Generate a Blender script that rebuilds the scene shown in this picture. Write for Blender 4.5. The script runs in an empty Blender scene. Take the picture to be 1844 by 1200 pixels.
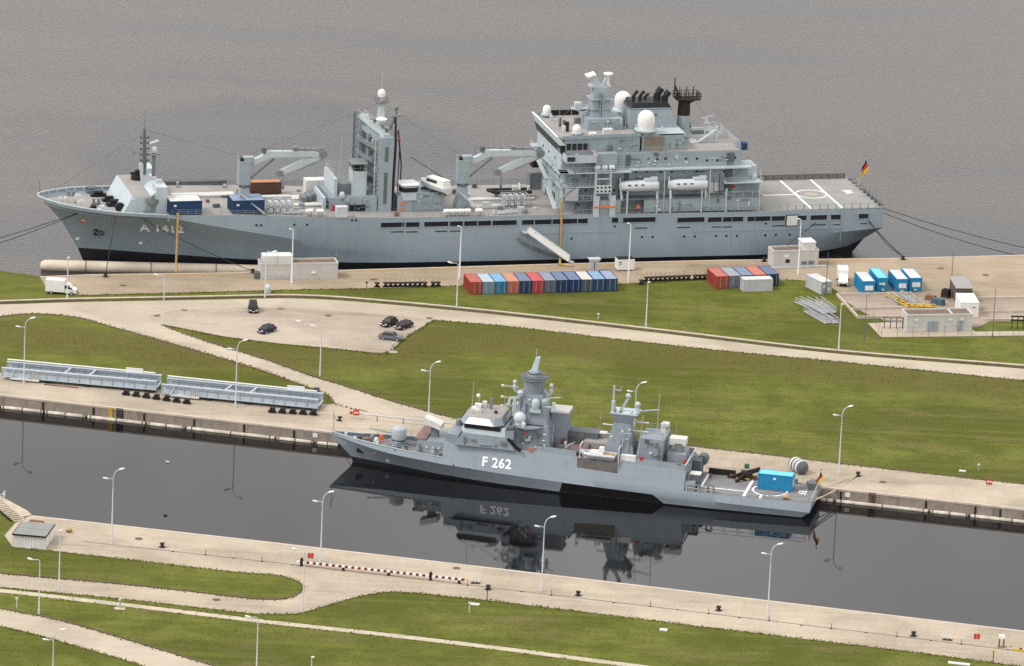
import bpy, bmesh, math, random
import numpy as np
from mathutils import Vector, Matrix
from mathutils.bvhtree import BVHTree
random.seed(7); rng = np.random.default_rng(7)
scene = bpy.context.scene
col = scene.collection
R = math.radians

# ---------------------------------------------------------------- camera
FPX, PITCH, ROLL, CAMH = 10730.26, R(16.482), R(2.5416), 329.427
IMW, IMH = 1844.0, 1200.0
cam_d = bpy.data.cameras.new('camera'); cam = bpy.data.objects.new('camera', cam_d); col.objects.link(cam)
cam_d.sensor_width = 36.0; cam_d.lens = 36.0 * FPX / IMW
cam_d.clip_start = 1.0; cam_d.clip_end = 30000.0
cam.matrix_world = Matrix.Translation((0, 0, CAMH)) @ Matrix.Rotation(R(90) - PITCH, 4, 'X') @ Matrix.Rotation(ROLL, 4, 'Z')
scene.camera = cam

# ---------------------------------------------------------------- sky, sun, exposure
SUN_EL, SUN_AZ = 50.0, -112.0        # azimuth measured from +Y (away from the camera) towards +X
world = bpy.data.worlds.new('World'); scene.world = world; world.use_nodes = True
wn, wl = world.node_tree.nodes, world.node_tree.links
wn.clear()
w_out = wn.new('ShaderNodeOutputWorld'); w_bg = wn.new('ShaderNodeBackground')
sky = wn.new('ShaderNodeTexSky'); sky.sky_type = 'NISHITA'; sky.sun_disc = False
sky.sun_elevation = R(SUN_EL); sky.sun_rotation = R(SUN_AZ); sky.air_density = 1.0; sky.dust_density = 8.0; sky.ozone_density = 1.0
w_hs = wn.new('ShaderNodeHueSaturation'); w_hs.inputs['Saturation'].default_value = 0.16
wl.new(sky.outputs[0], w_hs.inputs['Color'])
# an even layer of cloud over that sky: soft lighter and darker patches, all the way round
w_tc = wn.new('ShaderNodeTexCoord'); w_map = wn.new('ShaderNodeMapping'); w_map.inputs['Scale'].default_value = (5.0, 5.0, 9.0)
w_map.inputs['Location'].default_value = (4.1, 2.4, 0.7)
w_no = wn.new('ShaderNodeTexNoise'); w_no.inputs['Scale'].default_value = 2.1; w_no.inputs['Detail'].default_value = 5.0; w_no.inputs['Roughness'].default_value = 0.55
w_rg = wn.new('ShaderNodeMapRange'); w_rg.inputs['From Min'].default_value = 0.30; w_rg.inputs['From Max'].default_value = 0.70
w_rg.inputs['To Min'].default_value = 0.80; w_rg.inputs['To Max'].default_value = 1.20
wl.new(w_tc.outputs['Generated'], w_map.inputs['Vector']); wl.new(w_map.outputs[0], w_no.inputs['Vector']); wl.new(w_no.outputs[0], w_rg.inputs['Value'])
w_mul = wn.new('ShaderNodeMix'); w_mul.data_type = 'RGBA'; w_mul.blend_type = 'MULTIPLY'; w_mul.inputs[0].default_value = 1.0
# closed cloud cover: four fifths of the light comes from an even grey-white layer
w_cov = wn.new('ShaderNodeMix'); w_cov.data_type = 'RGBA'; w_cov.inputs[0].default_value = 0.8; w_cov.inputs[7].default_value = (11.4, 11.18, 11.0, 1)
wl.new(w_hs.outputs[0], w_cov.inputs[6]); wl.new(w_cov.outputs[2], w_mul.inputs[6]); wl.new(w_rg.outputs[0], w_mul.inputs[7])
w_bg.inputs['Strength'].default_value = 0.12
wl.new(w_mul.outputs[2], w_bg.inputs['Color']); wl.new(w_bg.outputs[0], w_out.inputs['Surface'])
sun_d = bpy.data.lights.new('sun', 'SUN'); sun_d.energy = 1.5; sun_d.angle = R(11); sun_d.color = (1.0, 0.955, 0.89)
sun = bpy.data.objects.new('sun', sun_d); col.objects.link(sun)
sd = Vector((math.sin(R(SUN_AZ)) * math.cos(R(SUN_EL)), math.cos(R(SUN_AZ)) * math.cos(R(SUN_EL)), math.sin(R(SUN_EL))))
sun.rotation_euler = sd.to_track_quat('Z', 'Y').to_euler(); sun.location = (0, 1100, 400)
vs = scene.view_settings; vs.view_transform = 'Standard'; vs.look = 'None'; vs.gamma = 1.0; vs.use_curve_mapping = False
vs.exposure = 0.17
try:
    scene.cycles.use_denoising = False; scene.cycles.max_bounces = 6; scene.cycles.glossy_bounces = 3
    scene.cycles.caustics_reflective = False; scene.cycles.caustics_refractive = False
except Exception: pass

# ---------------------------------------------------------------- photo pixel -> place
def ray(x, y):
    u, v = x - IMW / 2, y - IMH / 2; c, s = math.cos(ROLL), math.sin(ROLL); u, v = u * c + v * s, -u * s + v * c
    return (u, FPX * math.cos(PITCH) - v * math.sin(PITCH), -FPX * math.sin(PITCH) - v * math.cos(PITCH))
def W(x, y, z):
    d = ray(x, y); t = (z - CAMH) / d[2]; return (d[0] * t, d[1] * t)
def project(X, Y, Z):
    Z -= CAMH; d = Y * math.cos(PITCH) - Z * math.sin(PITCH); up = Y * math.sin(PITCH) + Z * math.cos(PITCH)
    u, v = FPX * X / d, -FPX * up / d; c, s = math.cos(ROLL), math.sin(ROLL)
    return (IMW / 2 + u * c - v * s, IMH / 2 + u * s + v * c)
class Frame:
    """a ship's own axes: x aft from the stem, y towards the far side, z up from the water"""
    def __init__(s, x, y, a): s.x, s.y, s.a = x, y, a
    def loc(s, X, Y):
        c, q = math.cos(s.a), math.sin(s.a); X -= s.x; Y -= s.y; return (X * c + Y * q, -X * q + Y * c)
    def wld(s, x, y):
        c, q = math.cos(s.a), math.sin(s.a); return (s.x + x * c - y * q, s.y + x * q + y * c)
    def d(s, px, py, z): return s.loc(*W(px, py, z))
    def s(s, px, py, yl):
        d = ray(px, py); o = s.loc(0, 0); c, q = math.cos(s.a), math.sin(s.a); dl = (d[0] * c + d[1] * q, -d[0] * q + d[1] * c)
        t = (yl - o[1]) / dl[1]; return (o[0] + dl[0] * t, CAMH + d[2] * t)
FA = Frame(-95.770, 1145.873, R(15.047)); FF = Frame(-31.918, 1028.014, R(-11.205))
QH = R(-11.6)      # heading of the inner quay

# ---------------------------------------------------------------- the lie of the land
def interp(x, pts):
    if x <= pts[0][0]: return pts[0][1]
    for (a, b), (c, d) in zip(pts, pts[1:]):
        if x <= c: return b + (d - b) * (x - a) / (c - a)
    return pts[-1][1]
def sm(t):
    t = max(0.0, min(1.0, t)); return t * t * (3 - 2 * t)
BANK = [W(*p, 2.7) for p in ((-250, 640), (0, 620), (150, 632), (300, 655), (500, 668), (700, 655), (800, 630), (950, 634), (1200, 655), (1844, 718), (2150, 750))]
WALL_PX = [(-250, 553), (0, 546), (130, 542), (300, 539), (450, 536), (520, 535), (600, 538), (700, 546), (830, 558), (1000, 576), (1200, 599), (1510, 635), (1844, 662), (2150, 690)]
FW = [W(*p, 2.9) for p in WALL_PX]
def ground_z(X, Y):
    if Y < 985 + (-0.2) * X: return 2.25
    d1 = Y - interp(X, BANK); d2 = Y - interp(X, FW)
    return 2.25 + 0.85 * sm((d1 + 6) / 12) - 0.7 * sm(d2 / 16)
def G(px, py):
    z = 2.4
    for _ in range(5):
        X, Y = W(px, py, z); z = ground_z(X, Y)
    return (X, Y, z)

# ---------------------------------------------------------------- materials
MATS = {}
def mat(name, c, rough=0.6, var=0.12, scale=0.5, spec=0.35, metal=0.0, streak=0.0, bump=0.0, dirt=None, dirtamt=0.0, plates=None):
    if name in MATS: return MATS[name]
    m = bpy.data.materials.new(name); m.use_nodes = True; nt = m.node_tree; N, L = nt.nodes, nt.links
    b = N['Principled BSDF']; b.inputs['Roughness'].default_value = rough; b.inputs['Metallic'].default_value = metal
    b.inputs['Specular IOR Level'].default_value = spec
    tc = N.new('ShaderNodeTexCoord')
    no = N.new('ShaderNodeTexNoise'); no.inputs['Scale'].default_value = scale; no.inputs['Detail'].default_value = 6.0; no.inputs['Roughness'].default_value = 0.6
    L.new(tc.outputs['Object'], no.inputs['Vector'])
    rp = N.new('ShaderNodeMapRange'); rp.inputs['From Min'].default_value = 0.3; rp.inputs['From Max'].default_value = 0.7
    rp.inputs['To Min'].default_value = 1 - var; rp.inputs['To Max'].default_value = 1 + var
    L.new(no.outputs[0], rp.inputs['Value'])
    mx = N.new('ShaderNodeMix'); mx.data_type = 'RGBA'; mx.blend_type = 'MULTIPLY'; mx.inputs[0].default_value = 1.0
    mx.inputs[6].default_value = (*c, 1); L.new(rp.outputs[0], mx.inputs[7])
    out = mx.outputs[2]
    if streak > 0:
        mp = N.new('ShaderNodeMapping'); mp.inputs['Scale'].default_value = (0.55, 0.55, 0.05); L.new(tc.outputs['Object'], mp.inputs['Vector'])
        n2 = N.new('ShaderNodeTexNoise'); n2.inputs['Scale'].default_value = 2.0; n2.inputs['Detail'].default_value = 5.0; L.new(mp.outputs[0], n2.inputs['Vector'])
        r2 = N.new('ShaderNodeMapRange'); r2.inputs['From Min'].default_value = 0.52; r2.inputs['From Max'].default_value = 0.75
        r2.inputs['To Min'].default_value = 0.0; r2.inputs['To Max'].default_value = streak; L.new(n2.outputs[0], r2.inputs['Value'])
        m2 = N.new('ShaderNodeMix'); m2.data_type = 'RGBA'; L.new(r2.outputs[0], m2.inputs[0]); L.new(out, m2.inputs[6])
        m2.inputs[7].default_value = (*(dirt or tuple(k * 0.5 for k in c)), 1); out = m2.outputs[2]
    if dirtamt > 0:
        n3 = N.new('ShaderNodeTexNoise'); n3.inputs['Scale'].default_value = scale * 0.35; n3.inputs['Detail'].default_value = 8.0; n3.inputs['Roughness'].default_value = 0.7
        L.new(tc.outputs['Object'], n3.inputs['Vector'])
        r3 = N.new('ShaderNodeMapRange'); r3.inputs['From Min'].default_value = 0.5; r3.inputs['From Max'].default_value = 0.72; r3.inputs['To Max'].default_value = dirtamt
        L.new(n3.outputs[0], r3.inputs['Value'])
        m3 = N.new('ShaderNodeMix'); m3.data_type = 'RGBA'; L.new(r3.outputs[0], m3.inputs[0]); L.new(out, m3.inputs[6])
        m3.inputs[7].default_value = (*(dirt or tuple(k * 0.55 for k in c)), 1); out = m3.outputs[2]
    if plates:
        mpp = N.new('ShaderNodeMapping'); mpp.inputs['Rotation'].default_value = (R(90), 0, 0); L.new(tc.outputs['Object'], mpp.inputs['Vector'])
        bk = N.new('ShaderNodeTexBrick'); bk.inputs['Scale'].default_value = 1.0; bk.inputs['Brick Width'].default_value, bk.inputs['Row Height'].default_value = plates
        bk.inputs['Mortar Size'].default_value = 0.035; bk.inputs['Color1'].default_value = (1, 1, 1, 1); bk.inputs['Color2'].default_value = (0.965, 0.97, 0.97, 1); bk.inputs['Mortar'].default_value = (0.87, 0.87, 0.87, 1)
        L.new(mpp.outputs[0], bk.inputs['Vector'])
        mp_ = N.new('ShaderNodeMix'); mp_.data_type = 'RGBA'; mp_.blend_type = 'MULTIPLY'; mp_.inputs[0].default_value = 1.0; L.new(out, mp_.inputs[6]); L.new(bk.outputs['Color'], mp_.inputs[7]); out = mp_.outputs[2]
    L.new(out, b.inputs['Base Color'])
    if bump > 0:
        bp = N.new('ShaderNodeBump'); bp.inputs['Strength'].default_value = bump; bp.inputs['Distance'].default_value = 0.05
        L.new(no.outputs[0], bp.inputs['Height']); L.new(bp.outputs[0], b.inputs['Normal'])
    MATS[name] = m; return m

HULL = mat('naval_grey', (0.27, 0.335, 0.385), 0.5, 0.07, 0.12, streak=0.2, dirt=(0.15, 0.17, 0.18), plates=(8.2, 2.3))
HULLF = mat('naval_grey_corvette', (0.275, 0.32, 0.365), 0.5, 0.05, 0.2, streak=0.2, dirt=(0.15, 0.16, 0.17), plates=(6.0, 1.5))
SUPER = mat('superstructure_grey', (0.285, 0.34, 0.375), 0.55, 0.08, 0.3, streak=0.3, dirt=(0.15, 0.165, 0.17), plates=(3.1, 1.6))
SUPF = mat('corvette_superstructure_grey', (0.235, 0.272, 0.31), 0.55, 0.09, 0.4, streak=0.2, plates=(2.4, 1.3))
MINT = mat('pale_grey_paint', (0.44, 0.50, 0.53), 0.5, 0.08, 0.4, streak=0.2)
DKGREY = mat('dark_grey_paint', (0.10, 0.115, 0.125), 0.6, 0.2, 0.6)
MIDGREY = mat('mid_grey_steel', (0.17, 0.19, 0.20), 0.55, 0.2, 0.6, dirtamt=0.5)
DECK = mat('deck_coating', (0.30, 0.285, 0.27), 0.85, 0.12, 0.25, dirtamt=0.5, dirt=(0.18, 0.16, 0.145), bump=0.1)
DECKF = mat('corvette_deck_coating', (0.185, 0.185, 0.19), 0.85, 0.12, 0.4, dirtamt=0.4)
REDDECK = mat('reddish_deck', (0.20, 0.13, 0.125), 0.85, 0.15, 0.6, dirtamt=0.4)
BOOT = mat('boot_topping_black', (0.009, 0.010, 0.014), 0.4, 0.3, 0.3)
BLACK = mat('black_paint', (0.012, 0.012, 0.014), 0.55, 0.3, 0.5)
SOOT = mat('sooty_dark_brown', (0.020, 0.014, 0.012), 0.8, 0.4, 0.8)
DARK = mat('dark_opening', (0.012, 0.015, 0.022), 0.3, 0.3, 0.5)
GLASS = mat('dark_glass', (0.015, 0.017, 0.022), 0.08, 0.2, 0.5, spec=0.6)
WHITE = mat('white_paint', (0.72, 0.72, 0.70), 0.5, 0.05, 0.8)
WHITED = mat('weathered_white_paint', (0.60, 0.60, 0.58), 0.6, 0.10, 0.5, streak=0.25, dirt=(0.33, 0.31, 0.28))
MARK = mat('white_marking', (0.86, 0.88, 0.90), 0.6, 0.05, 1.5)
OFFW = mat('off_white_boat', (0.52, 0.55, 0.58), 0.4, 0.05, 0.8)
YEL = mat('yellow_paint', (0.48, 0.31, 0.03), 0.5, 0.2, 1.0, dirtamt=0.4)
OCHRE = mat('ochre_hose', (0.42, 0.27, 0.09), 0.6, 0.15, 0.8)
RED = mat('red_paint', (0.50, 0.035, 0.03), 0.5, 0.1, 1.0)
ORANGE = mat('orange_paint', (0.62, 0.16, 0.06), 0.5, 0.1, 1.0)
RUST = mat('brown_rust', (0.20, 0.085, 0.05), 0.8, 0.3, 1.0)
GALV = mat('galvanised_steel', (0.46, 0.48, 0.50), 0.45, 0.15, 1.2, metal=0.2)
POST = mat('lamp_post_grey', (0.50, 0.53, 0.55), 0.5, 0.1, 1.0)
ROPE = mat('dark_rope', (0.03, 0.03, 0.035), 0.9, 0.2, 2.0)
ROPEL = mat('pale_rope', (0.55, 0.47, 0.34), 0.9, 0.2, 2.0)
RUBBER = mat('black_rubber', (0.014, 0.014, 0.015), 0.8, 0.3, 1.0)
TYRE = RUBBER
BRIDGE = mat('bridge_steel_grey', (0.42, 0.48, 0.54), 0.5, 0.08, 0.5, streak=0.2)
BLUEC = mat('deep_blue_paint', (0.015, 0.075, 0.20), 0.45, 0.15, 0.5, streak=0.15)
CYAN = mat('bright_blue_paint', (0.018, 0.225, 0.43), 0.45, 0.08, 0.5, streak=0.1)
CYTOP = mat('turquoise_paint', (0.14, 0.56, 0.62), 0.6, 0.08, 0.5, dirtamt=0.15)

# ---------------------------------------------------------------- mesh builder
class MB:
    def __init__(s): s.v, s.f = [], []
    def add(s, vs, fs):
        n = len(s.v); s.v.extend(vs); s.f.extend([tuple(i + n for i in f) for f in fs]); return s
    def box(s, x0, x1, y0, y1, z0, z1):
        v = [(x0, y0, z0), (x1, y0, z0), (x1, y1, z0), (x0, y1, z0), (x0, y0, z1), (x1, y0, z1), (x1, y1, z1), (x0, y1, z1)]
        return s.add(v, [(3, 2, 1, 0), (4, 5, 6, 7), (0, 1, 5, 4), (1, 2, 6, 5), (2, 3, 7, 6), (3, 0, 4, 7)])
    def cbox(s, cx, cy, z0, lx, ly, h, a=0.0):
        c, q = math.cos(a), math.sin(a); P = [(-lx / 2, -ly / 2), (lx / 2, -ly / 2), (lx / 2, ly / 2), (-lx / 2, ly / 2)]
        return s.prism([(cx + x * c - y * q, cy + x * q + y * c) for x, y in P], z0, z0 + h)
    def prism(s, poly, z0, z1, top=None):
        n = len(poly); top = top or poly
        v = [(x, y, z0) for x, y in poly] + [(x, y, z1) for x, y in top]
        return s.add(v, [tuple(range(n - 1, -1, -1)), tuple(range(n, 2 * n))] + [(i, (i + 1) % n, n + (i + 1) % n, n + i) for i in range(n)])
    def yprism(s, poly, y0, y1):        # outline in x,z, extruded in y
        n = len(poly); v = [(x, y0, z) for x, z in poly] + [(x, y1, z) for x, z in poly]
        return s.add(v, [tuple(range(n)), tuple(range(2 * n - 1, n - 1, -1))] + [((i + 1) % n, i, n + i, n + (i + 1) % n) for i in range(n)])
    def xprism(s, poly, x0, x1):        # outline in y,z, extruded in x
        n = len(poly); v = [(x0, y, z) for y, z in poly] + [(x1, y, z) for y, z in poly]
        return s.add(v, [tuple(range(n - 1, -1, -1)), tuple(range(n, 2 * n))] + [(i, (i + 1) % n, n + (i + 1) % n, n + i) for i in range(n)])
    def frus(s, x0, x1, y0, y1, z0, X0, X1, Y0, Y1, z1):
        return s.prism([(x0, y0), (x1, y0), (x1, y1), (x0, y1)], z0, z1, [(X0, Y0), (X1, Y0), (X1, Y1), (X0, Y1)])
    def cyl(s, p0, p1, r0, r1=None, n=10):
        r1 = r0 if r1 is None else r1; p0, p1 = Vector(p0), Vector(p1); d = (p1 - p0)
        if d.length < 1e-6: return s
        d.normalize(); a = d.orthogonal().normalized(); b = d.cross(a)
        if abs(d.z) > 0.999: a, b = Vector((1, 0, 0)), Vector((0, 1, 0)) * (1 if d.z > 0 else -1)
        v = []
        for p, r in ((p0, r0), (p1, r1)):
            for i in range(n):
                t = 2 * math.pi * i / n; v.append(tuple(p + a * (r * math.cos(t)) + b * (r * math.sin(t))))
        return s.add(v, [tuple(range(n - 1, -1, -1)), tuple(range(n, 2 * n))] + [(i, (i + 1) % n, n + (i + 1) % n, n + i) for i in range(n)])
    def bar(s, p0, p1, w, h=None):
        h = h or w; p0, p1 = Vector(p0), Vector(p1); d = (p1 - p0)
        if d.length < 1e-6: return s
        d.normalize(); up = Vector((0, 0, 1)) if abs(d.z) < 0.95 else Vector((1, 0, 0)); a = d.cross(up).normalized(); b = a.cross(d).normalized()
        v = [tuple(p + a * (sx * w / 2) + b * (sy * h / 2)) for p in (p0, p1) for sx, sy in ((-1, -1), (1, -1), (1, 1), (-1, 1))]
        return s.add(v, [(3, 2, 1, 0), (4, 5, 6, 7), (0, 1, 5, 4), (1, 2, 6, 5), (2, 3, 7, 6), (3, 0, 4, 7)])
    def path(s, pts, r, n=6):
        for a, b in zip(pts, pts[1:]): s.cyl(a, b, r, n=n)
        return s
    def lathe(s, prof, c, n=16, ax='z'):     # prof: (radius, height) from bottom to top
        v, f = [], []
        for r, h in prof:
            for i in range(n):
                t = 2 * math.pi * i / n; x, y = r * math.cos(t), r * math.sin(t)
                v.append((c[0] + x, c[1] + y, c[2] + h) if ax == 'z' else ((c[0] + h, c[1] + x, c[2] + y) if ax == 'x' else (c[0] + y, c[1] + h, c[2] + x)))
        m = len(prof)
        for j in range(m - 1):
            for i in range(n): f.append((j * n + i, j * n + (i + 1) % n, (j + 1) * n + (i + 1) % n, (j + 1) * n + i))
        f.append(tuple(range(n - 1, -1, -1))); f.append(tuple((m - 1) * n + i for i in range(n)))
        return s.add(v, f)
    def ball(s, c, r, n=16, sq=1.0):
        return s.lathe([(max(0.01, r * math.sin(math.pi * k / 10)), -r * sq * math.cos(math.pi * k / 10)) for k in range(11)], c, n)
    def dome(s, c, r, h):                    # radome: straight drum with round cap, standing on c
        return s.lathe([(r * .86, 0), (r, h * .25), (r, max(h - r, h * .3)), (r * .92, max(h - r, 0) + r * .42), (r * .7, max(h - r, 0) + r * .72), (r * .38, max(h - r, 0) + r * .93), (.02, h)], c, 18)
    def rail(s, pts, h=1.05, step=1.6, w=0.06, rows=3):
        for a, b in zip(pts, pts[1:]):
            a, b = Vector(a), Vector(b); n = max(1, round((b - a).length / step))
            for k in range(n + 1):
                p = a.lerp(b, k / n); s.bar(p, p + Vector((0, 0, h)), w)
            for k in range(rows):
                o = Vector((0, 0, h * (k + 1) / rows)); s.bar(a + o, b + o, w * .8)
        return s
    def truss(s, p0, p1, w, h, bays, t=0.08):  # open lattice beam between two points
        p0, p1 = Vector(p0), Vector(p1); d = (p1 - p0).normalized(); a = d.cross(Vector((0, 0, 1)))
        a = a.normalized() if a.length > 1e-3 else Vector((1, 0, 0)); b = a.cross(d).normalized()
        cs = [a * (i * w / 2) + b * (j * h / 2) for i, j in ((-1, -1), (1, -1), (1, 1), (-1, 1))]
        for c in cs: s.bar(p0 + c, p1 + c, t)
        for k in range(bays + 1):
            p = p0.lerp(p1, k / bays)
            for i in range(4): s.bar(p + cs[i], p + cs[(i + 1) % 4], t * .7)
            if k < bays:
                q = p0.lerp(p1, (k + 1) / bays)
                for i in range(4): s.bar(p + cs[i], q + cs[(i + 1) % 4], t * .6)
        return s
    def mesh(s, name, m, smooth=True):
        me = bpy.data.meshes.new(name); me.from_pydata([tuple(p) for p in s.v], [], s.f); me.update()
        bm = bmesh.new(); bm.from_mesh(me); bmesh.ops.recalc_face_normals(bm, faces=bm.faces); bm.to_mesh(me); bm.free()
        if smooth:
            me.shade_smooth(); me.set_sharp_from_angle(angle=R(32))
        me.materials.append(m); return me
    def build(s, name, m, parent=None, smooth=True):
        o = bpy.data.objects.new(name, s.mesh(name, m, smooth)); col.objects.link(o)
        if parent is not None: o.parent = parent
        return o
def tag(o, label=None, cat=None, group=None, kind=None):
    if label: o['label'] = label
    if cat: o['category'] = cat
    if group: o['group'] = group
    if kind: o['kind'] = kind
    return o
def thing(name, label, cat, loc=(0, 0, 0), rz=0.0, group=None):
    o = bpy.data.objects.new(name, None); col.objects.link(o); o.location = loc; o.rotation_euler = (0, 0, rz); o.empty_display_size = 0.2
    return tag(o, label, cat, group)
def copy_tree(o, parent=None):
    c = o.copy(); col.objects.link(c); c.parent = parent
    for ch in list(o.children): copy_tree(ch, c)
    return c
def reuse(o, parent, loc=None):
    c = o.copy(); col.objects.link(c); c.parent = parent
    if loc is not None: c.location = loc
    return c
def text_mesh(body, size, depth=0.02, spacing=1.0):
    cu = bpy.data.curves.new('lettering', 'FONT'); cu.body = body; cu.size = size; cu.extrude = depth; cu.resolution_u = 3
    cu.space_character = spacing; cu.offset = 0.03 * size
    o = bpy.data.objects.new('lettering', cu); col.objects.link(o)
    dg = bpy.context.evaluated_depsgraph_get(); me = bpy.data.meshes.new_from_object(o.evaluated_get(dg)); me.name = 'lettering'
    bpy.data.objects.remove(o); return me
def lettering(name, body, size, m, parent, M, depth=0.02, spacing=1.0):
    me = text_mesh(body, size, depth, spacing); me.materials.clear(); me.materials.append(m)
    o = bpy.data.objects.new(name, me); col.objects.link(o); o.parent = parent; o.matrix_local = M; return o
# ================================================================ THE SETTING
from mathutils.geometry import tessellate_polygon
def nmat(name):
    m = bpy.data.materials.new(name); m.use_nodes = True; return m, m.node_tree.nodes, m.node_tree.links, m.node_tree.nodes['Principled BSDF']
def node(N, t, **kw):
    n = N.new(t)
    for k, v in kw.items():
        if k in n.inputs: n.inputs[k].default_value = v
        else: setattr(n, k, v)
    return n
def noise(N, L, vec, scale, detail=5.0, rough=0.6, stretch=None, rot=0.0):
    if stretch:
        mp = node(N, 'ShaderNodeMapping'); mp.inputs['Scale'].default_value = stretch; mp.inputs['Rotation'].default_value = (0, 0, rot); L.new(vec, mp.inputs['Vector']); vec = mp.outputs[0]
    n = node(N, 'ShaderNodeTexNoise', Scale=scale, Detail=detail, Roughness=rough); L.new(vec, n.inputs['Vector']); return n.outputs[0]
def rng_(N, L, v, a, b, c, d):
    r = N.new('ShaderNodeMapRange'); r.inputs[1].default_value, r.inputs[2].default_value, r.inputs[3].default_value, r.inputs[4].default_value = a, b, c, d
    L.new(v, r.inputs[0]); return r.outputs[0]
def mixc(N, L, f, a, b, blend='MIX'):
    m = N.new('ShaderNodeMix'); m.data_type = 'RGBA'; m.blend_type = blend
    for i, k in ((0, f), (6, a), (7, b)):
        if isinstance(k, (int, float)): m.inputs[i].default_value = k
        elif isinstance(k, tuple): m.inputs[i].default_value = (*k, 1)
        else: L.new(k, m.inputs[i])
    return m.outputs[2]
def mth(N, L, op, a, b=0.0, c=0.0):
    m = N.new('ShaderNodeMath'); m.operation = op
    for i, k in enumerate((a, b, c)):
        if isinstance(k, (int, float)): m.inputs[i].default_value = k
        else: L.new(k, m.inputs[i])
    return m.outputs[0]

def grass_material():
    m, N, L, b = nmat('mown_grass'); g = N.new('ShaderNodeNewGeometry'); P = g.outputs['Position']
    big = noise(N, L, P, 0.03, 4); med = noise(N, L, P, 0.16, 5, 0.65); fine = noise(N, L, P, 1.6, 4, 0.75); tiny = noise(N, L, P, 5.0, 3, 0.7)
    mow = noise(N, L, P, 1.0, 3, 0.5, (0.035, 0.75, 1.0), R(11.5))
    c = mixc(N, L, rng_(N, L, med, 0.38, 0.60, 0, 1), (0.098, 0.112, 0.019), (0.160, 0.170, 0.036))
    c = mixc(N, L, rng_(N, L, big, 0.46, 0.58, 0, 0.9), c, (0.082, 0.092, 0.017))
    c = mixc(N, L, rng_(N, L, mow, 0.44, 0.64, 0, 0.38), c, (0.070, 0.084, 0.012))
    mow2 = noise(N, L, P, 1.0, 2, 0.5, (0.02, 0.42, 1.0), R(6.0))
    c = mixc(N, L, rng_(N, L, mow2, 0.54, 0.70, 0, 0.32), c, (0.190, 0.195, 0.040))
    dry = noise(N, L, P, 0.13, 7, 0.72, (0.5, 1.3, 1.0), R(9))
    c = mixc(N, L, rng_(N, L, dry, 0.52, 0.70, 0, 0.8), c, (0.172, 0.140, 0.060))
    at = N.new('ShaderNodeAttribute'); at.attribute_name = 'dry_slope'
    dn = noise(N, L, P, 0.5, 6, 0.7, (0.3, 1.2, 1.0), R(8))
    c = mixc(N, L, mth(N, L, 'MULTIPLY', at.outputs['Fac'], rng_(N, L, dn, 0.32, 0.62, 0.45, 0.95)), c, (0.118, 0.098, 0.032))
    c = mixc(N, L, rng_(N, L, fine, 0.30, 0.66, 0.5, 0.0), c, (0.058, 0.068, 0.010))
    c = mixc(N, L, rng_(N, L, tiny, 0.68, 0.80, 0, 0.5), c, (0.32, 0.30, 0.15))
    L.new(c, b.inputs['Base Color']); b.inputs['Roughness'].default_value = 0.95; b.inputs['Specular IOR Level'].default_value = 0.1
    bp = node(N, 'ShaderNodeBump', Strength=0.35, Distance=0.2); L.new(fine, bp.inputs['Height']); L.new(bp.outputs[0], b.inputs['Normal'])
    return m
def paving_material(name, c0, c1, stain, slab=None, rot=0.0, amt=0.6):
    m, N, L, b = nmat(name); g = N.new('ShaderNodeNewGeometry'); P = g.outputs['Position']
    med = noise(N, L, P, 0.13, 6, 0.65); fine = noise(N, L, P, 1.3, 5, 0.7); st = noise(N, L, P, 0.07, 8, 0.72, (0.5, 1.6, 1), rot)
    c = mixc(N, L, rng_(N, L, med, 0.3, 0.7, 0, 1), c0, c1)
    c = mixc(N, L, rng_(N, L, st, 0.50, 0.72, 0, amt), c, stain)
    c = mixc(N, L, rng_(N, L, fine, 0.35, 0.7, 0.28, 0.0), c, tuple(k * 0.55 for k in c0))
    trk = noise(N, L, P, 1.0, 3, 0.55, (0.02, 0.9, 1.0), rot)          # tyre-worn lengthwise streaks
    c = mixc(N, L, rng_(N, L, trk, 0.52, 0.70, 0, 0.35), c, stain)
    oil = noise(N, L, P, 0.45, 7, 0.75)                                # oil spots and patched places
    c = mixc(N, L, rng_(N, L, oil, 0.64, 0.74, 0, 0.65), c, tuple(k * 0.5 for k in stain))
    ptc = noise(N, L, P, 0.05, 2, 0.3)
    c = mixc(N, L, rng_(N, L, ptc, 0.50, 0.56, 0, 0.25), c, tuple(min(1, k * 1.25) for k in c1))
    if slab:
        mp = node(N, 'ShaderNodeMapping'); mp.inputs['Rotation'].default_value = (0, 0, rot); L.new(P, mp.inputs['Vector'])
        br = N.new('ShaderNodeTexBrick'); br.offset = 0.5; br.inputs['Scale'].default_value = 1.0
        br.inputs['Brick Width'].default_value, br.inputs['Row Height'].default_value = slab; br.inputs['Mortar Size'].default_value = 0.05
        br.inputs['Color1'].default_value = (1, 1, 1, 1); br.inputs['Color2'].default_value = (0.94, 0.94, 0.94, 1); br.inputs['Mortar'].default_value = (0.80, 0.78, 0.76, 1)
        L.new(mp.outputs[0], br.inputs['Vector']); c = mixc(N, L, 1.0, c, br.outputs['Color'], 'MULTIPLY')
    L.new(c, b.inputs['Base Color']); b.inputs['Roughness'].default_value = 0.9; b.inputs['Specular IOR Level'].default_value = 0.2
    bp = node(N, 'ShaderNodeBump', Strength=0.25, Distance=0.05); L.new(fine, bp.inputs['Height']); L.new(bp.outputs[0], b.inputs['Normal'])
    return m
GRASS = grass_material()
ROAD = paving_material('concrete_road', (0.40, 0.342, 0.265), (0.48, 0.418, 0.332), (0.29, 0.24, 0.18), None, R(8), 0.6)
QUAYP = paving_material('outer_quay_paving', (0.315, 0.247, 0.175), (0.40, 0.325, 0.24), (0.205, 0.157, 0.11), (5.0, 5.0), R(-14), 0.8)
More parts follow.
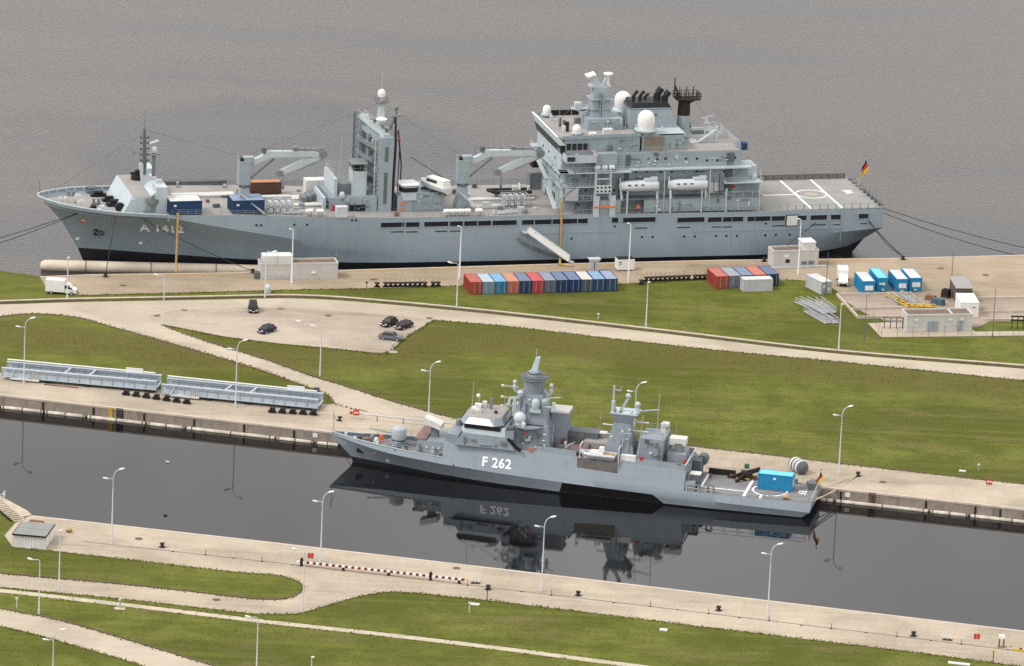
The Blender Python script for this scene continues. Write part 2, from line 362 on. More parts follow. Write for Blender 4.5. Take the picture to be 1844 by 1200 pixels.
APRON = paving_material('inner_quay_paving', (0.385, 0.322, 0.245), (0.48, 0.412, 0.325), (0.25, 0.205, 0.152), (4.5, 4.5), R(11.6), 0.75)
PARK = paving_material('car_park_paving', (0.36, 0.302, 0.24), (0.445, 0.382, 0.31), (0.185, 0.145, 0.11), None, R(8), 0.85)
YARD = paving_material('yard_paving', (0.30, 0.245, 0.20), (0.38, 0.31, 0.25), (0.19, 0.15, 0.12), (4.0, 4.0), R(-5), 0.75)
KERB = mat('kerb_concrete', (0.46, 0.40, 0.31), 0.9, 0.15, 0.5, dirtamt=0.4)
KERBD = mat('dark_kerb', (0.13, 0.085, 0.065), 0.9, 0.25, 0.6)
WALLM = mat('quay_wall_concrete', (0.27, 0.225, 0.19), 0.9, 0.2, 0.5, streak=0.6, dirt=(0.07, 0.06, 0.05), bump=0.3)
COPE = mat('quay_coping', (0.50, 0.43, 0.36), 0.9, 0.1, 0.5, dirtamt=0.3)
TIMBER = mat('weathered_timber', (0.52, 0.47, 0.40), 0.9, 0.25, 0.7, dirtamt=0.5)

def water_material(name, base, rough, calm=None, big=1.0, small=1.0):
    m, N, L, b = nmat(name); g = N.new('ShaderNodeNewGeometry'); P = g.outputs['Position']
    b.inputs['Base Color'].default_value = (*base, 1); b.inputs['Roughness'].default_value = rough; b.inputs['IOR'].default_value = 1.333
    n1 = noise(N, L, P, 1.05, 3, 0.65, (0.9, 1.0, 1.0), R(20)); n2 = noise(N, L, P, 3.0, 2, 0.6); n3 = noise(N, L, P, 0.016, 4, 0.55, (0.35, 1.5, 1.0), R(-6))
    h = mth(N, L, 'ADD', mth(N, L, 'MULTIPLY', n1, 1.0), mth(N, L, 'MULTIPLY', n2, 0.45))
    bp = node(N, 'ShaderNodeBump'); bp.inputs['Distance'].default_value = big; L.new(h, bp.inputs['Height'])
    st = rng_(N, L, n3, 0.38, 0.56, 0.45, 1.0)
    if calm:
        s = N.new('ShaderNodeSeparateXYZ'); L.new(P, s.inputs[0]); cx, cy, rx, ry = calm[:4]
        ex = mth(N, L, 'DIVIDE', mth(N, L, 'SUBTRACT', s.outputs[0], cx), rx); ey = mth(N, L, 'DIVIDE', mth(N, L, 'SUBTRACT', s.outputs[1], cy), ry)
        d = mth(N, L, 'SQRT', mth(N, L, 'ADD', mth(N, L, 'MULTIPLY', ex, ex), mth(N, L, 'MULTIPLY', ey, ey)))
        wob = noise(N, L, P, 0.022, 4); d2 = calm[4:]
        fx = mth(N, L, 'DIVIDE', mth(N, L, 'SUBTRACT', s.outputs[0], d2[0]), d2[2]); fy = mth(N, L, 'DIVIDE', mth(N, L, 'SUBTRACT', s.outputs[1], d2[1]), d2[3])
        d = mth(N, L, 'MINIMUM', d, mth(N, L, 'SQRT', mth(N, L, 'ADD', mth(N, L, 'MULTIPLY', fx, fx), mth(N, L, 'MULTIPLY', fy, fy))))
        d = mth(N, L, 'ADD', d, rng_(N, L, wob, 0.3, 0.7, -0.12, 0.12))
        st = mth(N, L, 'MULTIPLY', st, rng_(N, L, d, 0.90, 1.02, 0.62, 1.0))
        # darker reflection of the lee and the wind bands put into the base colour
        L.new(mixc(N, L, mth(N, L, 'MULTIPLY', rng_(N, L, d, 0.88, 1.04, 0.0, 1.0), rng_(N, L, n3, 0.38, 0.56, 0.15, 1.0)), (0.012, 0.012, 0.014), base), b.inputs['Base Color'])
    L.new(mth(N, L, 'MULTIPLY', st, small), bp.inputs['Strength']); L.new(bp.outputs[0], b.inputs['Normal'])
    return m
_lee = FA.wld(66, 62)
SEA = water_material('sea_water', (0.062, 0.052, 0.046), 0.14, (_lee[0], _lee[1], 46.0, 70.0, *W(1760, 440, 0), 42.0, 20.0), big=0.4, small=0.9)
DOCKW = water_material('dock_water', (0.0045, 0.0045, 0.0055), 0.015, None, big=0.006, small=0.45)

def sheet(name, pts, m, kind='structure'):
    me = bpy.data.meshes.new(name); me.from_pydata(pts, [], [tuple(range(len(pts)))]); me.update(); me.materials.append(m)
    o = bpy.data.objects.new(name, me); col.objects.link(o); return tag(o, kind=kind)
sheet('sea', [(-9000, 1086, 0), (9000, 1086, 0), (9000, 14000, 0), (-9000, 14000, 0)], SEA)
sheet('dock_water', [(-900, 700, 0), (900, 700, 0), (900, 1086, 0), (-900, 1086, 0)], DOCKW)

def smooth_path(P, k=6):
    out = []
    for i in range(len(P) - 1):
        p0 = P[max(i - 1, 0)]; p1 = P[i]; p2 = P[i + 1]; p3 = P[min(i + 2, len(P) - 1)]
        for j in range(k):
            t = j / k
            out.append(tuple(0.5 * (2 * p1[d] + (p2[d] - p0[d]) * t + (2 * p0[d] - 5 * p1[d] + 4 * p2[d] - p3[d]) * t * t + (3 * p1[d] - p0[d] - 3 * p2[d] + p3[d]) * t ** 3) for d in range(2)))
    out.append(tuple(P[-1])); return out
def draped(name, XY, m, dz=0.0, step=3.0, fixed=None, kind='structure', parent=None):
    bm = bmesh.new(); vs = [bm.verts.new((x, y, 0)) for x, y in XY]
    for tri in tessellate_polygon([[Vector((x, y, 0)) for x, y in XY]]):
        try: bm.faces.new([vs[i] for i in tri])
        except ValueError: pass
    xs = [p[0] for p in XY]; ys = [p[1] for p in XY]
    if step:
        for ax, lo, hi in ((0, max(min(xs), -140), min(max(xs), 140)), (1, max(min(ys), 985), min(max(ys), 1190))):
            k = math.ceil(lo / step) * step
            while k < hi:
                co = (k, 0, 0) if ax == 0 else (0, k, 0); no = (1, 0, 0) if ax == 0 else (0, 1, 0)
                bmesh.ops.bisect_plane(bm, geom=bm.verts[:] + bm.edges[:] + bm.faces[:], plane_co=co, plane_no=no); k += step
    bmesh.ops.recalc_face_normals(bm, faces=bm.faces)
    for v in bm.verts: v.co.z = (ground_z(v.co.x, v.co.y) if fixed is None else fixed) + dz
    me = bpy.data.meshes.new(name); bm.to_mesh(me); bm.free()
    if me.polygons and me.polygons[0].normal.z < 0: me.flip_normals()
    me.materials.append(m); me.shade_smooth()
    if m is GRASS:      # the unmown, drier slope of the bank
        at = me.attributes.new('dry_slope', 'FLOAT', 'POINT')
        at.data.foreach_set('value', [0.0 if fixed is not None else sm((v.co.y - interp(v.co.x, BANK) + 3) / 4) * (1 - sm((v.co.y - interp(v.co.x, BANK) - 12) / 5)) for v in me.vertices])
    o = bpy.data.objects.new(name, me); col.objects.link(o)
    if parent is not None: o.parent = parent
    if kind: tag(o, kind=kind)
    return o
def XYs(px): return [G(*p)[:2] for p in px]
def ribbon(name, px, w, h, m, dz=0.0, smooth=True, z=None, parent=None, side=0.0, kind=None):
    XY = XYs(px) if not smooth else smooth_path(XYs(px), 5)
    mb = MB(); n = len(XY); L_, R_ = [], []
    for i in range(n):
        a, b = XY[max(i - 1, 0)], XY[min(i + 1, n - 1)]; dx, dy = b[0] - a[0], b[1] - a[1]; l = math.hypot(dx, dy) or 1; nx, ny = -dy / l, dx / l
        L_.append((XY[i][0] + nx * (w / 2 + side), XY[i][1] + ny * (w / 2 + side))); R_.append((XY[i][0] - nx * (w / 2 - side), XY[i][1] - ny * (w / 2 - side)))
    v = []
    for l, r in zip(L_, R_):
        zl = (ground_z(*l) if z is None else z) + dz; zr = (ground_z(*r) if z is None else z) + dz; zl = zr = (zl + zr) / 2
        v += [(l[0], l[1], zl - 0.3), (l[0], l[1], zl + h), (r[0], r[1], zr + h), (r[0], r[1], zr - 0.3)]
    f = []
    for i in range(n - 1):
        for k in range(4): f.append((4 * i + k, 4 * i + (k + 1) % 4, 4 * i + 4 + (k + 1) % 4, 4 * i + 4 + k))
    f += [(0, 1, 2, 3), tuple(4 * n - 4 + k for k in (3, 2, 1, 0))]
    mb.add(v, f); o = mb.build(name, m, parent)
    if kind: tag(o, kind=kind)
    return o

# --- outlines of the two quays (photo pixels on the paving's edge)
QA_PX = [(72, 499), (165, 495), (400, 492), (620, 487), (1000, 476), (1300, 469), (1600, 466), (1844, 460), (2250, 447)]
QF_PX = [(-330, 675), (0, 712), (560, 775), (1480, 878), (1844, 918), (2250, 963)]
QN_PX = [(-10, 922), (55, 929), (460, 974), (900, 1025), (1280, 1070), (1844, 1137), (2250, 1185)]
QA, QF, QN = XYs(QA_PX), XYs(QF_PX), XYs(QN_PX)
shore = XYs([(-330, 478), (0, 488), (60, 496)])
# north land (between the open harbour and the dock), then south land
far_l = (-420, 1146); far_r = (420, 1255)
ground_n = draped('ground', [(-420, 1112), *QF[0:1], *QF[1:], (420, 930), (420, 1253)] + QA[::-1] + shore[::-1] + [(-420, 1150)], GRASS)
ground_s = draped('near_ground', [(-420, 1010)] + XYs([(-330, 890), (-60, 905)]) + QN + [(420, 905), (420, 500), (-420, 500)], GRASS, fixed=2.25, step=0)

# outer quay paving
draped('outer_quay_pavement', XYs([(90, 527), (72, 499)] + QA_PX[1:] + [(2250, 540), (1844, 560), (1700, 552)]) + XYs([(1640, 565), (1560, 560), (1540, 548), (1500, 520), (1470, 508), (1440, 505), (1390, 505), (1310, 501), (1165, 508), (1120, 512), (850, 514), (800, 516), (700, 519), (600, 521), (500, 523), (300, 528), (140, 532)]), QUAYP, dz=0.03)
# access road along the flood wall with the slip road down to the dock
up = smooth_path(XYs([(-330, 556), (0, 549), (130, 545), (300, 542), (450, 539), (520, 538), (600, 541), (700, 549), (830, 561), (1000, 579), (1200, 602), (1510, 638), (1844, 665), (2250, 700)]), 5)
lo = smooth_path(XYs([(2250, 725), (1844, 686), (1510, 652), (1300, 632), (1100, 610), (900, 587), (780, 577)]), 5)
div = smooth_path(XYs([(700, 568), (600, 560), (500, 556), (400, 556), (320, 560), (275, 569), (268, 575), (285, 584)]), 4)
slip_r = smooth_path(XYs([(300, 590), (360, 612), (430, 634), (500, 656), (600, 690), (700, 722), (800, 750), (850, 760)]), 4)
slip_l = smooth_path(XYs([(660, 742), (602, 727), (585, 709), (500, 677), (400, 645), (300, 616), (200, 588), (150, 574), (90, 566), (40, 566), (0, 570), (-330, 604)]), 5)
draped('access_road', up + lo + div + slip_r + slip_l, ROAD, dz=0.05)
draped('car_park', smooth_path(XYs([(780, 577), (700, 568), (600, 560), (500, 556), (400, 556), (320, 560), (275, 569), (268, 575), (285, 584)]), 4) + XYs([(330, 592), (400, 606), (500, 619), (600, 628), (686, 637), (705, 630), (735, 605)]), PARK, dz=0.045)
# dock-side apron (north) and near quay (south)
gl = smooth_path(XYs([(-330, 637), (0, 672), (300, 703), (560, 727), (602, 727)]), 3)
gr = smooth_path(XYs([(850, 760), (1000, 777), (1240, 804), (1400, 822), (1600, 846), (1844, 873), (2250, 918)]), 3)
draped('dock_apron', gl + XYs([(660, 742)]) + gr + QF[::-1], APRON, dz=0.04)
nq = XYs([(2250, 1246), (1844, 1201), (1739, 1188), (1665, 1177), (1463, 1153), (1280, 1131), (900, 1084), (745, 1068)])
nq2 = smooth_path(XYs([(745, 1068), (706, 1066), (680, 1069), (641, 1076), (589, 1091), (550, 1103), (524, 1106), (472, 1106), (420, 1102), (227, 1080), (0, 1058), (-330, 1024)]), 5)
nq3 = smooth_path(XYs([(-330, 1000), (0, 1034), (150, 1047), (283, 1060), (420, 1076), (459, 1080), (498, 1081), (524, 1077), (542, 1067), (545, 1054), (524, 1042), (480, 1034), (420, 1030), (150, 999), (23, 986)]), 5)
draped('near_quay_pavement', QN[1:] + nq + nq2 + nq3 + XYs([(8, 965), (28, 942)]), APRON, dz=0.04, fixed=2.25, step=0)
draped('lower_road', smooth_path(XYs([(-330, 1035), (0, 1097), (113, 1120), (227, 1153), (382, 1200), (600, 1268)]), 3) + smooth_path(XYs([(470, 1268), (260, 1200), (113, 1157), (0, 1128), (-330, 1066)]), 3), ROAD, dz=0.04, fixed=2.25, step=0)
foot = ribbon('footpath', [(-330, 1030), (0, 1064), (227, 1090), (460, 1118), (680, 1142), (900, 1168), (1130, 1198), (1500, 1245)], 1.7, 0.05, KERB, kind='structure', z=2.25)
tag(ribbon('crane_rail', [(150, 976), (311, 993.5), (527, 1017.5), (842, 1054), (1105, 1085), (1385, 1118.5), (1676, 1153.5), (1850, 1175)], 0.3, 0.055, mat('rail_groove', (.16, .125, .10), .9, .3, .8, dirtamt=.6), smooth=False, z=2.25), kind='structure')
# kerbs
for k, px in enumerate(([(0, 1095), (113, 1118), (227, 1151), (382, 1198), (560, 1254)], [(0, 1032), (150, 1045), (283, 1058), (420, 1074), (459, 1078), (498, 1079), (524, 1075), (542, 1066)],
                        [(0, 1057), (227, 1079), (420, 1101)])):
    tag(ribbon('kerb', px, 0.35 if k < 2 else 0.2, 0.11, KERBD if k < 2 else KERB), kind='structure')
tag(ribbon('kerb', [(290, 586), (360, 610), (430, 632), (500, 654), (600, 688), (700, 720), (800, 748), (850, 759), (1000, 776), (1240, 803), (1400, 821), (1600, 845), (1844, 872), (2100, 900)], 0.3, 0.11, KERBD), kind='structure')
tag(ribbon('kerb', [(-100, 577), (0, 571), (40, 567), (90, 567), (150, 575), (200, 589), (300, 617), (400, 646), (500, 678), (585, 710), (602, 727)], 0.25, 0.11, KERBD), kind='structure')
tag(ribbon('kerb', [(780, 577), (700, 568), (600, 560), (500, 556), (400, 556), (320, 560), (275, 569), (268, 575), (290, 586)], 0.22, 0.10, KERB), kind='structure')
# low flood wall along the road
fw = thing('flood_wall', 'long low concrete flood wall along the far edge of the road', 'wall')
wall_o = ribbon('wall_face', WALL_PX, 0.5, 0.36, mat('flood_wall_face', (0.17, 0.13, 0.10), 0.9, 0.2, 0.5, dirtamt=0.5), parent=fw)  # shade of the upright face put into its colour, darker than the coping
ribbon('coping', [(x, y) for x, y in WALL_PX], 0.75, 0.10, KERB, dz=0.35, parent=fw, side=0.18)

# --- quay walls
def wall_along(P, root, h_top, depth, thick, inward, m, name='wall_face'):
    mb = MB(); n = len(P); v = []
    for i in range(n):
        a, b = P[max(i - 1, 0)], P[min(i + 1, n - 1)]; dx, dy = b[0] - a[0], b[1] - a[1]; l = math.hypot(dx, dy); nx, ny = -dy / l * inward, dx / l * inward
        zt = ground_z(*P[i]) + h_top
        v += [(P[i][0], P[i][1], -depth), (P[i][0], P[i][1], zt), (P[i][0] + nx * thick, P[i][1] + ny * thick, zt), (P[i][0] + nx * thick, P[i][1] + ny * thick, -depth)]
    f = []
    for i in range(n - 1):
        for k in range(4): f.append((4 * i + k, 4 * i + 4 + k, 4 * i + 4 + (k + 1) % 4, 4 * i + (k + 1) % 4))
    f += [(0, 1, 2, 3), tuple(4 * n - 4 + k for k in (3, 2, 1, 0))]
    mb.add(v, f); return mb.build(name, m, root)
def coping(P, root, w, over, inward, m):
    mb = MB(); n = len(P); v = []
    for i in range(n):
        a, b = P[max(i - 1, 0)], P[min(i + 1, n - 1)]; dx, dy = b[0] - a[0], b[1] - a[1]; l = math.hypot(dx, dy); nx, ny = -dy / l * inward, dx / l * inward
        z = ground_z(*P[i]); o = lambda t: (P[i][0] + nx * t, P[i][1] + ny * t)
        v += [(*o(-over), z - 0.25), (*o(-over), z + 0.09), (*o(w), z + 0.09), (*o(w), z - 0.25)]
    f = []
    for i in range(n - 1):
        for k in range(4): f.append((4 * i + k, 4 * i + 4 + k, 4 * i + 4 + (k + 1) % 4, 4 * i + (k + 1) % 4))
    f += [(0, 1, 2, 3), tuple(4 * n - 4 + k for k in (3, 2, 1, 0))]
    mb.add(v, f); return mb.build('coping', m, root)
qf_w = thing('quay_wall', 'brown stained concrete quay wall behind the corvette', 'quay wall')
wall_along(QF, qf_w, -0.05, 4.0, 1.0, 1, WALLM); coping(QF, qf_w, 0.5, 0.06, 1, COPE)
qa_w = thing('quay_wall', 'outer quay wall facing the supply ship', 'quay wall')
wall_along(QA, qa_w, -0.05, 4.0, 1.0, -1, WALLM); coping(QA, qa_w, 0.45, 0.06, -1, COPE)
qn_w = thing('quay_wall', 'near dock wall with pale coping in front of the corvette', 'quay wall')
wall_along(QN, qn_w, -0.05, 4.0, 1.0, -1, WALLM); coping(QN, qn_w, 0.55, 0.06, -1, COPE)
def on_line(P, px0, px, y=None):
    pass
def qf_point(px):       # a point of the inner quay edge below photo column px
    y = interp(px, QF_PX); return W(px, y, 2.25)
qn = (math.sin(QH), -math.cos(QH))     # out of the inner quay, towards the dock
# ladder recesses and the yellow ladder
lad = MB().box(-0.17, 0.17, -0.10, 0.05, -2.1, -0.35)
lad_me = lad.mesh('ladder_recess', BLACK)
for px in (-13, 78, 169, 260, 350, 440, 530, 1515, 1572, 1668, 1757, 1802):
    p = qf_point(px); o = bpy.data.objects.new('ladder_recess', lad_me); col.objects.link(o); o.parent = qf_w; o.location = (p[0] + qn[0] * 0.0, p[1] + qn[1] * 0.0, 2.2); o.rotation_euler = (0, 0, QH)
for px, w, m in ((200, 0.34, YEL), (216, 0.6, BLACK), (1571, 0.6, KERBD)):
    p = qf_point(px); mb = MB().box(-w, -w + 0.1, -0.14, 0.0, -2.2, 0.1).box(w - 0.1, w, -0.14, 0.0, -2.2, 0.1)
    for k in range(9): mb.box(-w, w, -0.13, -0.03, -2.1 + k * 0.26, -2.0 + k * 0.26)
    if m is YEL: mb.box(-w, w, -0.2, -0.1, -1.9, 0.02)
    o = mb.build('ladder', m, qf_w); o.location = (p[0], p[1], 2.25); o.rotation_euler = (0, 0, QH)
for px in (1527, 568):
    p = qf_point(px); mb = MB().box(-0.45, 0.45, -0.12, 0.0, -1.25, -0.45); o = mb.build('white_plate', WHITE, qf_w); o.location = (p[0], p[1], 2.25); o.rotation_euler = (0, 0, QH)
# floating timber fenders
def fender(pa, pb, label):
    a, b = qf_point(pa), qf_point(pb); a = (a[0] + qn[0] * 0.55, a[1] + qn[1] * 0.55); b = (b[0] + qn[0] * 0.55, b[1] + qn[1] * 0.55)
    L_ = math.hypot(b[0] - a[0], b[1] - a[1]); t = thing('floating_fender', label, 'fender', (a[0], a[1], 0), math.atan2(b[1] - a[1], b[0] - a[0]), 'timber fenders floating along the inner quay')
    MB().lathe([(0.3, 0.12), (0.37, 0.3), (0.37, L_ - 0.4), (0.3, L_ - 0.2)], (0, 0, 0.12), 10, 'x').build('beam', TIMBER, t)
    for k in (0.06, 0.5, 0.94): MB().box(L_ * k - 0.08, L_ * k + 0.08, -0.40, 0.40, -0.2, 0.52).build('steel_band', DKGREY, t)
fl = 'pale timber beam floating along the dock wall left of the corvette bow'
for pa, pb in ((-190, -70), (-66, 2), (4, 81), (83, 157), (159, 265), (267, 336), (338, 498), (500, 568), (570, 614)): fender(pa, pb, 'weathered timber beam floating below the wall beside the bridge girders')
for pa, pb in ((1478, 1505), (1507, 1675), (1677, 1747), (1749, 1900), (1902, 2050)): fender(pa, pb, 'weathered timber beam floating below the wall past the corvette stern')
# painted yellow line along the outer quay, manhole covers
ql = XYs([(1075, 484), (1300, 475), (1390, 472)])
tag(ribbon('quay_edge_line', [(180, 497), (400, 494), (620, 489.5), (1000, 479.5), (1300, 472), (1600, 469)], 0.35, 0.065, OCHRE, smooth=False), kind='structure')
mh = MB().lathe([(0.7, 0.0), (0.7, 0.07), (0.6, 0.08)], (0, 0, 0), 12).mesh('manhole_cover', KERBD)
MH = [(282, 569, 'in the road fork'), (332, 559, 'on the road beside the car park'), (506, 556.5, 'at the top of the car park'), (591, 569, 'in the middle of the car park'), (673, 504, 'behind the black stands on the outer quay'), (773, 574, 'at the right tip of the car park'),
      (222, 515, 'near the white van on the outer quay'), (250, 971, 'near the shed on the near quay'), (822, 1024, 'beside the striped barrier on the near quay'), (390, 1081, 'in the lower slip road'), (1694, 484, 'beside the dark mast on the outer quay'), (1590, 869, 'on the apron behind the corvette stern'), (1775, 496, 'towards the end of the outer quay')]
for px, py, w in MH:
    o = bpy.data.objects.new('manhole_cover', mh); col.objects.link(o); o.location = G(px, py); tag(o, 'dark round manhole cover ' + w, 'manhole cover')

# ---- coarse tufts standing out of the turf
def inside(P, x, y):
    c = np.zeros(len(x), bool); j = len(P) - 1
    for i in range(len(P)):
        xi, yi = P[i]; xj, yj = P[j]
        hit = ((yi > y) != (yj > y)) & (x < (xj - xi) * (y - yi) / (yj - yi + 1e-12) + xi); c ^= hit; j = i
    return c
GR = [XYs([(810, 582), (900, 592), (1100, 615), (1300, 637), (1510, 657), (1844, 692), (1844, 866), (1600, 840), (1400, 816), (1240, 798), (1000, 770), (850, 754), (620, 690), (520, 660), (430, 628), (320, 592), (500, 622), (690, 641), (720, 633)]),
      XYs([(0, 576), (60, 571), (120, 574), (300, 622), (500, 684), (570, 705), (300, 690), (0, 655)]), XYs([(120, 536), (500, 526), (800, 520), (1300, 512), (1440, 508), (1520, 575), (1600, 608), (1844, 606), (1844, 655), (1510, 628), (1000, 570), (700, 541), (450, 532), (130, 538)]),
      XYs([(20, 990), (420, 1033), (520, 1046), (540, 1060), (500, 1076), (420, 1071), (0, 1030)]), XYs([(550, 1107), (700, 1070), (900, 1088), (1280, 1135), (1740, 1192), (1800, 1215), (1150, 1215), (680, 1146), (0, 1066), (0, 1060), (230, 1084)]),
      XYs([(0, 1068), (680, 1147), (1100, 1200), (1100, 1215), (440, 1215), (227, 1148), (113, 1116), (0, 1093)]), XYs([(0, 1134), (113, 1162), (250, 1205), (0, 1215)])]
def ep(px, n=4): return smooth_path(XYs(px), n)
EDGES = [(slip_r, 9), (slip_l, 9), (lo, 9), (gr, 9), (nq2, 8), (nq3, 8), (nq, 8), (ep(WALL_PX), 5), (ep([(290, 586), (330, 593), (400, 607), (500, 620), (600, 629), (686, 638), (705, 631), (735, 606), (780, 578)]), 9),
         (ep([(140, 533), (300, 529), (500, 524), (700, 520), (850, 515), (1120, 513), (1310, 502), (1440, 506), (1500, 521)]), 8), (ep([(0, 1097), (113, 1120), (227, 1153), (382, 1200)]), 8), (ep([(0, 1128), (113, 1157), (260, 1200)]), 8), (ep([(0, 1060.5), (227, 1086.5), (460, 1114.5), (680, 1138.5), (900, 1164.5), (1130, 1194.5)]), 2), (ep([(0, 1068), (227, 1094), (460, 1122), (680, 1146), (900, 1172), (1130, 1202)]), 2)]
TUFT, _N, _L, _b = nmat('coarse_grass')
_g = _N.new('ShaderNodeNewGeometry'); _n = noise(_N, _L, _g.outputs['Position'], 0.8, 3)
_c = mixc(_N, _L, rng_(_N, _L, _n, 0.35, 0.65, 0, 1), (0.130, 0.150, 0.024), (0.230, 0.225, 0.060))
_d = _N.new('ShaderNodeBsdfDiffuse'); _t = _N.new('ShaderNodeBsdfTranslucent'); _m2 = _N.new('ShaderNodeMixShader'); _m2.inputs[0].default_value = 0.5
_L.new(_c, _d.inputs[0]); _L.new(_c, _t.inputs[0]); _L.new(_d.outputs[0], _m2.inputs[1]); _L.new(_t.outputs[0], _m2.inputs[2]); _L.new(_m2.outputs[0], _N['Material Output'].inputs['Surface'])
def tufts(n):
    V, Fc = [], []
    areas = [abs(sum(P[i][0] * P[(i + 1) % len(P)][1] - P[(i + 1) % len(P)][0] * P[i][1] for i in range(len(P)))) / 2 for P in GR]
    for P, ar in zip(GR, areas):
        k = int(n * ar / sum(areas)); xs = [p[0] for p in P]; ys = [p[1] for p in P]
        x = rng.uniform(min(xs), max(xs), k * 4); y = rng.uniform(min(ys), max(ys), k * 4); ok = inside(P, x, y); x, y = x[ok][:k], y[ok][:k]
        for X, Y in zip(x, y):
            z = ground_z(X, Y); a = random.uniform(0, 6.28); r = random.uniform(0.10, 0.26); h = random.uniform(0.02, 0.09); dx, dy = r * math.cos(a), r * math.sin(a); b = len(V)
            V.extend([(X - dx, Y - dy, z - .02), (X + dx, Y + dy, z - .02), (X + dy * .4, Y - dx * .4, z + h), (X - dy, Y + dx, z - .02)])
            Fc.extend([(b, b + 1, b + 2), (b + 1, b + 3, b + 2)])
    for path, k in EDGES:
        for (x0, y0), (x1, y1) in zip(path, path[1:]):
            l = math.hypot(x1 - x0, y1 - y0)
            for _ in range(int(l * k)):
                u = random.random(); off = random.gauss(0, .28); nx, ny = -(y1 - y0) / l, (x1 - x0) / l
                X, Y = x0 + (x1 - x0) * u + nx * off, y0 + (y1 - y0) * u + ny * off
                z = ground_z(X, Y); a = random.uniform(0, 6.28); r = random.uniform(0.10, 0.30); h = random.uniform(0.10, 0.26); dx, dy = r * math.cos(a), r * math.sin(a); b = len(V)
                V.extend([(X - dx, Y - dy, z), (X + dx, Y + dy, z), (X + dy * .4, Y - dx * .4, z + h), (X - dy, Y + dx, z)]); Fc.extend([(b, b + 1, b + 2), (b + 1, b + 3, b + 2)])
    me = bpy.data.meshes.new('grass_tufts'); me.from_pydata(V, [], Fc); me.update(); me.materials.append(TUFT)
    o = bpy.data.objects.new('grass_tufts', me); col.objects.link(o); tag(o, 'coarse tufts in the mown grass', 'grass', kind='stuff')
tufts(26000)
# ================================================================ SUPPLY SHIP
def put(FR, o):
    o.location = (FR.x, FR.y, 0); o.rotation_euler = (0, 0, FR.a); return o
A_ = put(FA, thing('supply_ship', 'long grey naval supply ship numbered A 1412 moored at the outer quay', 'ship'))
def on_ship(FR, name, label, cat, x, y, z, rz=0.0, group=None):
    X, Y = FR.wld(x, y); return thing(name, label, cat, (X, Y, z), FR.a + rz, group)
def lerpf(t): return lambda x: interp(x, t)
zg = lerpf([(0, 14.7), (4, 14.2), (9, 13.85), (15, 13.4), (24, 13.05), (38, 12.75), (45, 12.4), (62, 11.7), (70, 11.35), (104, 11.1), (147, 10.65), (174, 10.5)])
hbd = lerpf([(0, 0.25), (1, 2.3), (2.5, 4.0), (5, 6.0), (8, 7.7), (12, 9.2), (17, 10.3), (24, 11.3), (34, 11.85), (45, 12), (150, 12), (162, 11.9), (174, 11.5)])
zk = lerpf([(0, 14.0), (10, 13.2), (24, 12.5), (40, 9.4), (55, 6.6), (68, 4.2), (80, 3.6), (135, 3.6), (150, 4.6), (162, 5.6), (174, 6.4)])
zb = lerpf([(7, 3.6), (36, 2.65), (63, 2.05), (95, 1.8), (150, 1.45), (160, 1.2), (168, 1.6), (174, 3.0)])
hbw = lerpf([(9, 0.15), (15, 1.6), (25, 4.2), (40, 8.0), (55, 10.6), (70, 11.8), (82, 12), (145, 12), (152, 11.5), (158, 10.6), (165, 8.8), (170, 6.6), (174, 4.4)])
def loft(levels, nt, x_end):
    """levels: (x_start, z(x), half_breadth(x), x_end); returns rows of points"""
    rows = []
    for xs, zf, hf, xe in levels:
        row = []
        for i in range(nt + 1):
            t = i / nt; t = t ** 1.25; x = xs + (xe - xs) * t; row.append((x, hf(x), zf(x)))
        rows.append(row)
    return rows
def shell(rows, close_stern=True):
    mb = MB(); n = len(rows[0]); v = []; f = []
    for sgn in (-1, 1):
        base = len(v)
        for r in rows: v += [(x, sgn * y, z) for x, y, z in r]
        for j in range(len(rows) - 1):
            for i in range(n - 1):
                a = base + j * n + i; f.append((a, a + 1, a + n + 1, a + n) if sgn < 0 else (a, a + n, a + n + 1, a + 1))
    k = len(rows) * n
    if close_stern:
        for j in range(len(rows) - 1):
            f.append((j * n + n - 1, k + j * n + n - 1, k + (j + 1) * n + n - 1, (j + 1) * n + n - 1))
    for j in range(len(rows) - 1): f.append((j * n, (j + 1) * n, k + (j + 1) * n, k + j * n))
    mb.add(v, f); return mb
mixf = lambda f, g, t: (lambda x: f(x) * (1 - t) + g(x) * t)
stem = lambda z: 0.744 * (14.7 - z)
L0 = (0.0, zg, hbd, 173.6); L1 = (0.9, lambda x: min(zk(x), zg(x) - 0.6), hbd, 173.9)
Lm1 = (4.4, mixf(zk, zb, .35), lambda x: hbd(x) * .46 + hbw(x) * .54 if x < 75 else (hbd(x) * .62 + hbw(x) * .38), 173.7)
Lm2 = (6.6, mixf(zk, zb, .7), lambda x: hbd(x) * .14 + hbw(x) * .86 if x < 75 else (hbd(x) * .3 + hbw(x) * .7), 173.2)
L3 = (8.4, zb, hbw, 171.8); L4 = (10.6, lambda x: -1.5, lambda x: hbw(x) * 0.97, 167.5)
_hs = shell(loft([L0, L1, Lm1, Lm2, L3], 110, 0)); _hs.build('hull', HULL, A_)
def hull_probe(mb):
    t = BVHTree.FromPolygons([Vector(p) for p in mb.v], mb.f)
    def hy(x, z):
        h = t.ray_cast(Vector((x, -40, z)), Vector((0, 1, 0)))
        return -h[0].y if h[0] is not None else 0.0
    return hy
hull_y = hull_probe(_hs)
shell(loft([L3, L4], 110, 0)).build('boot_topping', BOOT, A_)
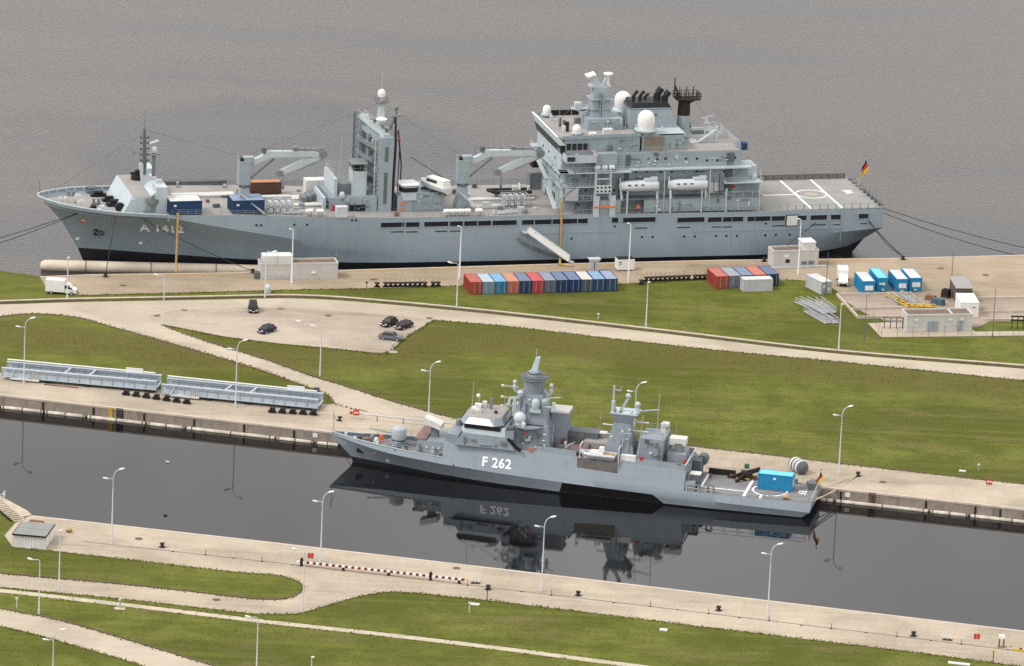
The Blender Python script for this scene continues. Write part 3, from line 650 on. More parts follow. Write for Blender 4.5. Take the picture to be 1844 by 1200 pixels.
def deck_sheet(mb, x0, x1, inset, drop, n=40, zf=None):
    v = []
    for i in range(n + 1):
        x = x0 + (x1 - x0) * i / n; h = max(hbd(x) - inset, 0.05); z = (zf(x) if zf else zg(x) - drop); v += [(x, -h, z), (x, h, z)]
    return mb.add(v, [(2 * i, 2 * i + 2, 2 * i + 3, 2 * i + 1) for i in range(n)])
deck_sheet(MB(), 1.2, 24.5, 0.12, 1.15).build('forecastle_deck', DECK, A_)
deck_sheet(MB(), 24.5, 173.5, 0.02, 0.04, 80).build('main_deck', DECK, A_)
MB().box(24.3, 24.7, -11.2, 11.2, 11.7, 13.0).build('deck_step', HULL, A_)
# bulwark ribs along the far side of the forecastle and a pale gunwale rail
for k, x in enumerate((3, 5, 7, 9, 11, 13, 15, 17)):
    h = hbd(x); MB().bar((x, h - 0.15, zg(x) - 1.1), (x, h - 0.15, zg(x) - 0.05), 0.28, 0.3).build('bulwark_rib', MINT, A_)
gr_ = MB(); pp = [(x, hbd(x), zg(x)) for x in (0.05, .5, 1, 1.8, 2.5, 3.5, 5, 6.5, 8, 10, 12, 14.5, 17, 20, 24)]
for sg in (-1, 1):
    for a, b in zip(pp, pp[1:]): gr_.bar((a[0], sg * a[1], a[2]), (b[0], sg * b[1], b[2]), 0.32, 0.22)
gr_.build('gunwale_rail', MINT, A_)
# hull number and emblem, each lying on the flared plating
def hull_glyph(body, px, py_top, py_bot, name, parent, m, fr=FA, hy=None, spacing=1.05, prouder=0.05, skew=0.0, k=0.67):
    hy = hy or hull_y
    y = 11.0
    for _ in range(6):
        x, z1 = fr.s(px, py_top, -y); x, z0 = fr.s(px, py_bot, -y); y = (hy(x, z0) + hy(x, z1)) / 2
    size = (z1 - z0) / k
    me = text_mesh(body, size, 0.01, spacing); me.materials.clear(); me.materials.append(m)
    bm = bmesh.new(); bm.from_mesh(me); bmesh.ops.triangulate(bm, faces=bm.faces)
    for _ in range(3):
        ed = [e for e in bm.edges if e.calc_length() > .35]
        if ed: bmesh.ops.subdivide_edges(bm, edges=ed, cuts=1)
    bmesh.ops.triangulate(bm, faces=bm.faces); bm.to_mesh(me); bm.free()
    for v in me.vertices:      # wrap the letters onto the plating
        lx, lz, d = x + v.co.x, z0 + v.co.y, v.co.z; lx += skew * (hy(lx, (z0 + z1) / 2) - hy(lx, lz)); v.co = (lx, -(hy(lx, lz) + prouder + d), lz)
    bm = bmesh.new(); bm.from_mesh(me); bm.verts.ensure_lookup_table(); seen = set()
    for v0 in bm.verts:          # each character is a piece of its own
        if v0.index in seen: continue
        st, comp = [v0], set()
        while st:
            v = st.pop()
            if v.index in comp: continue
            comp.add(v.index); st.extend(e.other_vert(v) for e in v.link_edges)
        seen |= comp; ids = {i: k_ for k_, i in enumerate(sorted(comp))}
        mb = MB(); mb.v = [tuple(bm.verts[i].co) for i in sorted(comp)]; mb.f = [tuple(ids[v.index] for v in f.verts) for f in bm.faces if f.verts[0].index in comp]
        mb.build('hull_character', m, parent, False)
    bm.free()
hull_glyph('A 1412', 252, 402.5, 418.5, 'hull_number', A_, MARK, skew=0.3)
def hull_disc(parent, px, py, r, m, name, fr=FA, hy=None, n=12, sx=1.0, out=0.03):
    hy = hy or hull_y; y = 11.0
    for _ in range(6): x, z = fr.s(px, py, -y); y = hy(x, z)
    v = [(x, -(hy(x, z) + out), z)] + [(x + sx * r * math.cos(2 * math.pi * i / n), -(hy(x + sx * r * math.cos(2 * math.pi * i / n), z + r * math.sin(2 * math.pi * i / n)) + out), z + r * math.sin(2 * math.pi * i / n)) for i in range(n)]
    return MB().add(v, [(0, 1 + i, 1 + (i + 1) % n) for i in range(n)]).build(name, m, parent)
hull_disc(A_, 150, 397.5, 0.62, RED, 'emblem_rim'); hull_disc(A_, 150, 397.5, 0.45, MARK, 'emblem', out=0.05); hull_disc(A_, 150, 397.5, 0.22, OCHRE, 'emblem_centre', out=0.07)
hull_disc(A_, 253, 438, 0.3, MARK, 'thruster_mark', sx=1.3); hull_disc(A_, 140, 430, 0.35, MARK, 'bulb_mark', sx=1.4)
# anchor in its pocket
x, z = FA.s(181, 422, -5.0); yy = hull_y(x, z)
an = MB().box(x - 0.9, x + 0.9, -yy - 0.3, -yy + 0.6, z - 0.75, z + 0.75).build('anchor_pocket', BLACK, A_)
MB().box(x - 0.15, x + 0.15, -yy - 0.55, -yy - 0.2, z - 0.5, z + 0.7).bar((x - 1.0, -yy - 0.45, z + 0.35), (x, -yy - 0.5, z - 0.55), 0.3).bar((x + 1.0, -yy - 0.45, z + 0.35), (x, -yy - 0.5, z - 0.55), 0.3).build('anchor', DKGREY, A_)
# row of openings below the main deck
otop = lerpf([(686, 401.5), (930, 396.8), (1000, 395), (1110, 392.5), (1240, 392.3), (1400, 389.5), (1560, 386)])
for a, b in ((686, 728), (731, 755), (764, 807), (810, 833), (836, 859), (861, 884), (887, 930), (940, 961), (963, 993), (995, 1039), (1041, 1058), (1102, 1113), (1122, 1180), (1220, 1268), (1275, 1299), (1302, 1338), (1346, 1387), (1390, 1413), (1436, 1452), (1460, 1489), (1491, 1514), (1541, 1564)):
    x0, z1 = FA.s(a, otop(a), -12); x1, z0 = FA.s(b, otop(b) + 8.7, -12); z0 = FA.s(a, otop(a) + 8.7, -12)[1]
    yo = hbd((x0 + x1) / 2)
    o = MB().box(x0, x1, -yo - 0.02, -yo + 0.3, z0, z1).build('hull_opening', DARK, A_)
    MB().box(x0 - 0.12, x1 + 0.12, -yo - 0.10, -yo, z1, z1 + 0.12).box(x0 - 0.12, x1 + 0.12, -yo - 0.10, -yo, z0 - 0.12, z0).box(x0 - 0.12, x0, -yo - 0.095, -yo, z0, z1).box(x1, x1 + 0.12, -yo - 0.095, -yo, z0, z1).build('rim', HULL, o)
x0, z1 = FA.s(1417, 389, -12); x1, z0 = FA.s(1435, 405.5, -12); MB().box(x0 - .2, x1 + .2, -12.06, -11.8, z0 - .2, z1 + .2).build('side_port', DARK, A_); MB().box(x0, x1, -12.3, -12.0, z0, z1).build('side_port_door', WHITED, A_)
ph_me = MB().cyl((0, -0.05, 0), (0, 0.2, 0), 0.24, n=10).mesh('porthole', DARK)
def porthole(px, py, y, parent=None):
    x, z = FA.s(px, py, y); o = bpy.data.objects.new('porthole', ph_me); col.objects.link(o); o.parent = parent or A_; o.location = (x, y, z)
for px, py in ((1156, 427), (1175, 427), (1232, 426), (1251, 426), (1289, 425), (1308, 425), (1327, 425), (1378, 424), (1397, 423), (1422, 423), (1029, 430), (1107, 408), (1379, 403), (634, 397), (641, 397), (553, 405), (530, 405), (470, 406), (462, 406)): porthole(px, py, -12)
for a, b, py in ((1143, 1166, 411), (1219, 1242, 410), (1282, 1298, 409), (1301, 1318, 409), (1390, 1413, 407), (1461, 1487, 405.5), (1490, 1513, 405.5), (1540, 1562, 404), (704, 727, 418), (731, 752, 418), (784, 805, 417), (810, 831, 416.5)):
    x0, z = FA.s(a, py, -12); x1 = FA.s(b, py, -12)[0]; yo = hbd(x1); MB().box(x0, x1, -yo - 0.05, -yo + .1, z - 0.12, z + 0.08).build('scupper_slot', DARK, A_)
# rubbing strakes / plate edges
for a, b, ya, yb in ((1246, 1560, 417, 409.5), (938, 1108, 421, 417)):
    x0, z0 = FA.s(a, ya, -12); x1, z1 = FA.s(b, yb, -12); MB().bar((x0, -12.0, z0), (min(x1, 165), -12.0, z1), 0.14, 0.14).build('strake', HULL, A_)
for px in (722, 605, 885 + 470, 1314, 1511):
    x, z0 = FA.s(px, 470, -12); MB().box(x - 0.05, x + 0.05, -12.035, -11.9, 3.8, zg(x) - 0.2).build('plate_seam', SUPER, A_)
# the shaped sponson in the hull side by the gangway
x0, z0 = FA.s(930, 430, -12); spon = MB()
sp = [FA.s(*p, -12) for p in ((932, 428), (937, 434), (950, 442), (970, 450), (995, 457), (1012, 460))]
for (a, c), (b, d) in zip(sp, sp[1:]): spon.bar((a, -12.15, c), (b, -12.15, d), 0.5, 0.55)
spon.build('side_sponson', MIDGREY, A_)

# ---------------- railings round the main deck
for sg in (-1, 1):
    pts = [(x, sg * (hbd(x) - 0.12), zg(x)) for x in (25, 35, 45, 55, 62, 70, 80, 90, 104)]
    MB().rail(pts, 1.05, 1.7, 0.05).build('railing', SUPER if sg < 0 else DKGREY, A_)
for sg in (-1, 1):
    pts = [(x, sg * (hbd(x) - 0.12), zg(x)) for x in (108, 120, 135, 147)]
    MB().rail(pts, 1.05, 1.7, 0.05).build('railing', SUPER, A_)
# a closed dark bulwark strip on the far side of the hold deck
MB().box(26, 41, 11.3, 11.7, 12.2, 13.6).build('far_bulwark', DKGREY, A_)

# ---------------- forecastle gear
zf_ = 12.3
def fd(px, py, z=12.6): return FA.d(px, py, z)
for px, py in ((141, 361), (147, 371)):
    x, y = fd(px, py + 5); o = MB().lathe([(0.55, -0.5), (0.95, -0.5), (0.95, -0.4), (0.6, -0.35), (0.6, 0.35), (0.95, 0.4), (0.95, 0.5), (0.55, 0.5)], (x, y, 13.5), 14, 'y').build('mooring_winch', WHITED, A_)
    MB().box(x - 0.8, x + 0.8, y - 0.7, y + 0.7, 12.4, 13.0).build('winch_bed', MIDGREY, o)
for px, py in ((104, 352), (113, 366), (173, 368), (128, 354)):
    x, y = fd(px, py); o = MB().box(x - 0.9, x + 0.9, y - 0.4, y + 0.4, 12.5, 12.85).build('bollard_base', MIDGREY, A_)
    for k in (-0.5, 0.5): MB().lathe([(0.28, 0), (0.28, 0.8), (0.36, 0.82), (0.36, 0.95)], (x + k, y, 12.8), 10).build('bollard', WHITED if px == 113 else MIDGREY, o)
for px, py, lx, ly, h, m in ((177, 352, 3.2, 1.0, 1.0, BLACK), (196, 360, 2.8, 1.2, 0.9, BLACK), (207, 368, 3.4, 1.3, 1.1, BLACK), (168, 376, 2.0, 0.8, 0.8, BLACK), (183, 378, 1.6, 1.3, 1.0, OFFW), (164, 346, 2.4, 1.6, 1.3, MIDGREY), (246, 380, 1.2, 1.0, 1.3, BLACK)):
    x, y = fd(px, py); MB().cbox(x, y, 12.35, lx, ly, h * .6, 0.2).cyl((x - lx * .3, y, 12.4 + h * .8), (x + lx * .3, y, 12.4 + h * .8), h * .38).build('windlass', m, A_)
x, y = fd(216, 380); MB().lathe([(1.0, -0.4), (1.0, 0.4)], (x, y, 13.3), 14, 'y').build('rope_reel', BLACK, A_)
MB().cyl((0.6, 0, 14.0), (0.4, 0, 17.6), 0.06).build('jack_staff', RUST, A_)
# forward house: sloping breakwater block with masts
fh = bpy.data.objects.new('forward_house', None)
X0, X1 = 18.3, 24.2
fwd = MB().yprism([(15.6, 12.2), (24.3, 12.2), (24.3, 17.2), (22.6, 17.2), (21.4, 16.1), (17.6, 16.1)], -8.4, 8.4).build('forward_house', MINT, A_)
MB().box(17.8, 21.3, -8.1, 8.1, 16.1, 16.2).build('house_top', DECK, fwd)
MB().box(22.3, 24.5, -9.4, -5.0, 12.2, 18.2).build('side_wing', MINT, fwd); MB().box(22.3, 24.5, 5.0, 9.4, 12.2, 18.2).build('side_wing', MINT, fwd)
x, y = FA.d(268, 330, 16.3); MB().cbox(x, y, 16.2, 2.6, 2.2, 1.7).build('deck_locker', WHITED, fwd)
x, z = FA.s(275, 362, -9.2); MB().lathe([(1.2, 0), (1.25, 0.12), (1.25, 0.9), (1.2, 0.9), (1.2, 0.2)], (x, -9.0, 14.9), 14).cyl((x, -9, 15), (x, -9, 16.5), 0.3).build('gun_tub', MIDGREY, fwd)
x, y = FA.d(248, 322, 16.3); MB().lathe([(1.4, 0), (1.4, 0.9), (1.1, 0.9)], (x, y, 16.2), 12).bar((x - 1.6, y, 17.4), (x + 1.4, y, 17.9), 0.35).bar((x, y - 1, 17.3), (x, y + 1.2, 17.6), 0.5).box(x - .5, x + .6, y - .6, y + .6, 17.0, 18.1).build('light_gun', SOOT, fwd)
fm = MB().yprism([(21.0, 16.1), (23.6, 16.1), (21.6, 20.6), (20.6, 20.6)], -0.35, 0.35).build('mast_fin', MINT, fwd)
MB().yprism([(22.4, 16.1), (24.2, 16.1), (24.0, 18.9), (22.9, 18.9)], -6.2, -5.4).build('mast_fin', MINT, fwd)
fmast = MB().cyl((21.6, 0, 18.5), (21.4, 0, 27.8), 0.5, 0.26).build('foremast', DKGREY, A_)
mm = MB()
for z in (21.2, 22.4, 23.6, 24.8, 25.9): mm.box(20.7, 22.3, -0.06, 0.06, z, z + 0.1).box(20.6, 20.85, -0.12, 0.12, z, z + 0.3).box(22.1, 22.4, -.12, .12, z, z + .25)
mm.build('light_bracket', SOOT, fmast)
MB().cyl((21.4, 0, 27.8), (21.5, 0, 32.0), 0.06, 0.03).build('whip_antenna', DKGREY, fmast)
MB().bar((19.2, -0.6, 23.0), (21.5, 0, 23.4), 0.14).bar((19.2, -.6, 22.6), (19.2, -.6, 23.6), 0.3).build('yard', MIDGREY, fmast)
m2 = MB().cyl((23.6, 0.6, 17), (23.6, 0.6, 22.6), 0.42, 0.34).lathe([(0.5, 0), (1.2, 0.1), (1.2, 0.3), (0.5, 0.3)], (23.6, 0.6, 22.3), 12).build('radar_post', MIDGREY, A_)
MB().dome((23.6, 0.6, 22.7), 0.55, 1.3).build('radome', WHITED, m2); MB().bar((22.6, .6, 24.6), (24.4, .6, 25.2), 0.3).build('searchlight', WHITE, m2)

# ---------------- things lashed on deck
def box20(parent, L_, W_, H_, m, top, corr=True, label_panel=None):
    """a shipping container, long axis x, standing on z=0 with its corner at the origin"""
    b = MB().box(0.06, L_ - 0.06, 0.06, W_ - 0.06, 0.12, H_ - 0.05).build('body', m, parent)
    if corr:
        mb = MB(); n = int(L_ / 0.42)
        for k in range(n):
            x = 0.3 + (L_ - 0.6) * k / (n - 1); mb.box(x - 0.07, x + 0.07, 0.015, W_ - 0.015, 0.25, H_ - 0.2)
        n = int(W_ / 0.42)
        for k in range(n):
            y = 0.3 + (W_ - 0.6) * k / (n - 1); mb.box(0.015, 0.3, y - 0.07, y + 0.07, 0.25, H_ - 0.2)
        o = mb.build('corrugation', m, parent); o['kind'] = 'stuff'
    fr = MB()
    for x in (0, L_ - 0.14):
        for y in (0, W_ - 0.14): fr.box(x, x + 0.14, y, y + 0.14, 0.0, H_)
    for x0, x1, y0, y1 in ((0.14, L_ - 0.14, 0, 0.12), (0.14, L_ - 0.14, W_ - 0.12, W_), (0, 0.12, 0.14, W_ - 0.14), (L_ - 0.12, L_, 0.14, W_ - 0.14)):
        fr.box(x0, x1, y0, y1, 0.02, 0.18).box(x0, x1, y0, y1, H_ - 0.14, H_ - 0.005)
    o = fr.build('frame', m, parent); o['kind'] = 'stuff'
    MB().box(0.15, L_ - 0.15, 0.13, W_ - 0.13, H_ - 0.06, H_ - 0.02).build('roof', top, parent)
    return b
def doors(parent, x, W_, H_, m):
    for k in (0, 1):
        y0 = 0.16 + k * (W_ / 2 - 0.14); d = MB().box(x, x + 0.05, y0, y0 + W_ / 2 - 0.2, 0.2, H_ - 0.16).build('door', m, parent)
        MB().cyl((x + 0.09, y0 + 0.35, 0.25), (x + 0.09, y0 + 0.35, H_ - 0.2), 0.035, n=6).build('locking_bar', GALV, d); MB().cyl((x + 0.09, y0 + 0.75, 0.25), (x + 0.09, y0 + 0.75, H_ - 0.2), 0.035, n=6).build('locking_bar', GALV, d)
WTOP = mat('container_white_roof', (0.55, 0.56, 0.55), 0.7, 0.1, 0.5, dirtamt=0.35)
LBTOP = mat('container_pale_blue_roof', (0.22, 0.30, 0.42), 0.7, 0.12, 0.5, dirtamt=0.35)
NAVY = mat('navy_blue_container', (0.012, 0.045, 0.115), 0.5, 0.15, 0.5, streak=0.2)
def deck_z(x): return zg(x)
for (pa, pya, pb, label, top) in ((305, 388, 366, 'dark blue container with white roof lashed beside the forward house', WTOP), (418, 387, 481, 'dark blue container with pale blue roof beside the forward crane', LBTOP)):
    x, y = FA.d(pa, pya, zg(28 if pa < 400 else 40)); t = on_ship(FA, 'shipping_container', label, 'container', x, y, zg(x) + 0.02)
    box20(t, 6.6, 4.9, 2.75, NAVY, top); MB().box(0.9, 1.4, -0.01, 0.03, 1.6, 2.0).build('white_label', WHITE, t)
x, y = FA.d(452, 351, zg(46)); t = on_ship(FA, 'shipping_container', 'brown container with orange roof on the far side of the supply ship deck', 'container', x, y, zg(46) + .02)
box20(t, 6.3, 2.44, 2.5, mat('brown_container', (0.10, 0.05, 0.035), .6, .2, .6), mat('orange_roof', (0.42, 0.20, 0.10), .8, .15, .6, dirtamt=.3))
# grey hatch covers
for px0, px1, py0, py1 in ((312, 418, 355, 364), (430, 520, 356, 362), (520, 600, 352, 361), (500, 600, 367, 374), (845, 960, 349, 356), (850, 905, 363, 369)):
    x0, y0 = FA.d(px0, py1, 12.0); x1, y1 = FA.d(px1, py0, 12.0); z = zg((x0 + x1) / 2)
    hc = MB().box(x0, x1, y0, min(y0 + (y1 - y0), 11), z, z + 0.35).build('hatch_cover', mat('pale_hatch', (0.55, 0.54, 0.52), .8, .10, .4, dirtamt=.3), A_)
# canister racks
def rack(px, py, nx, nz, label, z, white=True):
    x, y = FA.d(px, py, z); t = on_ship(FA, 'cylinder_rack', label, 'rack', x, y, z + 0.02)
    W_, D_, H_ = nx * 1.3, 2.2, nz * 1.25; fr = MB()
    for i in range(nx + 1):
        for yy in (0, D_): fr.box(i * 1.3 - .06, i * 1.3 + .06, yy - .06, yy + .06, 0, H_)
    for k in range(nz + 1):
        for yy in (0, D_): fr.box(-.06, W_ + .06, yy - .05, yy + .05, k * 1.25 - .05, k * 1.25 + .06)
        for i in range(nx + 1): fr.box(i * 1.3 - .05, i * 1.3 + .05, 0, D_, k * 1.25 - .05, k * 1.25 + .05)
    fr.build('frame', GALV, t)
    me = MB().lathe([(.35, 0), (.5, .12), (.5, D_ - .4), (.35, D_ - .25)], (0, 0, 0), 12, 'y').mesh('cylinder', OFFW)
    for i in range(nx):
        for k in range(nz):
            o = bpy.data.objects.new('cylinder', me); col.objects.link(o); o.parent = t; o.location = (i * 1.3 + .65, .1, k * 1.25 + .62)
rack(483, 386, 4, 2, 'open steel rack of white cylinders beside the pale blue roofed container', zg(46))
rack(906, 374, 4, 2, 'open steel rack of white cylinders in front of the ship bridge', zg(95))
# folded pallets and pipes
for px, py, lab in ((487, 386, ''), (868, 377, '')):
    x, y = FA.d(px + 18, py, 12); mb = MB()
    for k in range(5): mb.bar((x + k * .5, y - 1.4, zg(x) + .3), (x + 4.5 + k * .4, y + .4 - k * .3, zg(x) + .5), .12)
    for k in range(4): mb.bar((x + k * 1.2, y - 1.6, zg(x) + .2), (x + k * 1.2 + .5, y + .8, zg(x) + .25), .14)
    mb.build('folded_davit', OFFW, A_)
# life-raft canisters on the rail
def canister(px, py, label):
    x, z = FA.s(px, py, -11.2); t = on_ship(FA, 'life_raft_canister', label, 'life raft', x, -11.2, zg(x), 0, 'white raft canisters along the supply ship rail')
    MB().lathe([(.3, -.75), (.48, -.65), (.5, -.05), (.53, -.05), (.53, .05), (.5, .05), (.48, .65), (.3, .75)], (0, 0, .95), 14, 'x').build('shell', WHITE, t)
    MB().box(-.5, -.4, -.4, .4, 0, .7).build('cradle', GALV, t); MB().box(.4, .5, -.4, .4, 0, .7).build('cradle', GALV, t)
for px in (805, 817, 829, 841): canister(px, 386, 'white life raft canister in the row of four below the aft crane')
canister(862, 386, 'single white life raft canister aft of the row of four')
for px in (557, 576): canister(px, 388, 'white life raft canister beside the grey bin amidships')
x, z = FA.s(614, 391, -11.4); t = on_ship(FA, 'deck_bin', 'pale grey square bin on the rail amidships', 'bin', x, -11.6, zg(x))
MB().frus(-1.1, 1.1, -.7, .7, 0, -1.15, 1.15, -.75, .75, 2.1).build('body', OFFW, t); MB().box(-1.2, 1.2, -.8, .8, 2.1, 2.2).build('lid', OFFW, t)

# ---------------- deck cranes
def crane(px, py, tag_x):
    x, y = FA.d(px, py, zg(tag_x)); z = zg(tag_x) + .02
    cr = MB().prism([(x - 1.45, y - 1.45), (x + 1.45, y - 1.45), (x + 1.45, y + 1.45), (x - 1.45, y + 1.45)], z, z + 1.5).prism([(x - 1.25, y - 1.25), (x + 1.25, y - 1.25), (x + 1.25, y + 1.25), (x - 1.25, y + 1.25)], z + 1.5, z + 5.0, [(x - .85, y - .85), (x + .85, y - .85), (x + .85, y + .85), (x - .85, y + .85)]).build('crane', SUPER, A_)
    MB().lathe([(1.1, 0), (1.2, .1), (1.2, .5), (1.1, .6)], (x, y, z + 5.0), 16).build('slewing_ring', DKGREY, cr)
    MB().box(x - 1.3, x + 1.1, y - 1.0, y + 1.0, z + 5.6, z + 10.4).box(x - .3, x + 1.7, y - .8, y + .8, z + 9.4, z + 11.2).build('tower', SUPER, cr)
    MB().box(x - 1.0, x + .8, y - .7, y + .7, z + 10.4, z + 10.9).build('machinery', SOOT, cr)
    MB().yprism([(x + .2, z + 10.4), (x + 2.6, z + 11.0), (x + 5.0, z + 12.3), (x + 12.5, z + 12.1), (x + 15.2, z + 11.6), (x + 15.2, z + 10.9), (x + 12.2, z + 11.0), (x + 5.2, z + 11.0), (x + 2.8, z + 9.9), (x + 1.4, z + 9.4)], y - .55, y + .55).build('boom', MINT, cr)
    MB().box(x + 9.8, x + 16.2, y - .32, y + .32, z + 12.42, z + 12.62).build('hoist_beam', MIDGREY, cr); MB().box(x + 3.4, x + 4.2, y - .6, y + .6, z + 12.0, z + 13.0).build('winch', DKGREY, cr); MB().box(x + 9.8, x + 10.6, y - .5, y + .5, z + 12.0, z + 13.0).build('winch', MIDGREY, cr)
    for k in (2.2, 4.9, 7.4, 12.0): MB().bar((x + k, y - .3, z + 11.6), (x + k + .2, y - .3, z + 13.2), .09).build('lamp_stalk', MIDGREY, cr)
    MB().cyl((x + 4.4, y, z + 12.7), (x + 15.6, y, z + 12.0), .05).build('hoist_wire', DKGREY, cr)
    MB().lathe([(.85, -.75), (.85, .75)], (x + 15.9, y, z + 11.4), 14, 'y').build('boom_head', MIDGREY, cr)
    MB().yprism([(x + 15.9, z + 11.5), (x + 15.6, z + 10.4), (x + 7.4, z + 7.2), (x + 7.2, z + 8.2), (x + 11.0, z + 10.0)], y - .45, y + .45).build('jib', MINT, cr)
    MB().cyl((x + 15.8, y - .6, z + 10.5), (x + 10.5, y - .6, z + 8.2), .16).build('jib_ram', MIDGREY, cr)
    MB().lathe([(.7, -.5), (.7, .5)], (x + 7.2, y, z + 7.6), 12, 'y').build('jib_head', MIDGREY, cr)
    MB().cyl((x + 1.2, y, z + 6.6), (x + 6.0, y, z + 10.6), .2).build('luffing_ram', MIDGREY, cr)
    MB().cyl((x + 8.0, y, z + 7.4), (x + 8.0, y, z + 4.8), .05).box(x + 7.8, x + 8.2, y - .2, y + .2, z + 4.3, z + 4.9).build('hook_block', DKGREY, cr)
    MB().bar((x - 1.0, y - 1.5, z + 4.0), (x + 3.6, y - 3.6, z + .3), .7, .12).build('ladder', GALV, cr)
    MB().rail([(x - 1.2, y - 1, z + 10.4), (x - 1.2, y + 1, z + 10.4)], .9, 1, .05, 2).build('railing', GALV, cr)
    return cr
crane(438, 380, 41.0); crane(831, 377, 86.0)

# ---------------- replenishment mast amidships
rm = MB()
zM = 11.3
rp = MB().box(68.2, 70.9, -7.2, -5.2, zM, 26.7).build('replenishment_mast', SUPER, A_)
for z0, z1 in ((13.0, 19.5), (21.8, 24.8)):
    MB().box(69.2, 69.9, -7.24, -7.1, z0, z1).build('mast_slot', DKGREY, rp)
MB().box(66.6, 68.2, 5.0, 7.0, zM, 27.6).build('far_leg', SUPER, rp)
MB().bar((69.4, -5.4, 25.4), (67.6, 5.2, 25.8), 1.0, .9).build('cross_beam', SUPER, rp)
MB().bar((69.6, -6.6, 26.9), (67.2, 6.6, 27.9), 1.3, .7).build('top_girder', MINT, rp)
for k in range(13):
    q = k / 12; x, y = 69.3 - 1.9 * q, -5.0 + 9.8 * q; MB().cyl((x, y, zM), (x, y, 25.6), (.26, .13, .2)[k % 3], n=7).build('guide_rail', (DKGREY, SUPER, MIDGREY, DKGREY)[k % 4], rp)
for z in (14.4, 17.4, 20.4, 23.4):
    MB().bar((68.9, -5.0, z - .1), (66.9, 5.0, z - .1), 1.5, .14).build('platform', MIDGREY, rp); MB().rail([(66.2, 4.8, z), (68.0, -5.2, z)], 1.0, 1.3, .06, 3).build('platform_rail', GALV, rp)
for k, z in enumerate((12.2, 13.1, 14.9, 16.1, 17.9, 19.0, 20.8, 22.0, 23.9, 24.8)): MB().cbox(68.4 - .3 * (k % 4), -4.6 + 1.3 * (k % 5), z, .8, .8, .85).build('winch_block', (MIDGREY, DKGREY, MINT)[k % 3], rp)
MB().truss((66.3, 6.0, zM), (66.3, 6.0, 28.6), 1.0, 1.0, 13, .12).build('ladder_tower', DKGREY, rp); MB().truss((67.8, -5.9, zM), (67.8, -5.9, 26.2), .6, .6, 16, .09).build('ladder_tower', GALV, rp)
MB().rail([(66.6, 6.6, 28.2), (69.0, -6.6, 27.2)], 1.0, 1.2, .07, 3).build('girder_rail', GALV, rp); MB().rail([(67.8, 6.6, 28.2), (70.2, -6.6, 27.2)], 1.0, 1.2, .07, 3).build('girder_rail', GALV, rp)
for k in range(6): MB().cbox(69.9 - .35 * k, -5.2 + 2.0 * k, 27.5, .7, .6, .7 + .3 * (k % 2)).build('sheave_block', (DKGREY, MIDGREY, WHITED)[k % 3], rp)
tm = MB().prism([(69.0, -.8), (70.7, -.8), (70.7, .8), (69.0, .8)], 27.4, 32.4, [(69.4, -.4), (70.2, -.4), (70.2, .4), (69.4, .4)]).build('topmast', MINT, A_)
MB().box(68.6, 71.0, -1.0, 1.0, 32.2, 32.4).rail([(68.6, -1, 32.4), (71.0, -1, 32.4), (71.0, 1, 32.4), (68.6, 1, 32.4), (68.6, -1, 32.4)], .9, .8, .07, 2).build('crow_platform', MIDGREY, tm)
x, z = FA.s(687, 167, 0); MB().dome((69.8, 0, 33.4), .8, 1.6).cyl((69.8, 0, 32.4), (69.8, 0, 33.5), .25).build('radome', WHITE, tm)
MB().cyl((69.9, .7, 32.4), (70.0, .7, 38.2), .05).build('whip_antenna', GALV, tm)
MB().lathe([(.6, 0), (1.2, .8), (.3, 1.2)], (69.6, -1.6, 28.4), 12).build('satellite_dish', WHITE, tm)
ph = MB().bar((70.4, -3.6, 26.4), (71.7, -4.8, 30.8), .45).build('outrigger', MIDGREY, rp); MB().lathe([(.3, 0), (.9, .2), (.9, .5), (.3, .5)], (71.8, -4.8, 30.4), 10).cyl((71.8, -4.8, 30.7), (71.8, -4.8, 31.8), .2).ball((71.8, -4.8, 32.3), .5).build('sensor_head', MIDGREY, ph)
hz = MB()
for k in range(5):
    pts = [(71.15 + .14 * k, -6.9 + .5 * k, zM + .3), (71.2 + .16 * k, -6.8 + .5 * k, 18.0), (71.6 + .12 * k, -6.0 + .4 * k, 25.0), (71.6 + .04 * k, -5.2 + .2 * k, 30.2)]
    hz.path(pts, .22, 7)
o = hz.build('fuel_hose', BLACK, rp); o['kind'] = 'stuff'
MB().path([(73.4, -3.6, zM), (73.6, -3.4, 20), (72.6, -3.8, 27.4)], .14).path([(73.0, -3.2, zM), (73.2, -3.2, 24)], .1).build('signal_halyard', ROPE, rp)
for p in ((72.0, -4.8, 27.0), (72.8, -4.2, 25.4), (72.7, -4.6, 14.2)): MB().ball(p, .34, 10).build('hose_coupling', RED, rp)
MB().bar((70.2, -3.0, 27.2), (71.6, -3.6, 28.4), 1.0, .3).build('hose_saddle', WHITE, rp)
# houses left and right of the mast
dh = MB().box(58.4, 68.0, -7.0, 4.5, zM, 14.4).build('winch_house', SUPER, A_)
MB().box(63.2, 66.0, -5.6, -1.6, 14.4, 19.4).build('winch_tower', MINT, dh); MB().box(63.6, 65.4, -5.0, -2.0, 19.4, 20.4).build('winch_cover', SOOT, dh)
MB().rail([(63.2, -5.6, 19.4), (66, -5.6, 19.4), (66, -1.6, 19.4), (63.2, -1.6, 19.4), (63.2, -5.6, 19.4)], 1.4, 1.4, .08, 2).box(62.8, 66.2, -5.8, -1.2, 20.9, 21.05).build('tower_canopy', MIDGREY, dh)
MB().box(59.4, 60.0, -5.5, 4.0, 14.4, 18.0).box(57.2, 57.7, -5.8, 3.5, zM, 14.2).build('splinter_shield', MINT, dh)
MB().box(60.1, 63.1, -4.2, 3.0, 14.4, 16.6).build('deck_locker', MIDGREY, dh); MB().rail([(59.5, -4, 18), (59.5, 4, 18), (63, 4, 18)], 1.2, 1.4, .07, 2).build('railing', GALV, dh)
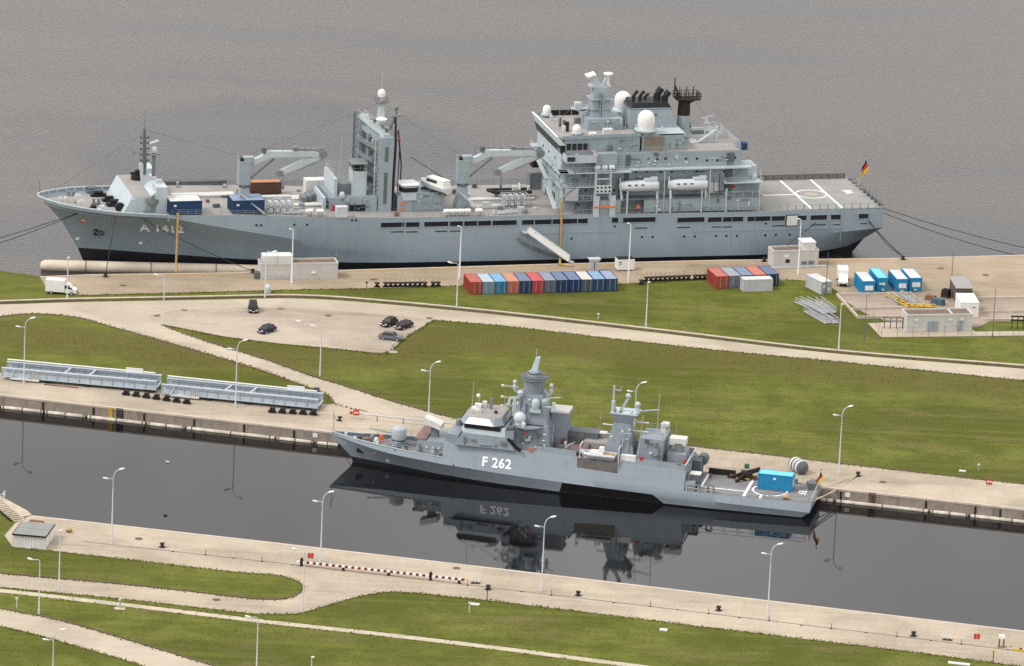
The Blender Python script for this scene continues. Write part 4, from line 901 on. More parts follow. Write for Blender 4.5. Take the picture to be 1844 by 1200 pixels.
MB().dome((60.9, -6.2, 14.4), .55, 1.1).build('vent', OFFW, dh); MB().box(62.2, 65.6, -7.05, -6.9, zM + .3, zM + 1.6).build('louvre', DARK, dh)
MB().box(58.8, 59.4, -7.4, -7.0, 11.5, 13.0).build('hose_locker', RED, dh)
MB().cyl((60.6, -4.5, 18), (60.9, -4.5, 26.5), .05).build('whip_antenna', GALV, dh)
for k in range(3): MB().box(53.8 + k * 1.2, 54.8 + k * 1.2, -1.5 + k, 1.5 + k, zM, 13.2).build('deck_machinery', MIDGREY, A_)
d2 = MB().box(75.2, 81.8, -7.0, 3.0, zM, 14.9).build('control_house', SUPER, A_)
for x0 in (77.4, 79.6): MB().box(x0, x0 + 1.9, -7.06, -6.9, 11.6, 14.2).build('door', SUPER, d2)
cab = MB().prism([(73.3, -7.6), (75.9, -7.6), (76.5, -6.4), (75.9, -4.0), (73.3, -4.0), (72.7, -6.0)], zM + 2.4, 16.8).build('control_cabin', MINT, d2)
MB().prism([(73.2, -7.7), (76, -7.7), (76.6, -6.4), (76, -3.9), (73.2, -3.9), (72.6, -6.0)], 15.4, 16.3).build('cabin_window', GLASS, cab)
MB().prism([(73, -7.9), (76.2, -7.9), (76.8, -6.4), (76.2, -3.7), (73, -3.7), (72.4, -6.0)], 16.75, 16.95).build('cabin_roof', WHITE, cab)
MB().box(72.2, 75.2, -7.4, -4.0, zM, zM + 3.2).build('cabin_base', SUPER, d2)
for z in (11.8, 13.0): MB().cyl((73.2, -7.5, z), (73.2, -7.62, z), .4, n=12).build('lifebuoy', ORANGE, d2)
x, y = FA.d(563, 357, 11.5); MB().box(x - 1.5, x + 2.6, y, y + 2.6, 11.6, 15.2).build('stores_locker', WHITED, A_)
MB().lathe([(.7, -1.4), (.7, 1.4)], (49.0, 9.5, 13.2), 14, 'x').build('hose_drum', WHITED, A_)
# white launch on the roof of the control house
lx, ly = 78.2, -2.2
t = on_ship(FA, 'ship_launch', 'white cabin launch stowed on the control house roof amidships', 'boat', lx, ly, 15.0, R(-62))
def boat(t, Ls, Bm, Hh, m, deckm, cabin=True):
    st = [(0, .02, .75), (.12, .34, .55), (.3, .48, .35), (.6, .5, .2), (1.0, .44, .25)]
    v = []
    for tt, b, kz in st: v += [(tt * Ls, -b * Bm, Hh * (1.0 + .35 * (1 - tt) ** 2)), (tt * Ls, -b * Bm * .8, Hh * .5), (tt * Ls, 0, Hh * kz * (1 - tt * .4) * .8), (tt * Ls, b * Bm * .8, Hh * .5), (tt * Ls, b * Bm, Hh * (1.0 + .35 * (1 - tt) ** 2))]
    f = []
    for i in range(4):
        for k in range(4): f.append((5 * i + k, 5 * i + 5 + k, 5 * i + 6 + k, 5 * i + 1 + k))
    f += [(20, 21, 22, 23, 24), (0, 1, 2, 3, 4)]
    MB().add(v, f).build('hull', m, t)
    MB().add([v[0], v[5], v[10], v[15], v[20], v[24], v[19], v[14], v[9], v[4]], [(0, 1, 8, 9), (1, 2, 7, 8), (2, 3, 6, 7), (3, 4, 5, 6)]).build('deck', deckm, t)
    if cabin:
        c = MB().frus(Ls * .28, Ls * .95, -Bm * .36, Bm * .36, Hh, Ls * .36, Ls * .93, -Bm * .31, Bm * .31, Hh + 1.35).build('cabin', WHITE, t)
        MB().frus(Ls * .305, Ls * .7, -Bm * .355, Bm * .355, Hh + .55, Ls * .335, Ls * .7, -Bm * .34, Bm * .34, Hh + 1.1).build('cabin_window', GLASS, c)
        MB().box(Ls * .3, Ls * .94, -Bm * .33, Bm * .33, Hh + 1.36, Hh + 1.44).build('cabin_roof', WHITE, c)
boat(t, 8.2, 2.9, 1.5, OFFW, WHITED)
t2 = MB()
for k in (1.5, 4.0, 6.5):
    MB().box(k - .15, k + .15, -1.3, 1.3, -.05, .5).build('cradle', DKGREY, t)
MB().cyl((84.4, 4.5, 15.0), (78.0, 6.5, 19.0), .18).build('boat_derrick', MIDGREY, A_)
t = on_ship(FA, 'deck_tractor', 'rust red deck winch behind the white launch', 'winch', 83.5, 4.5, zg(83)); MB().box(-1.6, 1.6, -1, 1, .3, 1.3).build('body', RUST, t); MB().lathe([(.8, -.8), (.8, .8)], (.4, 0, 1.7), 12, 'y').build('drum', SOOT, t)
# black rigid inflatable on deck
x, y = FA.d(878, 346, 12.4); t = on_ship(FA, 'inflatable_boat', 'black rigid inflatable boat on a cradle below the aft crane', 'boat', x, y, zg(x) + .9)
tb = MB()
for sg in (-1, 1): tb.path([(0, 0, .75), (.9, sg * .75, .55), (2.4, sg * 1.15, .42), (9.0, sg * 1.15, .4)], .36, 9)
tb.build('tube', BLACK, t); MB().frus(1.2, 8.8, -.9, .9, 0, .8, 8.8, -1.0, 1.0, .4).build('hull', DKGREY, t); MB().box(5.2, 6.2, -.35, .35, .4, 1.4).box(8.4, 8.8, -.5, .5, .4, 1.4).build('console', WHITED, t)
MB().box(6.6, 6.75, -.9, .9, .4, 1.9).build('arch', WHITED, t)
for k in (1.8, 6.8): MB().box(k, k + .3, -1.0, 1.0, -.85, .1).build('cradle', MIDGREY, t)
# ---------------- bridge and accommodation block of the supply ship
zD = 11.0
acc = MB().box(106.5, 145.0, -9.0, 9.0, zD, 19.5).build('accommodation_block', SUPER, A_)
upb = MB().box(105.6, 143.2, -9.6, 9.6, 19.75, 23.0).build('upper_deckhouse', SUPER, A_)
# promenade bulwark, boat-deck wall, gallery decks
bw = MB().box(113.2, 117.6, -11.9, -9.0, zD, 13.8).box(122.5, 146.8, -11.75, -11.55, zD + .05, 13.75).build('boat_deck_wall', SUPER, A_)
MB().box(106.0, 113.2, -11.8, -9.0, 13.7, 13.9).box(117.6, 147.5, -11.85, -9.0, 13.75, 13.95).build('boat_deck', MIDGREY, A_)
MB().box(104.6, 119.5, -11.9, -9.0, 19.5, 19.75).box(119.5, 145.2, -11.0, -9.0, 19.6, 19.85).box(104.3, 106.5, -11.9, 11.9, 19.5, 19.75).build('gallery_deck', MINT, A_)
MB().box(106.5, 113.0, -11.6, -9.0, 16.5, 16.7).build('lower_gallery', MINT, A_); MB().box(104.8, 106.5, -11.6, 11.6, 16.5, 16.7).build('lower_gallery', MINT, A_); MB().box(139.5, 147.6, -11.7, -9.0, 16.6, 16.8).build('lower_gallery', MINT, A_)
for pts in ([(104.4, 11.6, 19.75), (104.4, -11.8, 19.75), (119.5, -11.8, 19.75)], [(119.5, -10.9, 19.85), (145.0, -10.9, 19.85), (145.0, -9, 19.85)], [(104.9, 11.5, 16.7), (104.9, -11.5, 16.7), (112.9, -11.5, 16.7)], [(106.1, -11.7, 13.9), (113.2, -11.7, 13.9)], [(139.5, -11.6, 16.8), (147.5, -11.6, 16.8)], [(139.5, -11.7, 13.95), (147.4, -11.7, 13.95), (147.4, -9, 13.95)], [(123.0, -9.5, 23.1), (143.1, -9.5, 23.1)]):
    MB().rail(pts, 1.05, 1.8, .055).build('railing', MINT, A_)
# light front face with its gallery stairs
fr_ = MB().box(105.25, 105.6, -9.6, 9.6, 19.8, 23.0).box(106.1, 106.5, -9.0, 9.0, zD, 19.45).build('front_face', MINT, A_)
for y, z in ((-6, 17.6), (-3, 17.6), (1, 17.6), (4, 17.6), (-5, 21.2), (0, 21.2), (4.5, 21.2), (-2, 14.6), (3, 14.6)): MB().cyl((105.15 if z > 19 else 106.0, y, z), (105.5 if z > 19 else 106.3, y, z), .28, n=10).build('porthole', DARK, fr_)
MB().box(105.9, 106.1, -3.2, -1.4, zD, 13.2).box(105.9, 106.1, 2.0, 4.2, zD, 13.6).build('front_door', DKGREY, fr_)
MB().box(103.5, 106.4, 7.5, 9.5, zD, 14.6).build('front_locker', MIDGREY, A_)
st = MB().bar((103.2, -5.2, 16.6), (104.0, -11.4, 12.2), .9, .14).rail([(103.2, -5.6, 16.6), (104.0, -11.6, 12.2)], 1.0, 1.4, .06, 2).build('outside_stair', MINT, A_)
MB().bar((103.4, 3.6, 19.6), (103.8, -4.6, 16.7), .8, .14).build('outside_stair', MINT, A_)
MB().box(103.0, 104.6, 4.0, 6.5, 16.7, 18.4).lathe([(.8, 0), (.8, .4)], (103.6, 5.2, 18.4), 12).build('light_gun', SOOT, A_)
# bridge
br = MB().prism([(105.8, -9.4), (121.9, -8.6), (121.9, 8.6), (105.8, 9.4)], 23.0, 26.2).build('bridge', SUPER, A_)
MB().prism([(105.0, -9.7), (105.9, -9.7), (105.9, 9.7), (105.0, 9.7)], 23.4, 25.0, [(104.6, -9.9), (105.9, -9.9), (105.9, 9.9), (104.6, 9.9)]).build('bridge_window', GLASS, br)
MB().prism([(104.7, -9.9), (105.9, -9.9), (105.9, 9.9), (104.7, 9.9)], 25.0, 26.9, [(103.9, -10.1), (104.4, -10.1), (104.4, 10.1), (103.9, 10.1)]).build('bridge_visor', mat('mint_white_paint', (0.62, 0.70, 0.69), .5, .06, .5, streak=.15), br)
MB().prism([(105.2, -9.9), (122.0, -8.8), (122.0, -8.65), (105.2, -9.75)], 26.2, 26.9).prism([(105.2, 9.75), (122.0, 8.65), (122.0, 8.8), (105.2, 9.9)], 26.2, 27.1).build('roof_parapet', SUPER, br)
MB().prism([(105.2, -9.6), (121.8, -8.6), (121.8, 8.6), (105.2, 9.6)], 26.21, 26.3).build('bridge_roof', DECK, br)
MB().box(107.0, 119.5, 9.0, 9.3, 26.3, 27.4).build('flag_locker', BLACK, br)
wing = MB().box(105.6, 112.0, -12.4, -9.4, 21.9, 22.1).box(105.6, 112.0, -12.4, -12.25, 22.1, 23.5).box(105.55, 105.7, -12.4, -9.4, 22.1, 23.5).box(111.9, 112.05, -12.4, -9.4, 22.1, 23.4).build('bridge_wing', MINT, A_)
for k in range(4): MB().box(106.4 + k * 1.15, 107.2 + k * 1.15, -9.55, -9.35, 23.9, 25.2).build('wing_window', GLASS, wing)
MB().box(105.8, 107.4, -12.5, -12.2, 22.3, 23.2).build('wing_screen', GLASS, wing)
MB().rail([(105.7, -12.3, 23.5), (112.0, -12.3, 23.5)], .9, 1.2, .06, 2).build('wing_rail', ORANGE, wing)
MB().box(112.1, 116.6, -11.2, -9.4, 21.0, 23.4).build('signal_deck', SUPER, A_)
MB().box(112.1, 116.6, -10.6, -9.4, 20.0, 21.0).build('signal_deck_base', SUPER, A_)
# portholes of the block
for px, py in ((1168, 287), (1184, 287), (1198, 286), (1217, 286), (1235, 286), (1255, 286), (1273, 289), (1292, 289), (1324, 284), (1083, 289), (1110, 288)): porthole(px, py, -9.62, upb)
for px, py in ((1115, 310), (1146, 310), (1165, 309), (1190, 310), (1210, 309), (1235, 309), (1254, 309), (1304, 309), (1051, 312), (1055, 343), (1106, 343)): porthole(px, py, -9.02, acc)
for px, w in ((1131, 1.0), (1315, 1.6)):
    x, z = FA.s(px, 290, -9.6); MB().box(x - w / 2, x + w / 2, -9.72, -9.5, 20.1, 22.6).build('dark_door', DKGREY, upb)
    MB().box(x - w / 2, x + w / 2, -9.1, -8.9, 14.2, 19.0).build('dark_door', DKGREY, acc)
MB().box(136.8, 138.9, -9.1, -8.9, 14.1, 16.2).build('pale_door', WHITED, acc)
# stores lift with its perforated white shield
lf = MB().box(111.9, 112.3, -12.0, -11.2, 13.9, 20.2).box(115.0, 115.4, -12.0, -11.2, 13.9, 20.2).box(111.9, 115.4, -11.9, -11.6, 18.2, 18.5).box(111.9, 115.4, -11.9, -11.6, 19.9, 20.2).build('boat_lift', MINT, A_)
sh = MB().box(112.0, 115.4, -12.25, -12.05, 15.4, 17.1).build('perforated_shield', OFFW, lf)
for i in range(4):
    for k in range(2): MB().cyl((112.45 + i * .83, -12.3, 15.85 + k * .8), (112.45 + i * .83, -12.2, 15.85 + k * .8), .22, n=8).build('shield_hole', DARK, sh)
for x0, x1 in ((111.8, 113.0), (115.2, 116.4)): MB().prism([(x0, -12.15), (x1, -12.15), (x1, -11.6), (x0, -11.6)], 10.4, 14.8).build('lift_leg', MINT, lf)
MB().box(111.8, 116.4, -12.3, -12.1, 12.4, 12.7).build('warning_bar', ORANGE, lf)
MB().box(111.7, 117.8, -12.02, -11.7, 4.2, 10.9).build('lift_trunk', HULL, A_)
# rafts, ladders and lockers along the gallery
for x in (112.4, 113.9, 115.4): MB().lathe([(.4, -.6), (.48, -.5), (.48, .5), (.4, .6)], (x, -11.5, 20.6), 12, 'x').build('raft_canister', OFFW, A_)
MB().box(105.8, 108.6, -11.7, -11.55, 13.9, 16.4).build('scaffold', GALV, A_).hide_render = False
for x in (118.9, 125.2, 128.0, 134.6, 139.8): MB().bar((x, -11.8, zD - .6), (x, -11.8, 15.6), .3).build('davit_post', MINT, A_)
for x in (126.6, 136.2, 146.9): MB().bar((x, -11.8, zD), (x, -11.8, 19.6), .16).build('deck_pillar', MINT, A_)
MB().cyl((121.3, -11.8, 12.3), (121.3, -11.92, 12.3), .42, n=14).build('lifebuoy', ORANGE, A_); MB().cyl((142.0, -9.2, 15.3), (142.0, -9.05, 15.3), .4, n=14).build('lifebuoy', RED, A_)
# lifeboats
def lifeboat(px, label):
    x, z = FA.s(px, 342, -11.0); t = on_ship(FA, 'lifeboat', label, 'lifeboat', x, -11.2, 15.2)
    prof = [(0, .05, .75), (.05, .45, .95), (.15, .85, 1.15), (.3, 1.08, 1.25), (.6, 1.12, 1.25), (.95, 1.05, 1.2), (1.0, .85, 1.05)]
    n = 14; v = []; f = []
    for tt, r, h in prof:
        for i in range(n):
            a = 2 * math.pi * i / n; v.append((tt * 8.2, r * math.cos(a) * 1.05, 1.25 + h * math.sin(a) * (1.0 if math.sin(a) > 0 else .85)))
    for j in range(len(prof) - 1):
        for i in range(n): f.append((j * n + i, j * n + n + i, j * n + n + (i + 1) % n, j * n + (i + 1) % n))
    f += [tuple(range(n)), tuple(len(v) - 1 - i for i in range(n))]
    MB().add(v, f).build('hull', OFFW, t)
    MB().box(5.2, 7.8, -.6, .6, 2.3, 2.85).box(6.6, 8.0, -.5, .5, 2.8, 3.1).build('cockpit', OFFW, t)
    MB().box(.6, 7.9, -1.17, 1.17, 1.0, 1.14).build('rubbing_band', GALV, t)
    for k in (.3, 7.8): MB().bar((k, -1.0, -1.4), (k, .6, 3.0), .2).bar((k + .5, -.6, -1.6), (k + .1, 1.6, 2.6), .2).build('davit', MINT, t)
    for k in (1.6, 3.0, 4.4): MB().box(k, k + .6, -1.12, -1.05, 1.65, 1.9).build('window', DARK, t)
lifeboat(1114, 'white enclosed lifeboat hung beside the perforated shield of the supply ship'); lifeboat(1202, 'white enclosed lifeboat hung closest to the supply ship helideck')
# after end stairs and platforms
MB().box(143.2, 147.6, -9.0, 9.0, zD, 16.6).build('hangar_annex', SUPER, A_)
MB().box(144.6, 147.0, -8.5, -4.0, 16.6, 19.4).build('annex_house', MINT, A_); MB().lathe([(.6, 0), (.75, .5), (.5, 1.0)], (146.4, -8.6, 16.8), 12).build('vent', OFFW, A_)
MB().bar((140.0, -11.0, 11.2), (144.5, -11.0, 13.8), .8, .12).bar((143.4, -11.0, 19.6), (139.8, -11.0, 16.8), .8, .12).build('outside_stair', DKGREY, A_)
MB().box(147.5, 147.65, -7, 7, zD, 15.8).build('hangar_door', MIDGREY, A_)
# hangar top: deck, letters, gear
MB().box(122.2, 143.1, -9.4, 9.4, 23.0, 23.08).build('upper_deck_floor', DECK, A_)
hg = MB().box(122.4, 126.0, -8.4, 8.4, 23.05, 26.4).box(126.0, 132.0, -8.2, 4.0, 23.05, 26.1).build('ventilation_house', SUPER, A_)
MB().box(123.0, 127.0, -8.55, -8.35, 23.2, 26.0).build('roller_shutter', mat('brown_shutter', (0.22, 0.18, 0.15), .8, .15, .5, streak=.3), hg)
MB().box(122.6, 131.6, -8.0, 3.5, 26.4, 26.5).build('house_roof', MINT, hg)
x, y = FA.d(1262, 263, 23.1); lettering('deck_letters', 'FA', 2.6, MARK, A_, Matrix.Translation((134.2, -1.2, 23.10)) @ Matrix.Rotation(R(-90), 4, 'Z') @ Matrix.Translation((-1.2, 0, 0)), .005)
MB().rail([(141.0, 8.6, 23.1), (143.0, 6.0, 23.1), (143.0, -9.0, 23.1)], 1.5, 1.6, .1, 3).build('stern_rail', MINT, A_)
MB().box(136.5, 140.0, 3.6, 5.6, 23.1, 23.9).build('deck_locker', MIDGREY, A_)
MB().lathe([(.5, 0), (.5, 1.0), (.3, 1.3), (.3, 1.9), (.05, 2.2)], (136.5, 6.2, 23.1), 10).build('fog_horn', BLACK, A_)
MB().box(143.2, 145.0, -7.8, -6.2, 22.6, 24.0).build('blue_cover', mat('blue_tarpaulin', (0.02, 0.035, 0.12), .7, .2, 1.0), A_)
# mast tower
mt = MB().prism([(112.2, -3.4), (119.6, -3.4), (119.6, 3.4), (112.2, 3.4)], 26.3, 28.6).build('mast_house', SUPER, A_)
tw = MB().frus(113.2, 117.6, -2.0, 2.0, 28.6, 114.0, 116.8, -1.2, 1.2, 34.6).build('main_mast', SUPER, A_)
MB().bar((115.2, 0, 33.6), (113.6, 0, 36.8), .8, 1.6).bar((115.8, 0, 34.4), (116.9, 0, 36.4), .5, .8).box(113.0, 117.4, -.9, .9, 34.6, 35.0).build('mast_head', MINT, tw)
MB().add([(112.4, -1.2, 36.6), (114.2, -1.2, 37.1), (114.2, 1.2, 37.1), (112.4, 1.2, 36.6), (112.3, -1.2, 36.95), (114.1, -1.2, 37.5), (114.1, 1.2, 37.5), (112.3, 1.2, 36.95)], [(3, 2, 1, 0), (4, 5, 6, 7), (0, 1, 5, 4), (1, 2, 6, 5), (2, 3, 7, 6), (3, 0, 4, 7)]).build('radar_antenna', WHITE, tw); MB().lathe([(.4, 0), (1.0, .2), (1.0, .42), (.7, .5)], (117.0, 0, 36.9), 12).cyl((117, 0, 35), (117, 0, 37), .3).build('radar_scanner', WHITE, tw)
MB().box(109.6, 113.4, -.8, .8, 30.0, 30.2).rail([(109.6, -.8, 30.2), (113, -.8, 30.2)], .9, 1, .06, 2).box(110.2, 111.6, -.6, .6, 30.2, 31.4).bar((110, 0, 30), (113.4, 0, 28.8), .3).build('radar_platform', MINT, tw)
for z in (29.6, 31.2, 32.8): MB().box(115.0, 115.5, -1.75, -1.4, z, z + .6).build('lamp_box', DKGREY, tw)
for z in (30.2, 32.2): MB().box(113.0, 117.8, -2.2, 2.2, z, z + .1).build('mast_platform', SUPER, tw)
MB().bar((115.8, 0, 35.2), (118.8, 0, 35.0), .08).bar((116.4, -1.2, 35), (116.4, 3, 36), .1).cyl((117.8, -.8, 35), (117.9, -.8, 37.2), .05).cyl((114.6, .6, 36.8), (114.6, .6, 39.0), .05).build('yard', MIDGREY, tw)
# funnel with its exhausts
fn = MB().frus(120.4, 131.6, -3.8, 3.8, 23.1, 121.4, 130.0, -3.0, 3.0, 30.6).build('funnel', SUPER, A_)
MB().prism([(121.3, -3.05), (130.05, -3.05), (130.05, 3.05), (121.3, 3.05)], 30.3, 31.6, [(121.8, -2.6), (129.2, -2.6), (129.2, 2.6), (121.8, 2.6)]).build('funnel_cap', BLACK, fn)
for x, y, r, h in ((122.2, -1, .35, 2.6), (123.9, 0, .35, 2.2), (125.2, 1, .3, 1.4), (127.5, 0, .75, 2.8), (129.0, -.6, .7, 2.2)): MB().path([(x, y, 31.2), (x + .1, y, 31.2 + h * .6), (x + .9, y, 31.2 + h)], r, 10).build('exhaust_pipe', BLACK, fn)
def radome(x, y, z, r, h, ped, parent=A_):
    o = MB().dome((x, y, z), r, h).build('radome', WHITE, parent)
    if ped: MB().lathe([(r * .55, -ped), (r * .55, -.5), (r * 1.35, -.25), (r * 1.35, 0), (r * .8, 0)], (x, y, z), 18).build('radome_base', MINT, o)
radome(123.4, -7.2, 27.4, 1.75, 3.9, 1.2); radome(122.2, 6.4, 28.0, 1.75, 3.8, 1.2)
x, y = FA.d(1001, 210, 26.3); radome(106.6, 8.0, 27.0, .85, 1.8, .7)
radome(108.9, -7.2, 27.0, .85, 1.6, .75); MB().cyl((108.9, -7.2, 26.3), (108.9, -7.2, 27.0), .12).build('radome_post', GALV, A_)
for px, py, w, d, h, m in ((1067, 245, 1.4, 1.0, .7, WHITE), (1094, 245, 1.9, 1.5, 1.5, OFFW), (1020, 236, .8, .8, 1.9, SOOT), (1040, 222, 1.4, 1.0, 1.2, MIDGREY), (1008, 228, .5, .5, 1.8, DKGREY)):
    x, y = FA.d(px, py, 26.3); MB().cbox(x, y, 26.3, w, d, h).build('roof_locker', m, br)
# black after mast
bm_ = MB().lathe([(1.5, 0), (1.3, 5.2)], (133.4, 0, 23.1), 14).build('after_mast', SUPER, A_)
MB().lathe([(1.32, 0), (1.22, 3.4), (.8, 3.6)], (133.4, 0, 28.3), 14).build('mast_top', SOOT, bm_)
MB().box(131.4, 136.4, -1.6, 1.6, 31.6, 31.8).rail([(131.4, -1.6, 31.8), (136.4, -1.6, 31.8), (136.4, 1.6, 31.8), (131.4, 1.6, 31.8), (131.4, -1.6, 31.8)], 1.2, .9, .12, 2).bar((133, 0, 30.6), (131.2, 0, 34.4), .35).cyl((131.2, 0, 33), (131.2, 0, 36), .12).bar((134, 0, 30.5), (136.2, 0, 31.6), .3).build('antenna_cage', SOOT, bm_)
for k in (132.3, 133.8, 135.2): MB().cyl((k, 0, 31.8), (k, 0, 34.2), .09).build('aerial', SOOT, bm_)
cx = MB().lathe([(.35, 0), (.35, 4.6)], (138.0, -1.0, 23.1), 10).bar((137.0, -1, 27.6), (139.4, -1, 28.2), .25).box(137.6, 138.6, -1.5, -.5, 25.0, 25.2).box(137.5, 138.7, -1.6, -.4, 26.6, 26.8).build('signal_mast', MINT, A_)
MB().bar((135.6, -3, 23.1), (139.6, -3, 25.8), .9, .15).bar((139.6, -3, 23.1), (139.6, -3, 26.4), .5).build('incinerator_duct', MINT, A_)

# ---------------- helicopter deck
zH = zg(160)
MB().box(148.0, 173.4, -11.4, 11.4, zH + .02, zH + .10).build('flight_deck', mat('flight_deck_coating', (0.27, 0.265, 0.25), .85, .1, .3, dirtamt=.4, dirt=(.2, .18, .16)), A_)
zP = zH + .11
for a in ((158.4, -11.0, 158.4, 11.0), (165.0, -11.0, 165.0, 11.0)): MB().box(a[0] - .22, a[0] + .22, a[1], a[3], zP - .005, zP + .01).build('deck_line', MARK, A_)
MB().box(148.4, 158.1, -.18, .18, zP - .005, zP + .01).build('deck_line', MARK, A_)
def ring(r0, r1, c, z, m, name, parent, n=40):
    v = [(c[0] + r * math.cos(2 * math.pi * i / n), c[1] + r * math.sin(2 * math.pi * i / n), z) for r in (r0, r1) for i in range(n)]
    return MB().add(v, [(i, (i + 1) % n, n + (i + 1) % n, n + i) for i in range(n)]).build(name, m, parent, False)
ring(3.0, 3.35, (161.7, 0), zP + .014, MARK, 'landing_circle', A_); ring(.05, 1.35, (161.7, 0), zP + .006, mat('landing_spot', (0.40, 0.34, 0.28), .85, .12, .8), 'landing_spot', A_)
lettering('deck_letters', 'FA', 2.4, MARK, A_, Matrix.Translation((169.2, 1.4, zP)) @ Matrix.Rotation(R(-90), 4, 'Z') @ Matrix.Translation((-1.0, 0, 0)), .006)
for sg in (-1, 1):
    for k in range(14 if sg > 0 else 12):
        x0 = (148.6 if sg > 0 else 151.5) + k * 1.72; fr = MB(); y = sg * 11.55; z = zH; h = 1.15
        fr.box(x0, x0 + 1.6, y - .05, y + .05, z, z + .1).box(x0, x0 + 1.6, y - .05, y + .05, z + h - .08, z + h).box(x0, x0 + .09, y - .05, y + .05, z, z + h).box(x0 + 1.51, x0 + 1.6, y - .05, y + .05, z, z + h)
        if sg > 0:
            for i in range(7): fr.box(x0 + .2 + i * .2, x0 + .26 + i * .2, y - .02, y + .02, z + .1, z + h - .08)
            for i in range(4): fr.box(x0 + .09, x0 + 1.51, y - .015, y + .015, z + .25 + i * .2, z + .3 + i * .2)
        fr.build('safety_net', SOOT if sg > 0 else SUPER, A_)
for y in (-10, -7.5, -5, -2.5, 0, 2.5, 5, 7.5, 10): MB().bar((173.2, y, zH + .1), (174.3, y, zH + .5), .9, .1).box(173.0, 173.4, y - .5, y + .5, zH + .1, zH + (.9 if y < 1 else .45)).build('stern_net', DKGREY, A_)
# ensign
def ensign(FR, x, y, z, h, fl, label, drop):
    t = on_ship(FR, 'ensign', label, 'flag', x, y, z)
    MB().cyl((0, 0, 0), (h * .22, 0, h), .06, n=6).build('staff', GALV, t); MB().ball((h * .22, 0, h), .12, 8).build('truck', SOOT, t)
    for k, m in enumerate((BLACK, RED, mat('flag_gold', (0.75, 0.45, 0.02), .7, .1, 1.0))):
        mb = MB(); v = []; f = []; n = 8
        for i in range(n + 1):
            tt = i / n
            for j in (k, k + 1):
                w = j / 3 * fl * .8; v.append((h * .2 - tt * .75 - w * .5 * tt + w * .35 + .12 * math.sin(tt * 7 + j), .18 * math.sin(tt * 9 + j * .6), h * .93 - w * (1 - tt * .35) - tt * drop))
        for i in range(n): f.append((2 * i, 2 * i + 1, 2 * i + 3, 2 * i + 2))
        mb.add(v, f).build('flag_stripe', m, t)
ensign(FA, 172.6, 3.0, zH + .1, 7.0, 3.2, 'black red and gold ensign hanging at the supply ship stern', 2.8)

# ---------------- long fender pontoon, gangway, hoses, moorings
P0 = FA.d(72, 478, .9); P1 = FA.d(520, 489, .9)
t = on_ship(FA, 'fender_pontoon', 'long beige rounded pontoon floating between the supply ship bow and quay', 'pontoon', 0, 0, 0)
pl = math.hypot(P1[0] - P0[0], P1[1] - P0[1]); ang = math.atan2(P1[1] - P0[1], P1[0] - P0[0])
X, Y = FA.wld(*P0); t.location = (X, Y, 0); t.rotation_euler = (0, 0, FA.a + ang)
PONT = mat('beige_pontoon', (0.62, 0.53, 0.42), .7, .12, .25, dirtamt=.35, dirt=(.25, .22, .2))
MB().lathe([(.25, 0), (.8, .25), (1.12, .8), (1.2, 1.6), (1.2, pl - 1), (1.0, pl)], (0, 0, .85), 20, 'x').build('tube', PONT, t)
for k in range(3): MB().lathe([(1.22, 0), (1.25, .02), (1.25, .22), (1.22, .24)], (9 + k * 13.0, 0, .85), 20, 'x').build('band', MIDGREY, t)
# gangway
x0, z0 = FA.s(951, 418, -12.6); g1 = G(1024, 474)
p0 = FA.wld(x0, -12.8); t = thing('gangway', 'long white gangway sloping from the ship side down to the quay', 'gangway')
a, b = Vector((p0[0], p0[1], z0)), Vector((g1[0], g1[1], g1[2] + .5)); sd_ = (b - a).cross(Vector((0, 0, 1))).normalized() * .65
MB().bar(a, b, 1.3, .16).build('walkway', WHITED, t)
for sg in (-1, 1):
    MB().rail([tuple(a + sd_ * sg), tuple(b + sd_ * sg)], 1.1, 1.5, .06, 3).build('handrail', WHITE, t)
    q = [a + sd_ * sg + Vector((0, 0, .1)), b + sd_ * sg + Vector((0, 0, .1)), b + sd_ * sg + Vector((0, 0, .95)), a + sd_ * sg + Vector((0, 0, .95))]
    MB().add([tuple(k) for k in q] + [tuple(k + sd_ * .06) for k in q], [(0, 1, 2, 3), (7, 6, 5, 4), (0, 4, 5, 1), (1, 5, 6, 2), (2, 6, 7, 3), (3, 7, 4, 0)]).build('side_cloth', WHITE, t)
e = b + (b - a).normalized() * 1.2; MB().bar(b, Vector((e.x, e.y, g1[2] + .15)), 1.4, .1).build('roller_step', GALV, t)
pl_ = MB().box(-1.2, 1.2, -.8, .8, -.1, .1).build('landing', GALV, t); pl_.location = a; pl_.rotation_euler = (0, 0, FA.a)
def tube_thing(name, label, cat, pts, r, m, n=7, group=None):
    o = MB().path(pts, r, n).build(name, m); return tag(o, label, cat, group)
def wl3(x, y, z): X, Y = FA.wld(x, y); return (X, Y, z)
